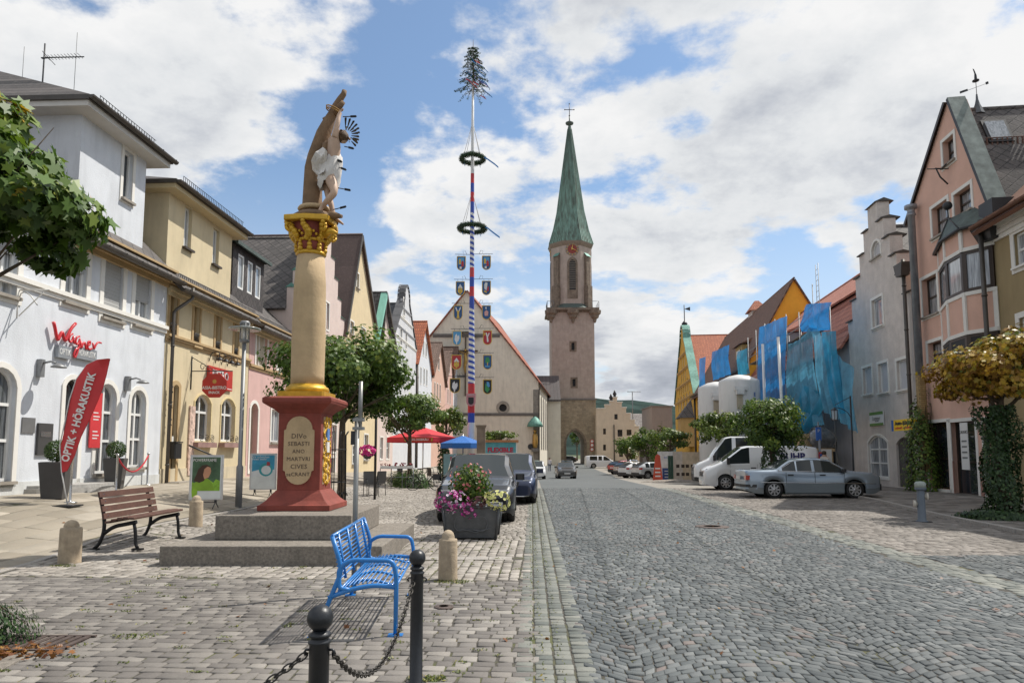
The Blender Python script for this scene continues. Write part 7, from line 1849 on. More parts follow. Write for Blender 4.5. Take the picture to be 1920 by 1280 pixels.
rings=[(488,560,.10,.10),(480,600,.155,.15),(470,650,.19,.175),(462,700,.20,.18),(462,730,.19,.17),(455,765,.15,.14)]
prev=None
for ri,(a,b,rx,ry) in enumerate(rings):
 c=sc_(a,b,-.06);rg_=[]
 for k in range(cN): u=2*PI*k/cN;f=1+.13*math.sin(u*5+ri*.9)+.05*math.sin(u*11+ri*2);rg_.append(q._v((c.x+rx*f*math.cos(u),c.y+ry*f*math.sin(u),c.z+.05*math.sin(u*2+ri)-.10*max(0,math.cos(u)) * (ri == 5)+.05*math.cos(u))))
 if prev:
  for k in range(cN): q.face((prev[k],prev[(k+1) % cN],rg_[(k+1) % cN],rg_[k]),True)
 prev=rg_
fl_=[[(408,488),(425,500),(440,520)],[(355,520),(400,560),(438,560)],[(325,590),(385,610),(430,610)],[(330,650),(380,660),(425,650)],[(365,690),(385,685),(415,668)]]
grid=[[sc_(x,y,-.16-.10*math.sin(i*1.3+j)-.05*j) for j,(x,y) in enumerate(row)] for i,row in enumerate(fl_)]
import itertools
def subdiv(g):
 out=[]
 for i in range(len(g)-1):
  for f in (0,.33,.66): out.append([g[i][j].lerp(g[i+1][j],f) for j in range(len(g[0]))])
 out.append(g[-1]);o2=[]
 for row in out:
  r2=[]
  for j in range(len(row)-1):
   for f in (0,.33,.66): r2.append(row[j].lerp(row[j+1],f)+Vector((0,.018*math.sin(j*7+f*9+row[j].z*20),0)))
  r2.append(row[-1]);o2.append(r2)
 return o2
g=subdiv(grid)
for th in (0,.03):
 for i in range(len(g)-1):
  for j in range(len(g[0])-1): q.poly([g[i][j]+Vector((0,th,0)),g[i][j+1]+Vector((0,th,0)),g[i+1][j+1]+Vector((0,th,0)),g[i+1][j]+Vector((0,th,0))],True)
q.build('loincloth',mon,fixn=False)
for (a,b) in (((555,268),(655,265)),((566,484),(635,500)),((490,575),(550,597)),((500,626),(580,655)),((505,783),(612,803)),((485,943),(580,920))):
 q=MB().mat(m_dark);p0,p1=sc_(*a,-.12),sc_(*b,-.2);q.tube([p0,p1],.009,5);d=(p1-p0).normalized()
 for s_ in (0,1): up_=Vector((0,0,.022)) if s_ == 0 else Vector((0,.022,0));q.poly([p1-d*.13+up_,p1-d*.01+up_,p1-d*.01-up_,p1-d*.13-up_])
 q.build('arrow',mon,fixn=False)
m_bluep=M('blue_powder_coat',(.012,.18,.52),rough=.35,var=.06,coat=.5)
pA=ground(590,1195);pB=ground(657,1117)
bb=thing('blue_bench','bright blue steel bench with wire seat and looped armrests, between two ball bollards','bench',(pA.x,pA.y,H(pA.x,pA.y)),math.atan2(pB.y-pA.y,pB.x-pA.x)-PI/2)
LB=(pB-pA).length
def bz(pts,n=6):
 """rounded polyline"""
 out=[pts[0]]
 for a,b,c in zip(pts,pts[1:],pts[2:]):
  a,b,c=Vector(a),Vector(b),Vector(c);r=min((b-a).length,(c-b).length)*.45;p0=b+(a-b).normalized()*r;p2=b+(c-b).normalized()*r
  for k in range(n+1): t_=k/n;out.append(p0*(1-t_)**2+b*2*t_*(1-t_)+p2*t_*t_)
 out.append(pts[-1]);return out
for y in (0,LB):
 q=MB().mat(m_bluep);rt=.021
 q.tube(bz([(0,y,.01),(.215,y,.56),(.20,y,.66),(.13,y,.87)]),rt,10);q.cbox((0,y,.012),(.11,.09,.014));q.build('rear_leg',bb)
 q=MB().mat(m_bluep);q.tube(bz([(.70,y,.01),(.70,y,.52),(.67,y,.655),(.50,y,.66),(.30,y,.665),(.195,y,.60),(.20,y,.42),(.30,y,.405)]),rt,10);q.cbox((.70,y,.012),(.13,.09,.014));q.build('armrest',bb)
 q=MB().mat(m_bluep);q.tube(bz([(.11,y,.34),(.30,y,.41),(.50,y,.445),(.69,y,.425)]),rt,10);q.build('seat_rail',bb)
def seat_c(u): return [(.20+.49*u),.40+.055*math.sin(PI*min(1,u*1.15))**1-.0*u+.02*u]
q=MB().mat(m_bluep)
for k in range(13): x,z=seat_c(k/12);q.tube([(x,.0,z),(x,LB,z)],.0075 if k not in (0,12) else .013,6)
for k in range(4): y=LB*(k+.5)/4;q.tube([(seat_c(j/8)[0],y,seat_c(j/8)[1]-.012) for j in range(9)],.013,6)
q.build('seat',bb)
q=MB().mat(m_bluep)
for k in range(11): f=k/10;x=.205-.075*f;z=.50+.37*f;q.tube([(x,0,z),(x,LB,z)],.0075 if k < 10 else .017,6)
for k in range(4): y=LB*(k+.5)/4;q.tube([(.205+.012,y,.47),(.14,y,.87)],.015,6)
q.build('backrest',bb)
m_wood=M('brown_slats',(.105,.050,.036),rough=.55,var=.25,scale=(7),bump=.3,bscale=30,stain=.15)
m_iron=M('cast_iron',(.014,.014,.015),rough=.5,metal=.3,var=.2)
pA=ground(170,1033);pB=ground(250,1009)
wb=thing('wooden_bench','brown slatted wooden bench with black cast iron ends, beside the monument steps','bench',(pA.x,pA.y,H(pA.x,pA.y)),math.atan2(pB.y-pA.y,pB.x-pA.x)-PI/2)
LB=1.75
for y in (.12,LB-.12):
 q=MB().mat(m_iron)
 q.tube(bz([(-.02,y,.02),(.06,y,.10),(.12,y,.26),(.13,y,.42),(.10,y,.62),(.03,y,.90)]),.03,8);q.tube(bz([(.12,y,.26),(.28,y,.38),(.50,y,.42),(.64,y,.45)]),.032,8)
 q.tube(bz([(.68,y,.02),(.64,y,.10),(.63,y,.30),(.60,y,.43)]),.027,8);q.cbox((-.03,y,.015),(.16,.09,.03));q.cbox((.68,y,.015),(.16,.09,.03));q.build('cast_iron_end',wb)
for k in range(4):
 f=k/3;q=MB().mat(m_wood);q.T=Matrix.Translation((.165-.085*f,LB/2,.55+.115*k)) @ Matrix.Rotation(R(-13),4,'Y');q.cbox((0,0,0),(.032,LB,.094),bev=0);q.mat(m_chrome)
 for y in (-LB/2+.12,LB/2-.12): q.lathe([(.012,.016),(.01,.02)],8,(0,y,0),axis='x')
 q.build('backrest_slat',wb,bevel=.006)
for k in range(5):
 f=k/4;q=MB().mat(m_wood);q.T=Matrix.Translation((.235+.095*k,LB/2,.455+.035*math.sin(f*PI*.9)+.012*k)) @ Matrix.Rotation(R(-4+6*f),4,'Y');q.cbox((0,0,0),(.082,LB,.036));q.build('seat_slat',wb,bevel=.006)
m_boll=M('bollard_stone',(.42,.335,.235),rough=.9,var=.25,scale=8,bump=.5,bscale=45,stain=.45)
def stone_bollard(px_,py_,r,hgt,label):
 p=ground(px_,py_);q=MB().mat(m_boll);q.lathe([(r*1.08,-.1),(r*1.04,.02),(r,hgt*.78),(r*.96,hgt*.815),(r*.70,hgt*.82),(r*.69,hgt*.87),(r*.58,hgt*.935),(r*.36,hgt*.98),(.01,hgt)],28)
 o=q.build('stone_bollard',loc=(p.x,p.y+r,H(p.x,p.y+r)));tag(o,label,'bollard','stone bollards');return p
stone_bollard(838,1090,.118,.63,'short domed stone bollard right of the blue bench, the nearest one to the road')
stone_bollard(118,1058,.145,.62,'short domed stone bollard left of the wooden bench')
stone_bollard(892,1010,.115,.60,'short domed stone bollard right in front of the flower tub')
stone_bollard(361,988,.13,.64,'short domed stone bollard between wooden bench and monument steps')
def ball_bollard(x,y,label):
 z=H(x,y);t=thing('ball_bollard',label,'bollard',(x,y,z),0,'black ball topped posts with chains')
 m_bk=M('black_paint',(.016,.018,.022),rough=.4,var=.25,scale=14,bump=.1)
 MB().mat(m_bk).lathe([(.085,.0),(.085,.012),(.05,.02),(.045,.024),(.044,.76),(.050,.765),(.050,.775),(.040,.78),(.040,.79),(.050,.795),(.050,.805),(.035,.812),(.03,.82)],24).build('post',t)
 MB().mat(m_bk).ball((0,0,.872),.058,20).build('ball',t)
 q=MB().mat(m_bk)
 for s_ in (-1,1): q.tube([(s_*.04,0,.735),(s_*.06,0,.735),(s_*.066,0,.725),(s_*.06,0,.71)],.006,6)
 q.build('chain_hook',t)
 return Vector((x,y,z))
b1=ball_bollard((608-960)/1280*3.12*cT,3.12,'black post with ball top at the bottom edge, in front of the blue bench');b2=ball_bollard((785-960)/1280*4.88*cT,4.88,'black post with ball top standing at the front right of the blue bench')
def chain(A,B,sag,label,n=34):
 pts=[]
 for i in range(n+1): t_=i/n;p=A.lerp(B,t_);p.z -= 4*sag*t_*(1-t_);pts.append(p)
 q=MB().mat(M('chain_iron',(.055,.05,.045),rough=.5,metal=.6,var=.3))
 L_=[0]
 for a,b in zip(pts,pts[1:]): L_.append(L_[-1]+(b-a).length)
 step=.036;m_=int(L_[-1]/step)
 for k in range(m_):
  s_=(k+.5)*L_[-1]/m_;i=max(j for j in range(len(L_)) if L_[j] <= s_);i=min(i,n-1);f=(s_-L_[i])/(L_[i+1]-L_[i]);c=pts[i].lerp(pts[i+1],f);d=(pts[i+1]-pts[i]).normalized()
  sd_=d.cross(Vector((0,0,1))).normalized();up_=sd_.cross(d);s2=sd_ if k % 2 else up_;ln=step*.5+.009;w_=.012
  loop=[c+d*ln*math.cos(u)*1.0+s2*w_*math.sin(u)*(1.15) for u in [2*PI*j/10 for j in range(11)]];q.tube(loop,.0042,5,cap=False)
 tag(q.build('chain'),label,'chain')
chain(b1+Vector((.055,.02,.715)),b2+Vector((-.02,-.055,.715)),.30,'iron chain sagging between the two ball topped posts')
b0=Vector((-2.55,2.05,H(-2.5,2.0)));chain(b1+Vector((-.06,.0,.715)),b0+Vector((0,0,.715)),.30,'iron chain running from the nearest post out of the lower left edge')
ball_bollard(b0.x,b0.y,'black ball topped post just outside the bottom edge on the left')
p=ground(663,1114);t=thing('sign_pole','empty silver metal pole with clamps behind the blue bench','pole',(p.x,p.y,H(p.x,p.y)))
m_gal=M('zinc_pole',(.26,.26,.25),rough=.45,metal=.6,var=.2,stain=.2);zt1=atY(676,782,p.y).z;zt2=atY(681,715,p.y).z;q=MB().mat(m_gal)
q.lathe([(.030,-.1),(.030,zt1)],14).build('post',t);MB().mat(m_gal).lathe([(.024,zt1-.15),(.024,zt2)],12,(.035,0,0)).build('extension',t)
q=MB().mat(m_gal);[q.cbox((.018,0,z),(.13,.09,.035),bev=.01) for z in (zt1-.03,zt1-.13)];q.build('clamp',t);MB().mat(m_dark).cbox((-.04,0,zt1-.24),(.05,.05,.16)).build('lock_box',t)
p=ground(447,951);t=thing('street_lamp','grey street lamp with glass cylinder head and flat disc, left of the monument','street lamp',(p.x,p.y,H(p.x,p.y)))
m_lg=M('lamp_grey',(.23,.235,.24),rough=.5,metal=.4,var=.1);zb1=atY(447,875,p.y).z-t.location.z;zl1=atY(457,642,p.y).z-t.location.z;zl2=atY(458,604,p.y).z-t.location.z
MB().mat(m_lg).lathe([(.085,-.1),(.085,zb1),(.055,zb1+.06),(.052,zl1)],18).build('post',t)
lh=zl2-zl1;q=MB().mat(m_lg);q.lathe([(.05,zl1-.02),(.13,zl1+.02),(.13,zl1+.07),(.05,zl1+.08)],16);q.lathe([(.13,zl2-.06),(.13,zl2-.01),(.10,zl2+.03),(.02,zl2+.04)],16)
for k in range(6): a=k*PI/3;q.tube([(.125*math.cos(a),.125*math.sin(a),zl1+.05),(.125*math.cos(a),.125*math.sin(a),zl2-.03)],.010,5)
q.build('lamp_head',t);m_gl,tt,b=principled('clear_lamp_glass');b.inputs['Base Color'].default_value=(.75,.78,.8,1);b.inputs['Roughness'].default_value=.08;b.inputs['Alpha'].default_value=.35
MB().mat(m_gl).lathe([(.10,zl1+.07),(.10,zl2-.06)],18).build('lamp_glass',t);MB().mat(M('disc_glass',(.32,.35,.34),rough=.2,alpha=.85)).lathe([(.14,zl2-.19),(.41,zl2-.20),(.41,zl2-.17),(.14,zl2-.15)],28).build('lamp_disc',t)
MB().mat(m_white).lathe([(.03,zl1+.08),(.045,zl1+.15),(.045,zl2-.12),(.03,zl2-.08)],12).build('bulb',t)
def poster(label,TL,TR,BR,BL,fpy,kind):
 p0=ground((BL[0]+BR[0])/2,fpy);Y=p0.y;z0=H(p0.x,p0.y)
 a,b,c,d=[atY(q_[0],q_[1],Y) for q_ in (BL,BR,TR,TL)];w_=((b-a).length+(c-d).length)/2;hh=((d-a).length+(c-b).length)/2
 cx_=(a+b+c+d)/4;t=thing('poster_stand',label,'poster stand',(cx_.x,Y,z0),R(6));zl=(a.z+b.z)/2-z0
 MB().mat(m_chrome if False else M('poster_frame',(.50,.51,.52),rough=.35,metal=.5)).cbox((0,0,zl+hh/2),(w_,.05,hh)).build('frame',t)
 y=-.028
 def flat(name,mat,pts,yy=y): q=MB().mat(mat);q._cap([(x*w_,yy,zl+z*hh) for x,z in pts]);return q.build(name,sheet,fixn=False)
 q=MB().mat(M('poster_paper',(.62,.66,.66),rough=.5));q.box(-w_*.45,w_*.45,-.03,-.02,zl+.03*hh,zl+.97*hh);sheet=q.build('poster',t)
 if kind == 1:
  flat('poster_scene',M('poster_green',(.055,.11,.06),var=.5,scale=4),[(-.42,.2),(.42,.2),(.42,.95),(-.42,.95)],-.032)
  flat('poster_field',M('poster_lime',(.22,.42,.04),var=.4,scale=9),[(-.42,.2),(.42,.2),(.42,.42),(.30,.46),(.22,.38),(.1,.45),(0,.38),(-.14,.44),(-.3,.36),(-.42,.4)],-.034)
  flat('poster_shirt',M('poster_shirt',(.20,.36,.03),var=.2),[(-.42,.2),(.26,.2),(.20,.36),(.06,.47),(-.12,.48),(-.34,.38)],-.036)
  flat('poster_hair',M('poster_hair',(.05,.025,.015)),[(-.36,.42),(-.2,.38),(-.06,.42),(.0,.5),(.02,.62),(.12,.74),(.02,.78),(-.12,.77),(-.24,.68),(-.3,.55)],-.038)
  flat('poster_face',M('poster_skin',(.48,.25,.15),var=.2),[(-.05,.46),(.08,.50),(.13,.58),(.15,.64),(.12,.72),(.03,.74),(-.06,.68),(-.09,.56)],-.040)
  text_mesh('POWERFRAME',.085*w_*1.6,m_sw,.001,parent=sheet,loc=(-.05*w_,-.04,zl+.88*hh),sx=.8)
  flat('poster_lime_mark',M('poster_mark',(.25,.45,.03)),[(-.40,.06),(-.26,.06),(-.24,.22),(-.34,.26),(-.42,.2)],-.042)
 else:
  flat('poster_sky',M('poster_blue',(.05,.30,.48),var=.3),[(-.42,.40),(.42,.40),(.42,.95),(-.42,.95)],-.032);flat('poster_snow',M('poster_snow',(.62,.66,.68)),[(-.42,.36),(.42,.36),(.42,.56),(.2,.52),(-.1,.56),(-.42,.5)],-.033)
  q=MB().mat(M('poster_teal',(.04,.30,.34),var=.3));lo_=[(w_*(.10+.26*math.cos(u)),zl+hh*(.55+.18*math.sin(u))) for u in [2*PI*j/20 for j in range(20)]];li_=[(w_*(.11+.18*math.cos(u)),zl+hh*(.54+.125*math.sin(u))) for u in [2*PI*j/20 for j in range(20)]];q.ring(lo_,li_,-.038,-.034);q.build('poster_ring',sheet,fixn=False)
  flat('poster_white_disc',M('poster_snow',(.62,.66,.68)),[(.11+.18*math.cos(u),.54+.125*math.sin(u)) for u in [2*PI*j/16 for j in range(16)]],-.035)
  flat('poster_gift',M('poster_red',(.35,.05,.06)),[(.12,.66),(.26,.66),(.24,.76),(.14,.77)],-.040)
  text_mesh('Wir schenken',.12*w_,m_sw,.001,parent=sheet,loc=(-.12*w_,-.04,zl+.90*hh));text_mesh('Ihnen mehr',.12*w_,m_sw,.001,parent=sheet,loc=(-.15*w_,-.04,zl+.84*hh))
 q=MB().mat(m_dark)
 for s_ in (-1,1): q.cbox((s_*w_*.3,0,zl-.03),(.05,.05,.08));q.tube([(s_*w_*.3,0,zl-.05),(s_*w_*.3,-.22,.01)],.012,5);q.tube([(s_*w_*.3,0,zl-.05),(s_*w_*.3,.22,.01)],.012,5)
 q.tube([(-w_*.3,0,zl-.06),(w_*.3,0,zl-.06)],.010,5);q.build('feet',t)
poster('poster stand showing a woman in a green field, left of the street lamp',(361,851),(420.6,854),(413.6,937.7),(353.8,935.4),953,1)
poster('poster stand showing a teal ring on blue sky, left of the monument',(474.5,847.5),(521.9,852),(513.9,919.7),(465,915.5),930,2)
m_pot=M('anthracite_pot',(.055,.053,.052),rough=.55,var=.12)
def pot(px_,py_,ytop,ht,hb,label,ball_px):
 p=ground(px_,py_);z0=H(p.x,p.y);t=thing('plant_pot',label,'plant pot',(p.x,p.y+.2,z0),.3,'anthracite pots with box balls')
 z1=atY(px_,ytop,p.y+.2).z-z0;MB().mat(m_pot).prism([(-hb,-hb),(hb,-hb),(hb,hb),(-hb,hb)],0,z1,top=[(-ht,-ht),(ht,-ht),(ht,ht),(-ht,ht)]).build('pot',t,bevel=.012)
 MB().mat(M('potting_soil',(.03,.02,.015),rough=1)).cbox((0,0,z1+.002),(ht*1.8,ht*1.8,.01)).build('soil',t)
 zc_=atY(px_,ball_px,p.y+.2).z-z0;r_=.24;MB().mat(m_bark).tube([(0,0,z1-.05),(.01,0,zc_)],.02,6).build('trunk',t)
 rg=np.random.default_rng(int(px_));n=2600;d=rg.normal(0,1,(n,3));d /= np.linalg.norm(d,axis=1)[:,None];leaves('foliage',d*(r_*rg.uniform(.8,1.05,n))[:,None]+np.array([0,0,zc_]),d,.035,OVAL,m_box,t,3)
pot(90,936,866,.27,.20,'anthracite tapered pot with clipped box ball left of the red feather flag',845)
pot(206,917,859,.25,.18,'anthracite tapered pot with clipped box ball right of the red feather flag',843)
m_steelp=M('polished_steel',(.5,.5,.5),rough=.25,metal=.9)
sps=[]
for (px_,pyb,pyt,lb) in ((131,942,854,'polished steel rope post in front of the shop door steps'),(217,926,850,'polished steel rope post holding the left end of the red rope'),(275.5,909,848,'polished steel rope post holding the right end of the red rope')):
 p=ground(px_,pyb);z0=H(p.x,p.y);hh=atY(px_,pyt,p.y).z-z0;o=MB().mat(m_steelp).lathe([(.14,0),(.14,.015),(.04,.03),(.026,.05),(.026,hh-.06),(.04,hh-.05),(.04,hh-.02),(.01,hh)],18).build('rope_post',loc=(p.x,p.y,z0));tag(o,lb,'rope post','rope posts before the shop');sps.append(Vector((p.x,p.y,z0+hh-.09)))
q=MB().mat(M('red_rope',(.42,.015,.03),rough=.8,bump=.4,bscale=60));q.tube([sps[1].lerp(sps[2],i/14)-Vector((0,0,4*.42*(i/14)*(1-i/14))) for i in range(15)],.022,8);tag(q.build('red_rope'),'red barrier rope sagging between two steel posts before the white shop','rope')
FY=14.35;fl_l=[(116.5,885),(113,835),(123,789),(131,750),(144,711),(164,684),(184,674.6),(205,672)];fl_r=[(126,882),(141,855),(154,819),(171,783),(184,750),(192,726),(198,702),(205,673)]
fo=atY(128,935,FY);z0=H(fo.x,FY);ft=thing('feather_flag','tall curved red feather flag with white lettering before the shop door','flag',(fo.x,FY,z0))
m_flag=M('flag_red',(.56,.035,.04),rough=.6,var=.08)
def fp_(px_,py_,dy=0): p=atY(px_,py_,FY);return Vector((p.x-fo.x,dy,p.z-z0))
q=MB().mat(m_flag);n=len(fl_l)
for yy in (-.008,.008):
 for i in range(n-1):
  for f in range(6):
   A_,B_=fp_(*fl_l[i]),fp_(*fl_r[i]);C_,D_=fp_(*fl_l[i+1]),fp_(*fl_r[i+1]);wv=lambda u,k: .035*math.sin(u*3.1+k*.8)
   P0=A_.lerp(B_,f/6);P1=A_.lerp(B_,(f+1)/6);P2=C_.lerp(D_,(f+1)/6);P3=C_.lerp(D_,f/6)
   q.poly([P0+Vector((0,yy+wv(f/6,i),0)),P1+Vector((0,yy+wv((f+1)/6,i),0)),P2+Vector((0,yy+wv((f+1)/6,i+1),0)),P3+Vector((0,yy+wv(f/6,i+1),0))],True)
q.build('flag',ft,fixn=False)
q=MB().mat(M('pole_white',(.6,.6,.6),rough=.4));q.tube([Vector((0,0,0))]+[fp_(*p)+Vector((-.012,0,0)) for p in fl_l],.012,6);q.build('pole',ft)
q=MB().mat(m_dark).cbox((0,0,.02),(.4,.4,.03)).build('foot_plate',ft)
ang=math.atan2(862-700,172-131);o=text_mesh('OPTIK + HÖRAKUSTIK',.235,m_sw,.002,parent=ft,loc=fp_(151,782)+Vector((-.0,-.06,0)),rot=(0,0,0),bold=.007,sx=1.0)
o.rotation_euler=(Matrix.Rotation(R(90),4,'X') @ Matrix.Rotation(ang,4,'Z')).to_euler();Lt=o.dimensions.x if o.dimensions.x else 2;tw_=(fp_(129,866)-fp_(173,698)).length
bbx=[c[0] for c in o.bound_box];o.scale=(tw_/(max(bbx)-min(bbx)),1.0,1)
hh=H1
strokes=[[(305,192),(314,225),(322,275),(330,300),(343,268),(355,247),(362,280),(373,304),(390,262),(410,225),(432,202)],
           [(415,262),(400,268),(392,292),(400,312),(412,300),(421,270),(418,300),(426,318)],
           [(454,276),(438,280),(430,305),(438,325),(450,312),(457,284),(451,330),(440,372),(428,398),(419,385),(430,352),(456,335)],
           [(462,302),(464,347),(472,320),(484,307),(489,340),(495,350)],[(498,332),(515,320),(515,303),(504,305),(498,330),(506,352),(524,346)],[(530,312),(536,352),(546,325),(560,308),(578,314)]]
wl_c=hh.px(143,640,-.12);sg_t=thing('script_sign','red script lettering above two grey label boxes on the white shop wall','sign',hh.P(wl_c[0],0,wl_c[1]),hh.rz)
mr=M('sign_red',(.55,.012,.02),rough=.35,coat=.6)
for k,stt in enumerate(strokes):
 pts=[hh.px(x/3.047,540+y/3.047,-.12) for x,y in stt];pts=[(a-wl_c[0],-.12,b-wl_c[1]) for a,b in pts]
 sm=bz(pts,4);MB().mat(mr).tube(sm,.040 if k == 0 else .026,8).build('letter',sg_t)
for (l,b,r,t_,tx) in ((108.5,669,134,652,'OPTIK'),(143,676,181,664,'HÖRAKUSTIK')):
 s0,z0_=hh.px(l,b,-.1);s1,z1_=hh.px(r,t_,-.1);z1_=z0_+.30;z0_=z0_ if tx == 'OPTIK' else hh.px(134,669,-.1)[1]-.0;z1_=z0_+.30
 q=MB().mat(M('sign_box_grey',(.30,.32,.34),rough=.4,metal=.3)).box(s0-wl_c[0],s1-wl_c[0],-.11,-.01,z0_-wl_c[1],z1_-wl_c[1]).build('label_box',sg_t);o=text_mesh(tx,.22,m_sw,.004,parent=q,loc=((s0+s1)/2-wl_c[0],-.113,(z0_+z1_)/2-wl_c[1]));o.scale=((s1-s0)*.86/max(.01,(max(c[0] for c in o.bound_box)-min(c[0] for c in o.bound_box))),1,1)
def wall_thing(name,label,cat,hh,px_,py_,y=0,group=None): s,z=hh.px(px_,py_,y);return thing(name,label,cat,hh.P(s,y,z),hh.rz,group)
for px_,py_,lb in ((72,690,'grey outdoor wall lamp left of the shop door'),(236,719,'grey outdoor wall lamp above between the two right shop windows')):
 t=wall_thing('wall_lamp',lb,'wall lamp',hh,px_,py_,0,'wall lamps of the white shop');MB().mat(m_lg).cbox((0,-.06,0),(.16,.12,.42),bev=.02).build('housing',t);q=MB().mat(m_lg);q.tube([(0,-.1,.12),(0,-.3,.16),(0,-.42,.12)],.025,6);q.lathe([(.06,.10),(.17,.03),(.17,.01),(.05,.0)],16,(0,-.5,0));q.build('lamp_arm',t)
t=wall_thing('wall_plaque','small grey square plaque on the white shop wall','plaque',hh,52,797);MB().mat(M('plaque_grey',(.22,.22,.22),metal=.4,rough=.4)).box(-.2,.2,-.03,0,-.18,.18).build('plate',t)
t=wall_thing('letterbox_panel','dark grey letterbox and bell panel beside the shop door','letterbox',hh,81,823);MB().mat(m_pot).box(-.24,.24,-.06,0,-.38,.38).build('panel',t);MB().mat(m_steelp).box(-.17,.17,-.068,-.06,.05,.18).build('slot',t)
t=wall_thing('red_banner','narrow red notice board with white print between shop door and window','banner',hh,166,788,0);q=MB().mat(M('flag_red',(.56,.035,.04))).box(-.02,.42,-.07,-.04,-.72,.76).build('board',t)
for z,w_ in ((.55,.1),(.2,.2),(.1,.26),(.02,.22),(-.3,.2),(-.4,.26),(-.48,.2)): MB().mat(m_sw).box(.08,.08+w_,-.073,-.071,z,z+.03).build('print_line',q)
t=wall_thing('iron_sign_bracket','ornate white iron sign bracket on the white shop wall','bracket',hh,33,568);q=MB().mat(m_whitet);q.tube([(0,0,.3),(0,-.75,.3)],.018,6);q.tube([(0,0,.3),(0,0,-.35)],.018,6);q.tube([(0,-.03-.22*(1-math.cos(u*.6)),.1+.16*math.sin(u*.9)) for u in range(8)],.014,5);q.tube([(0,-.05,-.3),(0,-.3,-.05),(0,-.6,.25)],.014,5);q.build('bracket',t)
hh=H2
t=wall_thing('hanging_sign','red octagonal hanging sign of the bistro on an iron arm','sign',hh,358,700,0);m_bis=M('bistro_red',(.46,.03,.02),rough=.5)
X0,Zs=hh.px(358,690,0);arm=1.35;q=MB().mat(m_dark);q.tube([(0,-.02,.6),(0,-.02,-.55)],.02,6);q.tube([(0,0,.08),(0,-arm-.1,.08)],.018,6);q.tube([(0,-.03,.55),(0,-arm*.6,.1)],.014,5);q.tube([(0,-.4-.1*math.cos(u*.8)*(1-u*.06),.24+.1*math.sin(u*.8)) for u in range(9)],.012,5);q.build('iron_arm',t)
oc=[(.36*math.cos(u)*1.28,.52*math.sin(u)*.85) for u in [PI/8+PI/4*j for j in range(8)]];yb_=-.85;q=MB().mat(m_bis);
q.prism_x([(yb_+a,b-.42) for a,b in oc],-.03,.03);pn=q.build('panel',t);q=MB().mat(m_dark)
for a in (-.3,.3): q.tube([(0,yb_+a,-.06),(0,yb_+a,.09)],.008,4)
q.build('hanger',t)
for tx,sz_,dz in (('ASIA-BISTRO',.15,-.50),('SNACK',.12,-.66)): text_mesh(tx,sz_,m_sw,.002,parent=pn,loc=(-.033,yb_,dz),rot=(R(90),0,R(-90)),bold=.003)
MB().mat(M('old_gold',(.45,.28,.08))).lathe([(.07,-.036),(.07,-.03)],16,(0,yb_,-.28),axis='x').build('emblem',pn)
t=wall_thing('bistro_wall_sign','red and white bistro sign board flat on the cream wall below gooseneck lamps','sign',hh,386,722,0);s0,z0_=hh.px(386,722);s1,z1_=hh.px(433,693)
w_=s1-s0;h_=.72;q=MB().mat(M('bistro_red',(.46,.03,.02))).box(0,w_,-.08,-.01,-.05,h_);bd_=q.build('board',t);MB().mat(m_sw).box(.05,w_-.05,-.084,-.081,0,.03).build('print_line',bd_);o=text_mesh('BISTRO',.42,m_sw,.003,parent=bd_,loc=(w_*.48,-.085,h_*.62),bold=.01);o.scale=(w_*.66/(max(c[0] for c in o.bound_box)-min(c[0] for c in o.bound_box)),1,1);text_mesh('Asia',.2,m_sw,.003,parent=bd_,loc=(w_*.5,-.085,h_*.18))
for k in range(4): x=w_*(k+.3)/4;q=MB().mat(m_dark);q.tube(bz([(x,0,h_+.15),(x,-.1,h_+.5),(x,-.38,h_+.5),(x,-.40,h_+.32)],4),.014,5);q.lathe([(.03,.06),(.12,-.04),(.12,-.06),(.04,-.03)],12,(x,-.4,h_+.26));q.build('gooseneck_lamp',t)
p=ground(886,1008);t=thing('flower_tub','dark grey square tub with purple and yellow petunias before the black car','planter',(p.x,13.35,H(p.x,13.3)),R(-2));hw_=.52;zh=.60
q=MB().mat(M('tub_zinc',(.09,.095,.10),rough=.5,metal=.4,var=.25,scale=6,bump=.3,stain=.3));q.prism([(-.46,-.42),(.46,-.42),(.46,.42),(-.46,.42)],.03,zh,top=[(-.52,-.48),(.52,-.48),(.52,.48),(-.52,.48)]);q.build('tub',t,bevel=.01)
q=MB().mat(M('tub_zinc',(.09,.095,.10)))
for s_ in (-1,1):
 for u_ in (-1,1): q.tube([(s_*.465,u_*.425,.0),(s_*.53,u_*.49,zh+.03)],.028,6)
 q.tube([(-.53,s_*.49,zh+.01),(.53,s_*.49,zh+.01)],.026,6);q.tube([(s_*.53,-.49,zh+.01),(s_*.53,.49,zh+.01)],.026,6)
q.build('tub_frame',t);q=MB().mat(M('tub_relief',(.12,.125,.13),rough=.5,metal=.4));q.tube([(.28*math.cos(u)*1.1,-.455-.03*math.sin(u)*.0,.30+.15*math.sin(u)+.04*math.sin(3*u)) for u in [2*PI*j/24 for j in range(25)]],.012,5);q.tube([(-.36,-.45,.12),(-.15,-.455,.2),(.1,-.45,.14),(.36,-.45,.22)],.012,5);q.build('tub_relief',t)
rg=np.random.default_rng(9);n=4200;d=rg.normal(0,1,(n,3));d /= np.linalg.norm(d,axis=1)[:,None];r_=rg.uniform(.3,1.05,n);P=d*r_[:,None]*np.array([.42,.36,.48]);k_=P[:,2] > -.25;P=P[k_];d=d[k_]
leaves('foliage',P+np.array([-.05,0,zh+.32]),d,.06,OVAL,m_leaf,t,4)
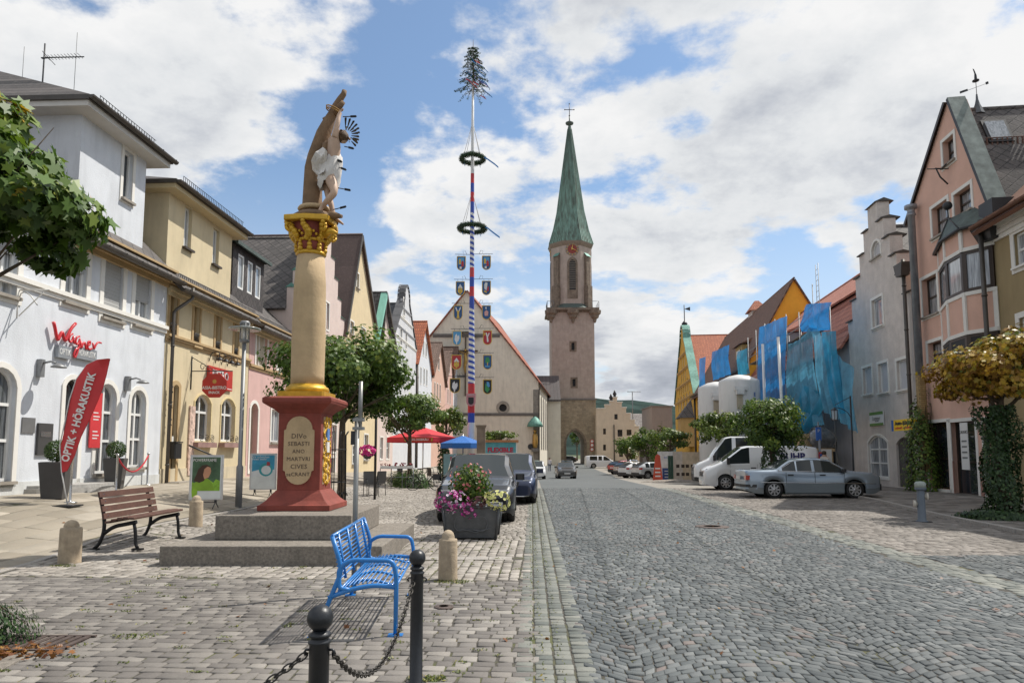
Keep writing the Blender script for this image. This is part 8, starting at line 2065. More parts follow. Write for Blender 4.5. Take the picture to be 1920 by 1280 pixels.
def blossoms(name,c,rx,ry,rz,n,size,mats_,seed):
 rg=np.random.default_rng(seed);d=rg.normal(0,1,(n,3));d[:,1]=-np.abs(d[:,1]);d /= np.linalg.norm(d,axis=1)[:,None];q=MB()
 for i in range(n):
  p_=Vector(c)+Vector((d[i,0]*rx,d[i,1]*ry,d[i,2]*rz));nr=Vector(d[i]+rg.normal(0,.35,3)).normalized();a=nr.orthogonal().normalized();b_=nr.cross(a);s_=size*rg.uniform(.75,1.2)
  cv=q._v(p_-nr*s_*.25);rim_=[];m_=mats_[i % len(mats_)];q.mat(m_[0])
  for j in range(10): u=2*PI*j/10;rr2=s_*(1 if j % 2 else .82);rim_.append(q._v(p_+a*math.cos(u)*rr2+b_*math.sin(u)*rr2))
  for j in range(10): q.face((cv,rim_[j],rim_[(j+1) % 10]),False)
  q.mat(m_[1]);q.poly([p_+nr*.004+(a*math.cos(u)+b_*math.sin(u))*s_*.30 for u in [2*PI*j/6 for j in range(6)]])
 return q.build(name,t,fixn=False)
m_pet=M('petal_magenta',(.45,.03,.26),rough=.6);m_petw=M('petal_white',(.72,.62,.70),rough=.6);m_pety=M('petal_cream',(.74,.72,.30),rough=.6);m_petg=M('petal_green',(.30,.38,.08));m_petp=M('petal_pink',(.62,.20,.20),rough=.6);m_petd=M('petal_dark',(.12,.02,.03))
blossoms('purple_petunias',(-.37,-.38,zh+.10),.34,.20,.22,120,.033,[(m_pet,m_petw),(m_petw,m_pet),(m_pet,m_petd)],1);blossoms('hanging_petunias',(-.02,-.5,zh-.05),.16,.06,.15,26,.03,[(m_pet,m_petw)],5)
blossoms('yellow_petunias',(.48,-.36,zh+.12),.26,.20,.20,95,.034,[(m_pety,m_petg)],2);blossoms('dark_foliage',(.15,-.42,zh+.08),.18,.12,.12,60,.035,[(M('leaf_bronze',(.11,.05,.05)),m_petd)],3);blossoms('pink_dahlias',(-.02,-.25,zh+.55),.40,.22,.28,34,.028,[(m_petp,m_petd)],6)
p=ground(1729,978);t=thing('hydrant','grey blue pillar hydrant with two white outlets on the right forecourt','hydrant',(p.x,p.y,H(p.x,p.y)),R(-20));t.scale=(.8,.8,1);m_hy=M('hydrant_paint',(.11,.135,.165),rough=.5,var=.15,stain=.25)
MB().mat(m_hy).lathe([(.17,-.02),(.17,.02),(.11,.05),(.105,.70),(.10,.72),(.10,.76)],20).build('column',t);MB().mat(m_hy).lathe([(.13,.74),(.155,.76),(.155,.80),(.13,.805)],20).build('collar',t);MB().mat(M('hydrant_cap',(.30,.34,.31),rough=.5)).lathe([(.15,.806),(.155,.90),(.11,.94),(.01,.95)],20).build('cap',t)
for s_,z in ((1,.60),(-1,.42)): q=MB().mat(M('outlet_white',(.50,.47,.40),rough=.6,var=.2));q.lathe([(.05,.09*s_),(.055,.14*s_),(.085,.14*s_),(.085,.19*s_),(.05,.20*s_)],14,(0,0,z),axis='x');q.build('outlet',t)
MB().mat(m_under).lathe([(.28,.004),(.27,.016)],20).build('base_plate',t)
# ================================================================ maypole
PYm=38.0;pm=atY(883,850,PYm);zg_=H(pm.x,PYm);mp_=thing('maypole','tall white and blue maypole with two fir wreaths and a treetop','maypole',(pm.x,PYm,zg_))
zpx=lambda y: atY(888,y,PYm).z-zg_
m_pole,t,b=principled('maypole_paint');tcn=t.new('ShaderNodeTexCoord');se=t.new('ShaderNodeSeparateXYZ');t.link(tcn.outputs['Object'],se.inputs[0])
ang=t.math('DIVIDE',t.math('ARCTAN2',se.outputs[1],se.outputs[0]),2*PI);st=t.math('FRACT',t.math('ADD',t.math('DIVIDE',se.outputs[2],(zpx(576)-zpx(719))/14.0),ang));stripe=t.math('GREATER_THAN',st,.5)
Wc,Bc,Rc=(.68,.68,.67),(.025,.07,.38),(.50,.03,.04)
cur=t.mix(stripe,Wc,Bc)
def band(cur,y0,y1,col):
 f=t.math('MULTIPLY',t.math('GREATER_THAN',se.outputs[2],zpx(y0)),t.math('LESS_THAN',se.outputs[2],zpx(y1)));return t.mix(f,cur,col)
for y0,y1,c in ((900,792,Wc),(792,774,Bc),(774,719,Rc),(576,556,Bc),(556,538,Rc),(538,520,Bc),(520,502,Rc),(399,379,Bc),(379,361,Rc),(361,344,Bc),(344,326,Rc),(326,150,Wc)): cur=band(cur,y0,y1,c)
cur=t.mix(t.maprange(t.noise(tcn.outputs['Object'],3,5,.7),.5,.8,0,.25),cur,(.25,.23,.2))
t.link(cur,b.inputs['Base Color']);b.inputs['Roughness'].default_value=.55
ztop=zpx(150);MB().mat(m_pole).lathe([(.20,-.3),(.185,zpx(700)),(.135,zpx(560)),(.115,zpx(400)),(.085,zpx(250)),(.06,ztop)],20).build('pole',mp_)
m_fir=leafmat('leaf_fir',[(0,(.014,.045,.026)),(.6,(.04,.09,.045)),(1,(.10,.13,.06))],.1)
rr=random.Random(2)
def wreath(z,r,name='wreath'):
 rg=np.random.default_rng(int(z*10));n=1500;u=rg.uniform(0,2*PI,n);v=rg.uniform(0,2*PI,n);q_=.15*rg.uniform(.8,1.15,n);P=np.stack([(r+q_*np.cos(v))*np.cos(u),(r+q_*np.cos(v))*np.sin(u),z+q_*np.sin(v)],1);N=np.stack([np.cos(v)*np.cos(u),np.cos(v)*np.sin(u),np.sin(v)],1)
 o=leaves(name,P,N,.13,[(0,-.5),(.12,0),(0,.5),(-.12,0)],m_fir,mp_,5)
 MB().mat(M('wreath_core',(.012,.022,.01),rough=1)).tube([(r*math.cos(a),r*math.sin(a),z) for a in [2*PI*j/28 for j in range(29)]],.115,8).build('wreath_core',o)
 q=MB().mat(M('cord',(.45,.43,.4)))
 for k in range(4): a=PI/4+k*PI/2;q.tube([(r*math.cos(a),r*math.sin(a),z+.1),(.1*math.cos(a),.1*math.sin(a),z+1.9)],.012,4)
 q.build('wreath_cord',o)
 q=MB().mat(M('ribbon_blue',(.03,.20,.50),rough=.6))
 for k in range(3):
  a=[-.4,1.0,2.6][k];p=Vector((r*math.cos(a),r*math.sin(a)-.05,z));pts=[p+Vector((.22*j+.05*rr.random(),-.02*j,-.12*j-.03*j*j*.4)) for j in range(5)] if k == 0 else [p+Vector((.03*j,0,-.1*j)) for j in range(4)]
  for a_,b_ in zip(pts,pts[1:]): q.poly([a_+Vector((0,0,.05)),b_+Vector((0,0,.05)),b_-Vector((0,0,.05)),a_-Vector((0,0,.05))])
 q.build('ribbon',o,fixn=False)
wreath(zpx(428),.72);wreath(zpx(298),.64)
rg=np.random.default_rng(8);P=[];N=[];q=MB().mat(m_bark);z0_,z1_=zpx(172),zpx(75)
q.tube([(0,0,z0_-1.2),(.02,0,z0_),(0,0,z1_)],[.065,.06,.01],8)
k=0;z=z0_+.1
while z < z1_-.35:
 f=(z-z0_)/(z1_-z0_);L_=1.0*(1-f)**.8+.08
 for j in range(5):
  a=j*2*PI/5+k*.7+rr.uniform(-.2,.2);e=Vector((math.cos(a)*L_,math.sin(a)*L_,-.28*L_+rr.uniform(-.1,.1)));q.tube([(0,0,z),(e.x*.5,e.y*.5,z+.03),(e.x,e.y,z+e.z)],[.02,.014,.006],4)
  for i in range(34): u=rr.uniform(.15,1.08);s_=rr.uniform(-.12,.12)*(1.1-u*.5);P.append((e.x*u-math.sin(a)*s_,e.y*u+math.cos(a)*s_,z+e.z*u*u+rr.uniform(-.05,.03)));N.append((rr.uniform(-.3,.3),rr.uniform(-.3,.3),1))
 z += .21;k += 1
tr_=q.build('treetop_stem',mp_);leaves('treetop',np.array(P),np.array(N,float),.15,[(0,-.5),(.13,0),(0,.5),(-.13,0)],m_fir,mp_,6)
for i in range(26):
 q=MB();q.mat(M('ribbon_blue',(.03,.20,.50)) if i % 3 else M('ribbon_red',(.55,.03,.04)));a=rr.uniform(0,2*PI);f=rr.uniform(0,.7);L_=.9*(1-f);p=Vector((math.cos(a)*L_*.8,math.sin(a)*L_*.8,z0_+f*(z1_-z0_)))
 pts=[p+Vector((.16*j+.03*math.sin(j*2+i),.02*j,-.07*j-.015*j*j)) for j in range(rr.choice((3,5)))]
 for a_,b_ in zip(pts,pts[1:]): q.poly([a_+Vector((0,0,.03)),b_+Vector((0,0,.03)),b_-Vector((0,0,.03)),a_-Vector((0,0,.03))])
 q.build('ribbon',mp_,fixn=False)
sh_b=M('shield_navy',(.015,.08,.22),rough=.45,var=.1);sh_r=M('shield_red',(.40,.02,.03),rough=.45);sh_w=M('shield_white',(.65,.66,.66),rough=.5);sh_g=M('shield_gold',(.60,.40,.06),rough=.45);sh_k=M('shield_black',(.015,.016,.018),rough=.5);sh_gr=M('shield_green',(.04,.25,.08),rough=.5);sh_t=M('shield_sky',(.08,.30,.55),rough=.5);sh_p=M('shield_rose',(.60,.32,.30),rough=.5)
def shield_pts(w_,h_,n=10): return [(-w_,h_),(w_,h_)]+[(w_*math.cos(a),-h_+w_+w_*math.sin(a)) for a in [-PI*j/n for j in range(0,n+1)]]
EMB={'town': [(sh_t,[(-.7,-.2),(.7,-.2),(.7,.9),(-.7,.9)]),(sh_g,[(-.6,-.1),(-.1,-.1),(-.1,.5),(-.35,.75),(-.6,.5)]),(sh_r,[(0,-.5),(.6,-.5),(.6,.2),(.3,.45),(0,.2)]),(sh_w,[(-.4,-.9),(.1,-.9),(.1,-.5),(-.4,-.5)])],
       'tools': [(sh_g,[(-.15,-.9),(.15,-.9),(.15,.6),(-.15,.6)]),(sh_w,[(-.6,.1),(0,.7),(.6,.1),(.35,-.1),(0,.25),(-.35,-.1)]),(sh_g,[(-.6,-.5),(-.25,-.8),(-.1,-.3),(-.45,.2)]),(sh_g,[(.6,-.5),(.25,-.8),(.1,-.3),(.45,.2)])],
       'keys': [(sh_w,[(-.7,.75),(-.5,.9),(.2,-.2),(0,-.35)]),(sh_w,[(.7,.75),(.5,.9),(-.2,-.2),(0,-.35)]),(sh_g,[(-.35,-.9),(.35,-.9),(.2,-.3),(.3,.3),(-.3,.3),(-.2,-.3)])],
       'beast': [(sh_w,[(-.6,-.2),(-.3,-.6),(.3,-.5),(.6,0),(.5,.5),(.1,.3),(-.1,.7),(-.5,.4)]),(sh_w,[(-.2,-.95),(0,-.95),(.1,-.5),(-.2,-.5)])],
       'baker': [(sh_w,[(-.5,-.1),(0,-.4),(.2,.2),(.3,.8),(-.2,.9),(-.55,.5)]),(sh_r,[(0,-.6),(.6,-.4),(.6,.3),(.25,.1)]),(sh_g,[(-.55,-.6),(.1,-.8),(.1,-.55),(-.5,-.35)])],
       'pig': [(sh_p,[(-.4,-.5),(.4,-.5),(.5,.1),(0,.4),(-.5,.1)]),(sh_w,[(-.2,.5),(.1,.6),(.0,.9),(-.3,.8)])],
       'deer': [(sh_w,[(-.1,-.7),(.3,-.6),(.15,.1),(.55,.7),(.3,.75),(.05,.3),(-.2,.8),(-.45,.7),(-.2,.1)]),(sh_g,[(-.8,.3),(-.5,.4),(-.5,.8),(-.8,.8)])],
       'tree': [(sh_gr,[(-.55,.0),(-.2,-.15),(.4,-.1),(.6,.3),(.2,.8),(-.4,.7)]),(sh_g,[(-.08,-.7),(.1,-.7),(.12,.0),(-.06,0)]),(sh_t,[(-.6,-.75),(.6,-.75),(.6,-.55),(-.6,-.5)])],
       'swirl': [(sh_gr,[(-.6,-.5),(0,-.9),(.6,-.3),(.2,-.1),(-.2,.3),(-.5,.6)]),(sh_t,[(-.2,.2),(.3,-.1),(.6,.1),(.4,.7),(-.2,.8)])]}
def shield(px_,py_,fld,emb,label,arm=True,w_=.24,h_=.40):
 p=atY(px_,py_,PYm-.1);zb_=zg_;t=thing('guild_shield',label,'shield',(p.x,PYm-.1,p.z),0,'guild shields on the maypole');s=-1 if p.x < pm.x else 1
 MB().mat(fld).prism_y(shield_pts(w_,h_),-.02,.02).build('panel',t)
 q=MB().mat(sh_g);q.ring(shield_pts(w_+.015,h_+.015),shield_pts(w_-.02,h_-.02),-.026,-.019);q.build('rim',t,fixn=False)
 for i,(m_,pts) in enumerate(EMB[emb]): q=MB().mat(m_);q._cap([(x*w_*.95,-.024-.003*i,z*h_*.92) for x,z in pts]);q.build('emblem',t,fixn=False)
 q=MB().mat(m_dark);xp=pm.x-p.x;q.tube([(xp,.08,h_+.14),(-(-s)*(w_+.12),.02,h_+.14)],.014,5);q.tube([(xp*.5,.05,h_+.14),(xp*.5+s*.08,.04,h_+.34),(xp*.5+s*.22,.04,h_+.30),(xp*.5+s*.18,.04,h_+.18)],.010,4)
 for a in (-.6,.6): q.tube([(a*w_,0,h_-.01),(a*w_,.02,h_+.14)],.008,4)
 q.build('iron_arm',t)
shield(865,494,sh_b,'town','topmost left shield on the maypole, with town houses on blue');shield(912,493,sh_b,'town','topmost right shield on the maypole, gold and red on blue')
shield(863,541,sh_b,'tools','second left shield from the top, golden tools on blue');shield(912,540,sh_b,'baker','second right shield from the top, white and red figure on blue')
shield(859,586,sh_b,'keys','third left shield from the top, crossed white tools on blue');shield(912,586,sh_b,'pig','third right shield from the top, pink pig on blue')
shield(857,634,sh_t,'beast','fourth left shield from the top, white animal on blue');shield(914,633,sh_r,'deer','fourth right shield from the top, red with white antlers')
shield(856,679,sh_r,'tools','fifth left shield from the top, red with yellow figure',w_=.27);shield(914,679,sh_b,'tree','fifth right shield from the top, green tree on blue')
shield(853,723,sh_k,'beast','lowest left shield, black with white head',w_=.28);shield(914,725,sh_k,'swirl','lowest right shield, green and blue swirl on black')
q=MB().mat(M('crest_pink',(.50,.22,.24)));q.T=Matrix.Translation((0,-.24,zpx(750)));q.prism_y(shield_pts(.26,.36),-.02,.04);cr=q.build('crest',mp_);q=MB().mat(sh_k);q.T=Matrix.Translation((0,-.27,zpx(752)));q.prism_y(shield_pts(.15,.2),-.01,.0);q.build('crest_mark',cr);text_mesh('KEMNATH',.085,sh_w,.002,parent=cr,loc=(0,-.266,zpx(750)+.27))
# ================================================================ cafe and market bits behind the cars
def parasol(name,label,px_,ypk,Y,rad,hgt_edge,mat,txt=None,rz=0):
 x,_,z0=at_depth(px_,Y);zp=atY(px_,ypk,Y).z-z0;t=thing(name,label,'parasol',(x,Y,z0),rz);n=8;q=MB().mat(mat)
 e=[(rad*math.cos(2*PI*k/n+PI/8),rad*math.sin(2*PI*k/n+PI/8)) for k in range(n)];ap_=q._v((0,0,zp));rg_=[q._v((x_,y_,zp-hgt_edge)) for x_,y_ in e];r2=[q._v((x_*1.0,y_*1.0,zp-hgt_edge-.26)) for x_,y_ in e]
 for k in range(n): q.face((ap_,rg_[k],rg_[(k+1) % n]),False);q.face((rg_[k],r2[k],r2[(k+1) % n],rg_[(k+1) % n]),False)
 c_=q.build('canopy',t,fixn=False);MB().mat(m_steelp).tube([(0,0,0),(0,0,zp+.05)],.03,8).build('pole',t)
 q=MB().mat(m_dark);[q.tube([(0,0,zp-.08),(x_,y_,zp-hgt_edge-.02)],.012,4) for x_,y_ in e];q.build('ribs',t);MB().mat(m_granite).cbox((0,0,.04),(.6,.6,.08)).build('base',t)
 if txt: q=MB().mat(M('valance_gold',(.55,.35,.05)));yy=-rad*math.cos(PI/8)-.004;q.box(-.75,.75,yy,yy+.002,zp-hgt_edge-.22,zp-hgt_edge-.04);g_=q.build('badge',c_);MB().mat(mat).box(-.68,.68,yy-.003,yy-.001,zp-hgt_edge-.21,zp-hgt_edge-.05).build('badge_field',g_);text_mesh(txt,.16,m_sw,.001,parent=c_,loc=(0,yy-.006,zp-hgt_edge-.135),bold=.003)
 return t
parasol('red_parasol','large red cafe parasol with lettered valance',793,800,38.5,2.05,.62,M('parasol_red',(.52,.02,.03),rough=.7,var=.06),'SCHLOSSBRÄU')
parasol('blue_parasol','blue market parasol left of the turquoise kiosk',868,816,36.5,1.25,.42,M('parasol_blue',(.02,.13,.42),rough=.7,var=.06))
x,Y,z0=at_depth(902,33);z1=atY(902,797,33).z-z0;o=MB().mat(m_sand).prism([(-.2,-.2),(.2,-.2),(.2,.2),(-.2,.2)],-.1,z1-.12);o.prism([(-.22,-.22),(.22,-.22),(.22,.22),(-.22,.22)],z1-.118,z1,top=[(-.26,-.26),(.26,-.26),(.26,.26),(-.26,.26)]);o=o.build('stone_pillar',loc=(x,33,z0));tag(o,'weathered square stone pillar right of the maypole foot','pillar')
xa_,Y,z0=at_depth(908,46);xb_=at_depth(968,46)[0];z1=atY(930,829,46).z-z0;w_=xb_-xa_;t=thing('kiosk','turquoise painted kiosk reading FLEXIBLE with wooden roof edge','kiosk',(xa_,46,z0));MB().mat(M('kiosk_turquoise',(.10,.36,.42),rough=.7,var=.25,scale=2)).box(0,w_,0,2.2,0,z1).build('wall',t)
MB().mat(M('kiosk_wood',(.38,.17,.07),rough=.7,var=.2)).box(-.15,w_+.15,-.2,2.3,z1+.002,z1+.16).build('roof',t);o=text_mesh('FLEXIBLE',.42,M('letter_crimson',(.42,.02,.05)),.003,parent=t,loc=(w_*.5,-.01,z1-.52),bold=.02);o.scale=(w_*.80/(max(c[0] for c in o.bound_box)-min(c[0] for c in o.bound_box)),1,1)
for k in range(2): MB().mat(m_sw).box(-.02+(w_)*k,.06+w_*k,-.03,.05,0,z1).build('corner_post',t)
x,Y,z0=at_depth(860,41);t=thing('market_stall','pale turquoise stall wall with red letters under the blue parasol','stall',(x-.9,41,z0));MB().mat(M('stall_turquoise',(.22,.42,.46),rough=.7)).box(0,1.9,0,.1,.2,1.75).build('wall',t);text_mesh('MIETER',.34,M('letter_crimson',(.42,.02,.05)),.003,parent=t,loc=(.95,-.01,1.45),bold=.015)
def cafe_chair(x,y,rz,label):
 t=thing('cafe_chair',label,'chair',(x,y,H(x,y)),rz,'dark cafe chairs');q=MB().mat(m_dark)
 for sx_ in (-.22,.22):
  MB().mat(m_dark).tube([(sx_,-.22,0),(sx_,-.2,.44),(sx_,-.2,.64)],.014,5).build('leg',t);MB().mat(m_dark).tube([(sx_,.24,0),(sx_,.2,.44),(sx_,.26,.9)],.014,5).build('leg',t);MB().mat(m_dark).tube([(sx_,-.22,.64),(sx_,.22,.64)],.016,5).build('armrest',t)
 MB().mat(m_dark).cbox((0,0,.44),(.44,.42,.02)).build('seat',t);MB().mat(m_pot).prism_x([(.20,.46),(.225,.46),(.285,.92),(.26,.92)],-.2,.2).build('backrest',t)
for px_,Y,rz,lb in ((697,25.5,.5,'dark folding cafe chair left beside the pink flower basket'),(708,26.2,-2.2,'dark cafe chair turned away beside the flower basket'),(757,36,1.2,'dark cafe chair at the left of the red parasol'),(812,39,2.2,'dark cafe chair behind the bicycle')): x,_,_z=at_depth(px_,Y);cafe_chair(x,Y,rz,lb)
x,Y,z0=at_depth(742,31.5);t=thing('flower_rail','metal rail with a box of dark red geraniums at the cafe edge','flower rail',(x-.7,Y,z0),.15);q=MB().mat(m_grey);
for k in range(4): q.tube([(k*.5,0,0),(k*.5,0,.9)],.02,5)
q.tube([(0,0,.9),(1.5,0,.9)],.02,5);q.tube([(0,0,.5),(1.5,0,.5)],.015,5);q.build('rail',t);MB().mat(m_sw).box(0,1.5,-.1,.1,.9,1.02).build('flower_box',t);blossoms('geraniums',(.75,0,1.08),.75,.14,.08,60,.04,[(M('geranium_red',(.35,.02,.04)),m_petd)],12)
x,Y,z0=at_depth(689,24.0);zz_=atY(690,845,Y).z-z0;t=thing('hanging_flowers','bright pink geranium basket on a dark post left of the cafe','flower basket',(x,Y,z0));MB().mat(m_dark).tube([(.28,0,0),(.28,0,zz_+2.2)],.045,8).build('post',t);MB().mat(m_pot).lathe([(.10,zz_-.28),(.22,zz_-.08)],12).build('basket',t);blossoms('pink_blossoms',(0,0,zz_),.30,.25,.20,130,.05,[(M('petal_hotpink',(.75,.05,.28),rough=.6),m_pet)],14)
x,Y,z0=at_depth(629,15.8);z1=atY(630,808,Y).z-z0;t=thing('iron_tree_guard','black wrought iron tree guard just right of the red pedestal','tree guard',(x,Y,z0));q=MB().mat(m_iron);rr_=.24
for k in range(9): a=2*PI*k/9;q.tube([(rr_*1.1*math.cos(a),rr_*1.1*math.sin(a),0),(rr_*math.cos(a),rr_*math.sin(a),z1-.1),(rr_*1.25*math.cos(a),rr_*1.25*math.sin(a),z1)],.011,5)
for z in (.15,z1*.45,z1*.8): q.tube([(rr_*1.03*math.cos(a),rr_*1.03*math.sin(a),z) for a in [2*PI*j/20 for j in range(21)]],.011,5)
for k in range(9): a=2*PI*k/9;q.tube([((rr_+.06*math.cos(u))*math.cos(a),(rr_+.06*math.cos(u))*math.sin(a),z1*.3+.09*math.sin(u)) for u in [j*.8 for j in range(7)]],.008,4)
q.build('bars',t)
bush('guard_bush','straggly leafy shrub at the foot of the iron tree guard',(x+.15,Y-.5,z0),.50,.42,.48,1300,.07,m_box,71,strands=26)
def bicycle(px_,Y,rz,label):
 x,_,z0=at_depth(px_,Y);t=thing('bicycle',label,'bicycle',(x,Y,z0),rz)
 for xx in (-.52,.52): wq=MB().mat(m_tyre).tube([(xx+.33*math.cos(u),0,.34+.33*math.sin(u)) for u in [2*PI*j/24 for j in range(25)]],.018,5).build('wheel',t);q=MB().mat(m_chrome);[q.tube([(xx,0,.34),(xx+.32*math.cos(u),0,.34+.32*math.sin(u))],.003,3) for u in [2*PI*j/14 for j in range(14)]];q.build('spokes',wq)
 q=MB().mat(m_dark);q.tube([(-.52,0,.34),(-.05,0,.32),(.38,0,.78),(-.15,0,.80),(-.05,0,.32)],.016,6);q.tube([(-.52,0,.34),(-.15,0,.80),(-.18,0,.92)],.014,6);q.tube([(.52,0,.34),(.36,0,.95)],.016,6);q.build('frame',t);MB().mat(m_dark).cbox((-.2,0,.95),(.24,.14,.05),bev=.02).build('saddle',t);MB().mat(m_dark).tube([(.28,-.26,1.0),(.37,-.1,1.0),(.37,.1,1.0),(.28,.26,1.0)],.014,5).build('handlebar',t)
bicycle(797,30.5,.1,'dark bicycle parked left of the black car');bicycle(806,33,.35,'second dark bicycle parked behind the first one')
def person(x,y,rz,label,top,trouser,hgt=1.70):
 t=thing('person',label,'person',(x,y,H(x,y)),rz);s=hgt/1.7;V=[(0,0,.95),(0,0,1.15),(0,0,1.35),(0,0,1.48),(0,0,1.58),(.18,0,1.38),(.23,.0,1.12),(.25,.08,.88),(.26,.1,.8),(-.18,0,1.38),(-.23,0,1.12),(-.25,-.08,.88),(-.26,-.1,.8),(.09,0,.9),(.1,.1,.5),(.1,.02,.08),(.1,.16,.03),(-.09,0,.9),(-.1,-.06,.5),(-.1,-.12,.08),(-.1,0,.03)]
 E=[(0,1),(1,2),(2,3),(3,4),(2,5),(5,6),(6,7),(7,8),(2,9),(9,10),(10,11),(11,12),(0,13),(13,14),(14,15),(15,16),(0,17),(17,18),(18,19),(19,20)]
 Rr=[.13,.12,.14,.06,.10,.055,.045,.035,.03,.055,.045,.035,.03,.09,.065,.045,.04,.09,.065,.045,.04]
 b_=skin_mesh('body',[Vector(v)*s for v in V],E,[r*s for r in Rr],top,t,1);b_.data.materials.append(trouser);b_.data.materials.append(M('skin_tone',(.45,.28,.2)))
 for p_ in b_.data.polygons: p_.material_index=1 if p_.center.z < .93*s else (2 if p_.center.z > 1.42*s or (p_.center.z < 1.0*s and abs(p_.center.x) > .2*s) else 0)
 MB().mat(M('hair_brown',(.06,.04,.025))).ball((0,-.015,1.61*s),.105*s,10).build('hair',t)
x,Y,_z=at_depth(1030.5,86);person(x,Y,PI,'person in a white top walking on the pavement beside the church',M('cloth_white',(.6,.6,.62)),M('cloth_blue',(.08,.10,.16)))
x,Y,_z=at_depth(1545,30.2);person(x,Y,2.5,'person in a pale top half hidden behind the silver sedan',M('cloth_pale',(.62,.58,.54)),M('cloth_blue',(.08,.10,.16)))
# ================================================================ right side details
hoard=[(1233,1262,846,897,(.62,.62,.60)),(1262,1280,846,897,(.50,.44,.38)),(1280,1310,847,897,(.52,.42,.30)),(1310,1345,846,896,(.48,.40,.30))]
YH=47
for i,(l,r,t_,b_,c) in enumerate(hoard):
 xa_,_,z0=at_depth(l,YH);xb_=at_depth(r,YH)[0];z1=atY(l,t_,YH).z-z0;o=thing('hoarding_board',('white board with blue lower half, left end of the site hoarding','grey notice board with papers, second in the hoarding','brown board with pictures, third in the hoarding','sand coloured board at the right end of the hoarding')[i],'hoarding',(xa_,YH+.02*i,z0),0,'boards of the building site fence')
 MB().mat(M('board_%d' % i if False else 'board_tone' + 'abcd'[i],c,rough=.7,var=.25,scale=2)).box(0,xb_-xa_-.02,0,.05,.05,z1).build('board',o)
 if i == 0: MB().mat(M('board_blue',(.04,.08,.22))).box(.3,xb_-xa_-.03,-.006,0,.1,z1*.45).build('blue_field',o);text_mesh('BAU',.16,m_blue,.002,parent=o,loc=((xb_-xa_)*.55,-.01,z1*.8));[MB().mat(m_sw).box(.45,.45+w2,-.009,-.007,z,z+.05).build('print_line',o) for z,w2 in ((.3,.5),(.5,.4),(.7,.45))]
 if i in (1,2): [MB().mat(m_dframe).box(.2+k*.35,.42+k*.35,-.006,0,z,z+.22).build('picture',o) for k in range(2) for z in (.4,.95)]
x,_,z0=at_depth(1229,45.5);t=thing('orange_banner','small orange banner stand at the left end of the hoarding','banner',(x,45.5,z0));MB().mat(M('banner_orange',(.55,.08,.04),rough=.6)).prism_y([(-.22,.05),(.45,.05),(.30,1.75),(.12,1.85),(-.02,1.7)],-.02,.02).build('banner',t);[MB().mat(m_sw).box(-.05,.3,-.026,-.022,z,z+.09).build('print_line',t) for z in (.35,.6,.85)]
x,_,z0=at_depth(1258,46.2);t=thing('green_post','dark green slatted post box in front of the hoarding','post',(x,46.2,z0));[MB().mat(M('post_green',(.02,.06,.04))).box(-.2+k*.18,-.06+k*.18,-.08,.08,0,1.75).build('slat',t) for k in range(2)]
x,_,z0=at_depth(1258,45.8);o=MB().mat(m_pale if False else M('rubble',(.25,.22,.19),rough=1,var=.4,scale=6,bump=1,bscale=8)).lathe([(1.5,-.1),(1.35,.06),(.8,.16),(.2,.2)],14,sq=(1.6,.5)).build('rubble_bed',loc=(x,45.0,z0));tag(o,'low rubble bed in front of the hoarding','rubble')
Yg=31.5
def gx(px_): return (px_-960)/1280*Yg*cT
zg0=H(gx(1570),Yg)
gt=thing('wooden_gate','brown boarded wooden gate leaf between the sandstone pier and the grey house','gate',(gx(1584),34.0,zg0));wz=2.15
for k in range(4): MB().mat(M('gate_wood',(.16,.06,.03),rough=.7,var=.25,bump=.3)).box(k*.16,k*.16+.12,0,.05,.1,wz+.15*math.sin(k)).build('plank',gt)
MB().mat(M('gate_wood',(.16,.06,.03))).box(0,.62,.05,.09,.4,.52).build('rail',gt);MB().mat(M('gate_wood',(.16,.06,.03))).box(0,.62,.05,.09,1.7,1.82).build('rail',gt)
pier=thing('gate_pier','sandstone gate pier with a grey plastic wrapped lump on top, beside the wooden gate','gate pier',(gx(1563),32.6,zg0));MB().mat(M('sandstone_pale',(.42,.30,.17),rough=.9,var=.2,bump=.4)).box(-.35,.35,-.3,.3,-.1,1.65).build('shaft',pier);MB().mat(M('sandstone_pale',(.42,.30,.17))).box(-.42,.42,-.37,.37,1.652,1.8).build('cap',pier)
rg=random.Random(6);q=MB().mat(M('plastic_wrap',(.10,.105,.11),rough=.25,var=.4,scale=5,bump=.9,bscale=7,coat=.6));n_,m2=16,9
rows_=[]
for i in range(m2+1):
 z=1.45+1.35*i/m2;r_=[.28,.42,.40,.45,.62,.66,.60,.52,.36,.1][i];rows_.append([q._v((r_*(1+rg.uniform(-.14,.14))*math.cos(2*PI*k/n_),.5*r_*(1+rg.uniform(-.14,.14))*math.sin(2*PI*k/n_),z+rg.uniform(-.05,.05))) for k in range(n_)])
for a_,b_ in zip(rows_,rows_[1:]):
 for k in range(n_): q.face((a_[k],a_[(k+1) % n_],b_[(k+1) % n_],b_[k]),True)
q.build('plastic_wrapped_figure',pier,fixn=False)
o=thing('second_gate_pier','second sandstone gate pier left of the wrapped one','gate pier',(gx(1536),33.2,zg0));MB().mat(M('sandstone_pale',(.42,.30,.17))).box(-.3,.3,-.3,.3,-.1,2.3).build('shaft',o);MB().mat(M('sandstone_pale',(.42,.30,.17))).box(-.38,.38,-.37,.37,2.302,2.5).build('cap',o)
o=thing('no_stopping_sign','round blue no stopping sign with red rim beside the gate pier','road sign',(gx(1529),31.0,zg0));MB().mat(m_grey).tube([(0,0,0),(0,0,2.2)],.03,6).build('post',o);MB().mat(m_redi).lathe([(.28,-.04),(.28,-.02)],20,(0,0,1.35),axis='y').build('rim',o);MB().mat(m_blue).lathe([(.20,-.05),(.20,-.041)],20,(0,0,1.35),axis='y').build('face',o)
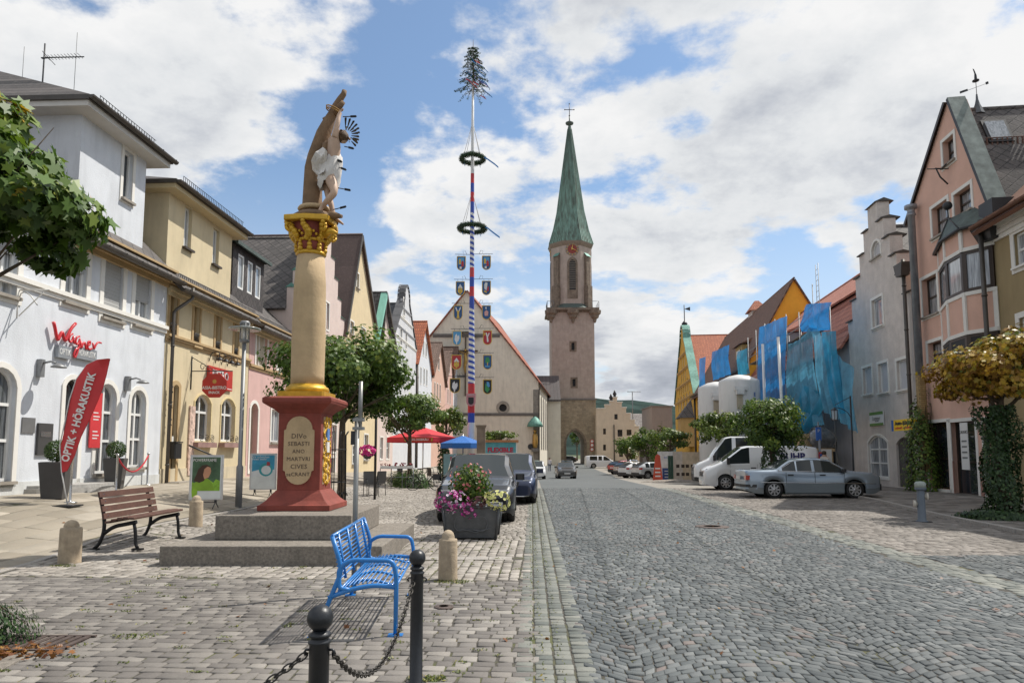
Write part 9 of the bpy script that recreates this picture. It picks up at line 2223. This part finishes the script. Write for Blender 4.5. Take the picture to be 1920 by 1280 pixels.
o=thing('notice_board','white notice with blue parking mark on a post behind the silver sedan','notice',(gx(1545),31.2,zg0));MB().mat(m_grey).tube([(-.35,0,0),(-.35,0,3.0)],.03,6).build('post',o);MB().mat(m_sw).box(-.3,.2,-.03,0,.85,1.75).build('sheet',o);MB().mat(m_ink).box(-.12,.12,-.034,-.031,.95,1.3).build('print',o);MB().mat(m_blue).box(-.48,-.24,-.04,0,2.15,2.75).build('blue_sign',o)
o=text_mesh('P',.2,m_sw,.002,parent=o,loc=(-.36,-.045,2.58))
x=gx(1599);zz_=atY(1597,742,30.6).z-zg0;t=thing('bracket_lantern','black lamp post with a lantern hanging from a curved arm before the blue nets','street lamp',((1599-960)/1280*30.6*cT,30.6,zg0));q=MB().mat(m_dark);q.lathe([(.07,0),(.06,.5),(.04,.6),(.035,zz_)],12);q.build('post',t)
q=MB().mat(m_dark);q.tube([(0,0,zz_-.05),(-.35,0,zz_-.22),(-.72,0,zz_-.42)],.014,5);q.tube(bz([(0,0,zz_-1.0),(-.15,0,zz_-.72),(-.45,0,zz_-.55),(-.74,0,zz_-.52)]),.018,6);q.build('arm',t)
q=MB().mat(m_dark);zl_=zz_-.62
q.lathe([(.03,zl_+.08),(.16,zl_),(.17,zl_-.03)],6,(-.74,0,0),smooth=False);q.lathe([(.12,zl_-.50),(.13,zl_-.46)],6,(-.74,0,0),smooth=False)
for k in range(6): a=k*PI/3;q.tube([(-.74+.15*math.cos(a),.15*math.sin(a),zl_),(-.74+.12*math.cos(a),.12*math.sin(a),zl_-.48)],.010,4)
q.build('lantern',t);MB().mat(m_gl).lathe([(.11,zl_-.46),(.135,zl_-.02)],6,(-.74,0,0),smooth=False).build('lantern_glass',t)
for k,py_ in enumerate((827,834,842)): p=atY(1110,py_,YT-.25);o=thing('road_sign',('uppermost','middle','lowest')[k]+' of three round red rimmed signs beside the tower arch','road sign',(p.x,YT-.25,p.z),0,'round signs at the tower arch');MB().mat(m_redi).lathe([(.36,-.05),(.36,0)],18,axis='y').build('rim',o);MB().mat(m_sw).lathe([(.25,-.07),(.25,-.051)],18,axis='y').build('face',o)
o=thing('shop_lettering','white shop posters and lettering on the salmon house front behind the ivy trunk','sign',HS.P(3.2,-.06,1.3),HS.rz);MB().mat(m_sw).box(0,.5,0,.02,-.4,1.3).build('poster',o);text_mesh('DRINKS',.16,m_ink,.002,parent=o,loc=(.25,-.005,.95));[MB().mat(m_greyi).box(.08,.42,-.006,-.002,z,z+.06).build('print_line',o) for z in (.0,.2,.4,.6)]
def manhole(px_,py_,r_,label,square=False,mat=None):
 p=ground(px_,py_);z=H(p.x,p.y)+.018;q=MB().mat(mat or M('manhole_iron',(.10,.075,.065),rough=.7,metal=.3,var=.3,bump=.5,bscale=30))
 if square:
  for k in range(9): q.box(-.32+k*.075,-.32+k*.075+.045,-r_*.5,r_*.5,0,.012)
  q.box(-.36,.36,-r_*.5-.03,-r_*.5,0,.014);q.box(-.36,.36,r_*.5,r_*.5+.03,0,.014)
 else: q.lathe([(r_,-.02),(r_,.004),(r_*.92,.006)],24);[q.lathe([(r_*f,.004),(r_*f*.92,.009)],24) for f in (.8,.55,.3)]
 tag(q.build('manhole_cover',loc=(p.x,p.y,z)),label,'manhole cover')
manhole(1335,988,.36,'round rusty manhole cover in the cobbled road');manhole(832,1140,.10,'small rusty cap in the plaza setts');manhole(736,995,.5,'iron grating on the right of the monument steps',True,m_iron);manhole(70,1210,.4,'rusty slotted tree grate in the lower left corner',True)
mb=MB().mat(m_step);a=ground(125,1192);b_=ground(0,1262);d=(b_-a).normalized();nrm=Vector((-d.y,d.x,0));a2=a-d*0;b2_=b_+d*1.2
lo_=[a2,b2_,b2_-nrm*.14,a2-nrm*.14];mb.prism([(p_.x,p_.y) for p_ in lo_],-.05,.022);tag(mb.build('tree_pit_kerb'),kind='structure')
rg=np.random.default_rng(77);P=[];N=[]
spots=[(ground(*p_),r_,n_) for p_,r_,n_ in (((852,1092),.26,260),((800,1275),.14,200),((118,1062),.2,160),((905,1008),.35,220),((330,1052),.15,90),((255,1195),.2,120),((1000,1010),.1,40))]
for c_,r_,n_ in spots:
 for i in range(n_): a=rg.uniform(0,2*PI);q_=r_*math.sqrt(rg.random());P.append((c_.x+q_*math.cos(a),c_.y+q_*math.sin(a)*.5,0));N.append((rg.normal()*.5,rg.normal()*.5,1))
for i in range(330):
 x=rg.uniform(-5.5,.2);y=rg.uniform(3.2,13);
 if x/y < -.8: continue
 for j in range(rg.integers(5,22)): P.append((x+rg.normal()*.035,y+rg.normal()*.012,0));N.append((rg.normal()*.5,rg.normal()*.5,1))
for y in np.arange(3,26,.035):
 for off in (.17,.33,.62):
  if rg.random() < .55: P.append((gut_l(y)+off*.5+rg.normal()*.015,y,0));N.append((rg.normal()*.6,rg.normal()*.6,1))
P=np.array(P);P[:,2]=Hn(P[:,0],P[:,1])+.012+rg.uniform(0,.012,len(P))
m_moss=leafmat('leaf_moss',[(0,(.05,.08,.02)),(.5,(.12,.15,.03)),(.8,(.24,.22,.05)),(1,(.36,.22,.05))],.1)
o=leaves('joint_weeds',P,np.array(N,float),.030,[(0,-.5),(.2,0),(0,.5),(-.2,0)],m_moss,None,9);tag(o,'moss and small weeds growing in the joints of the setts','weeds',kind='stuff')
P=[];
for i in range(170): x=rg.uniform(-9,6);y=rg.uniform(3.5,22);P.append((x,y,H(x,y)+.022))
c_=ground(45,1225)
for i in range(150): P.append((c_.x+rg.normal()*.16,c_.y+rg.normal()*.10,H(c_.x,c_.y)+.03))
o=leaves('fallen_leaves',np.array(P),np.tile([0,0,1.],(len(P),1)),.055,MAPLE,leafmat('leaf_litter',[(0,(.10,.035,.015)),(.6,(.26,.11,.03)),(1,(.38,.24,.06))],.1),None,10);tag(o,'scattered brown fallen leaves on the paving','leaves',kind='stuff')
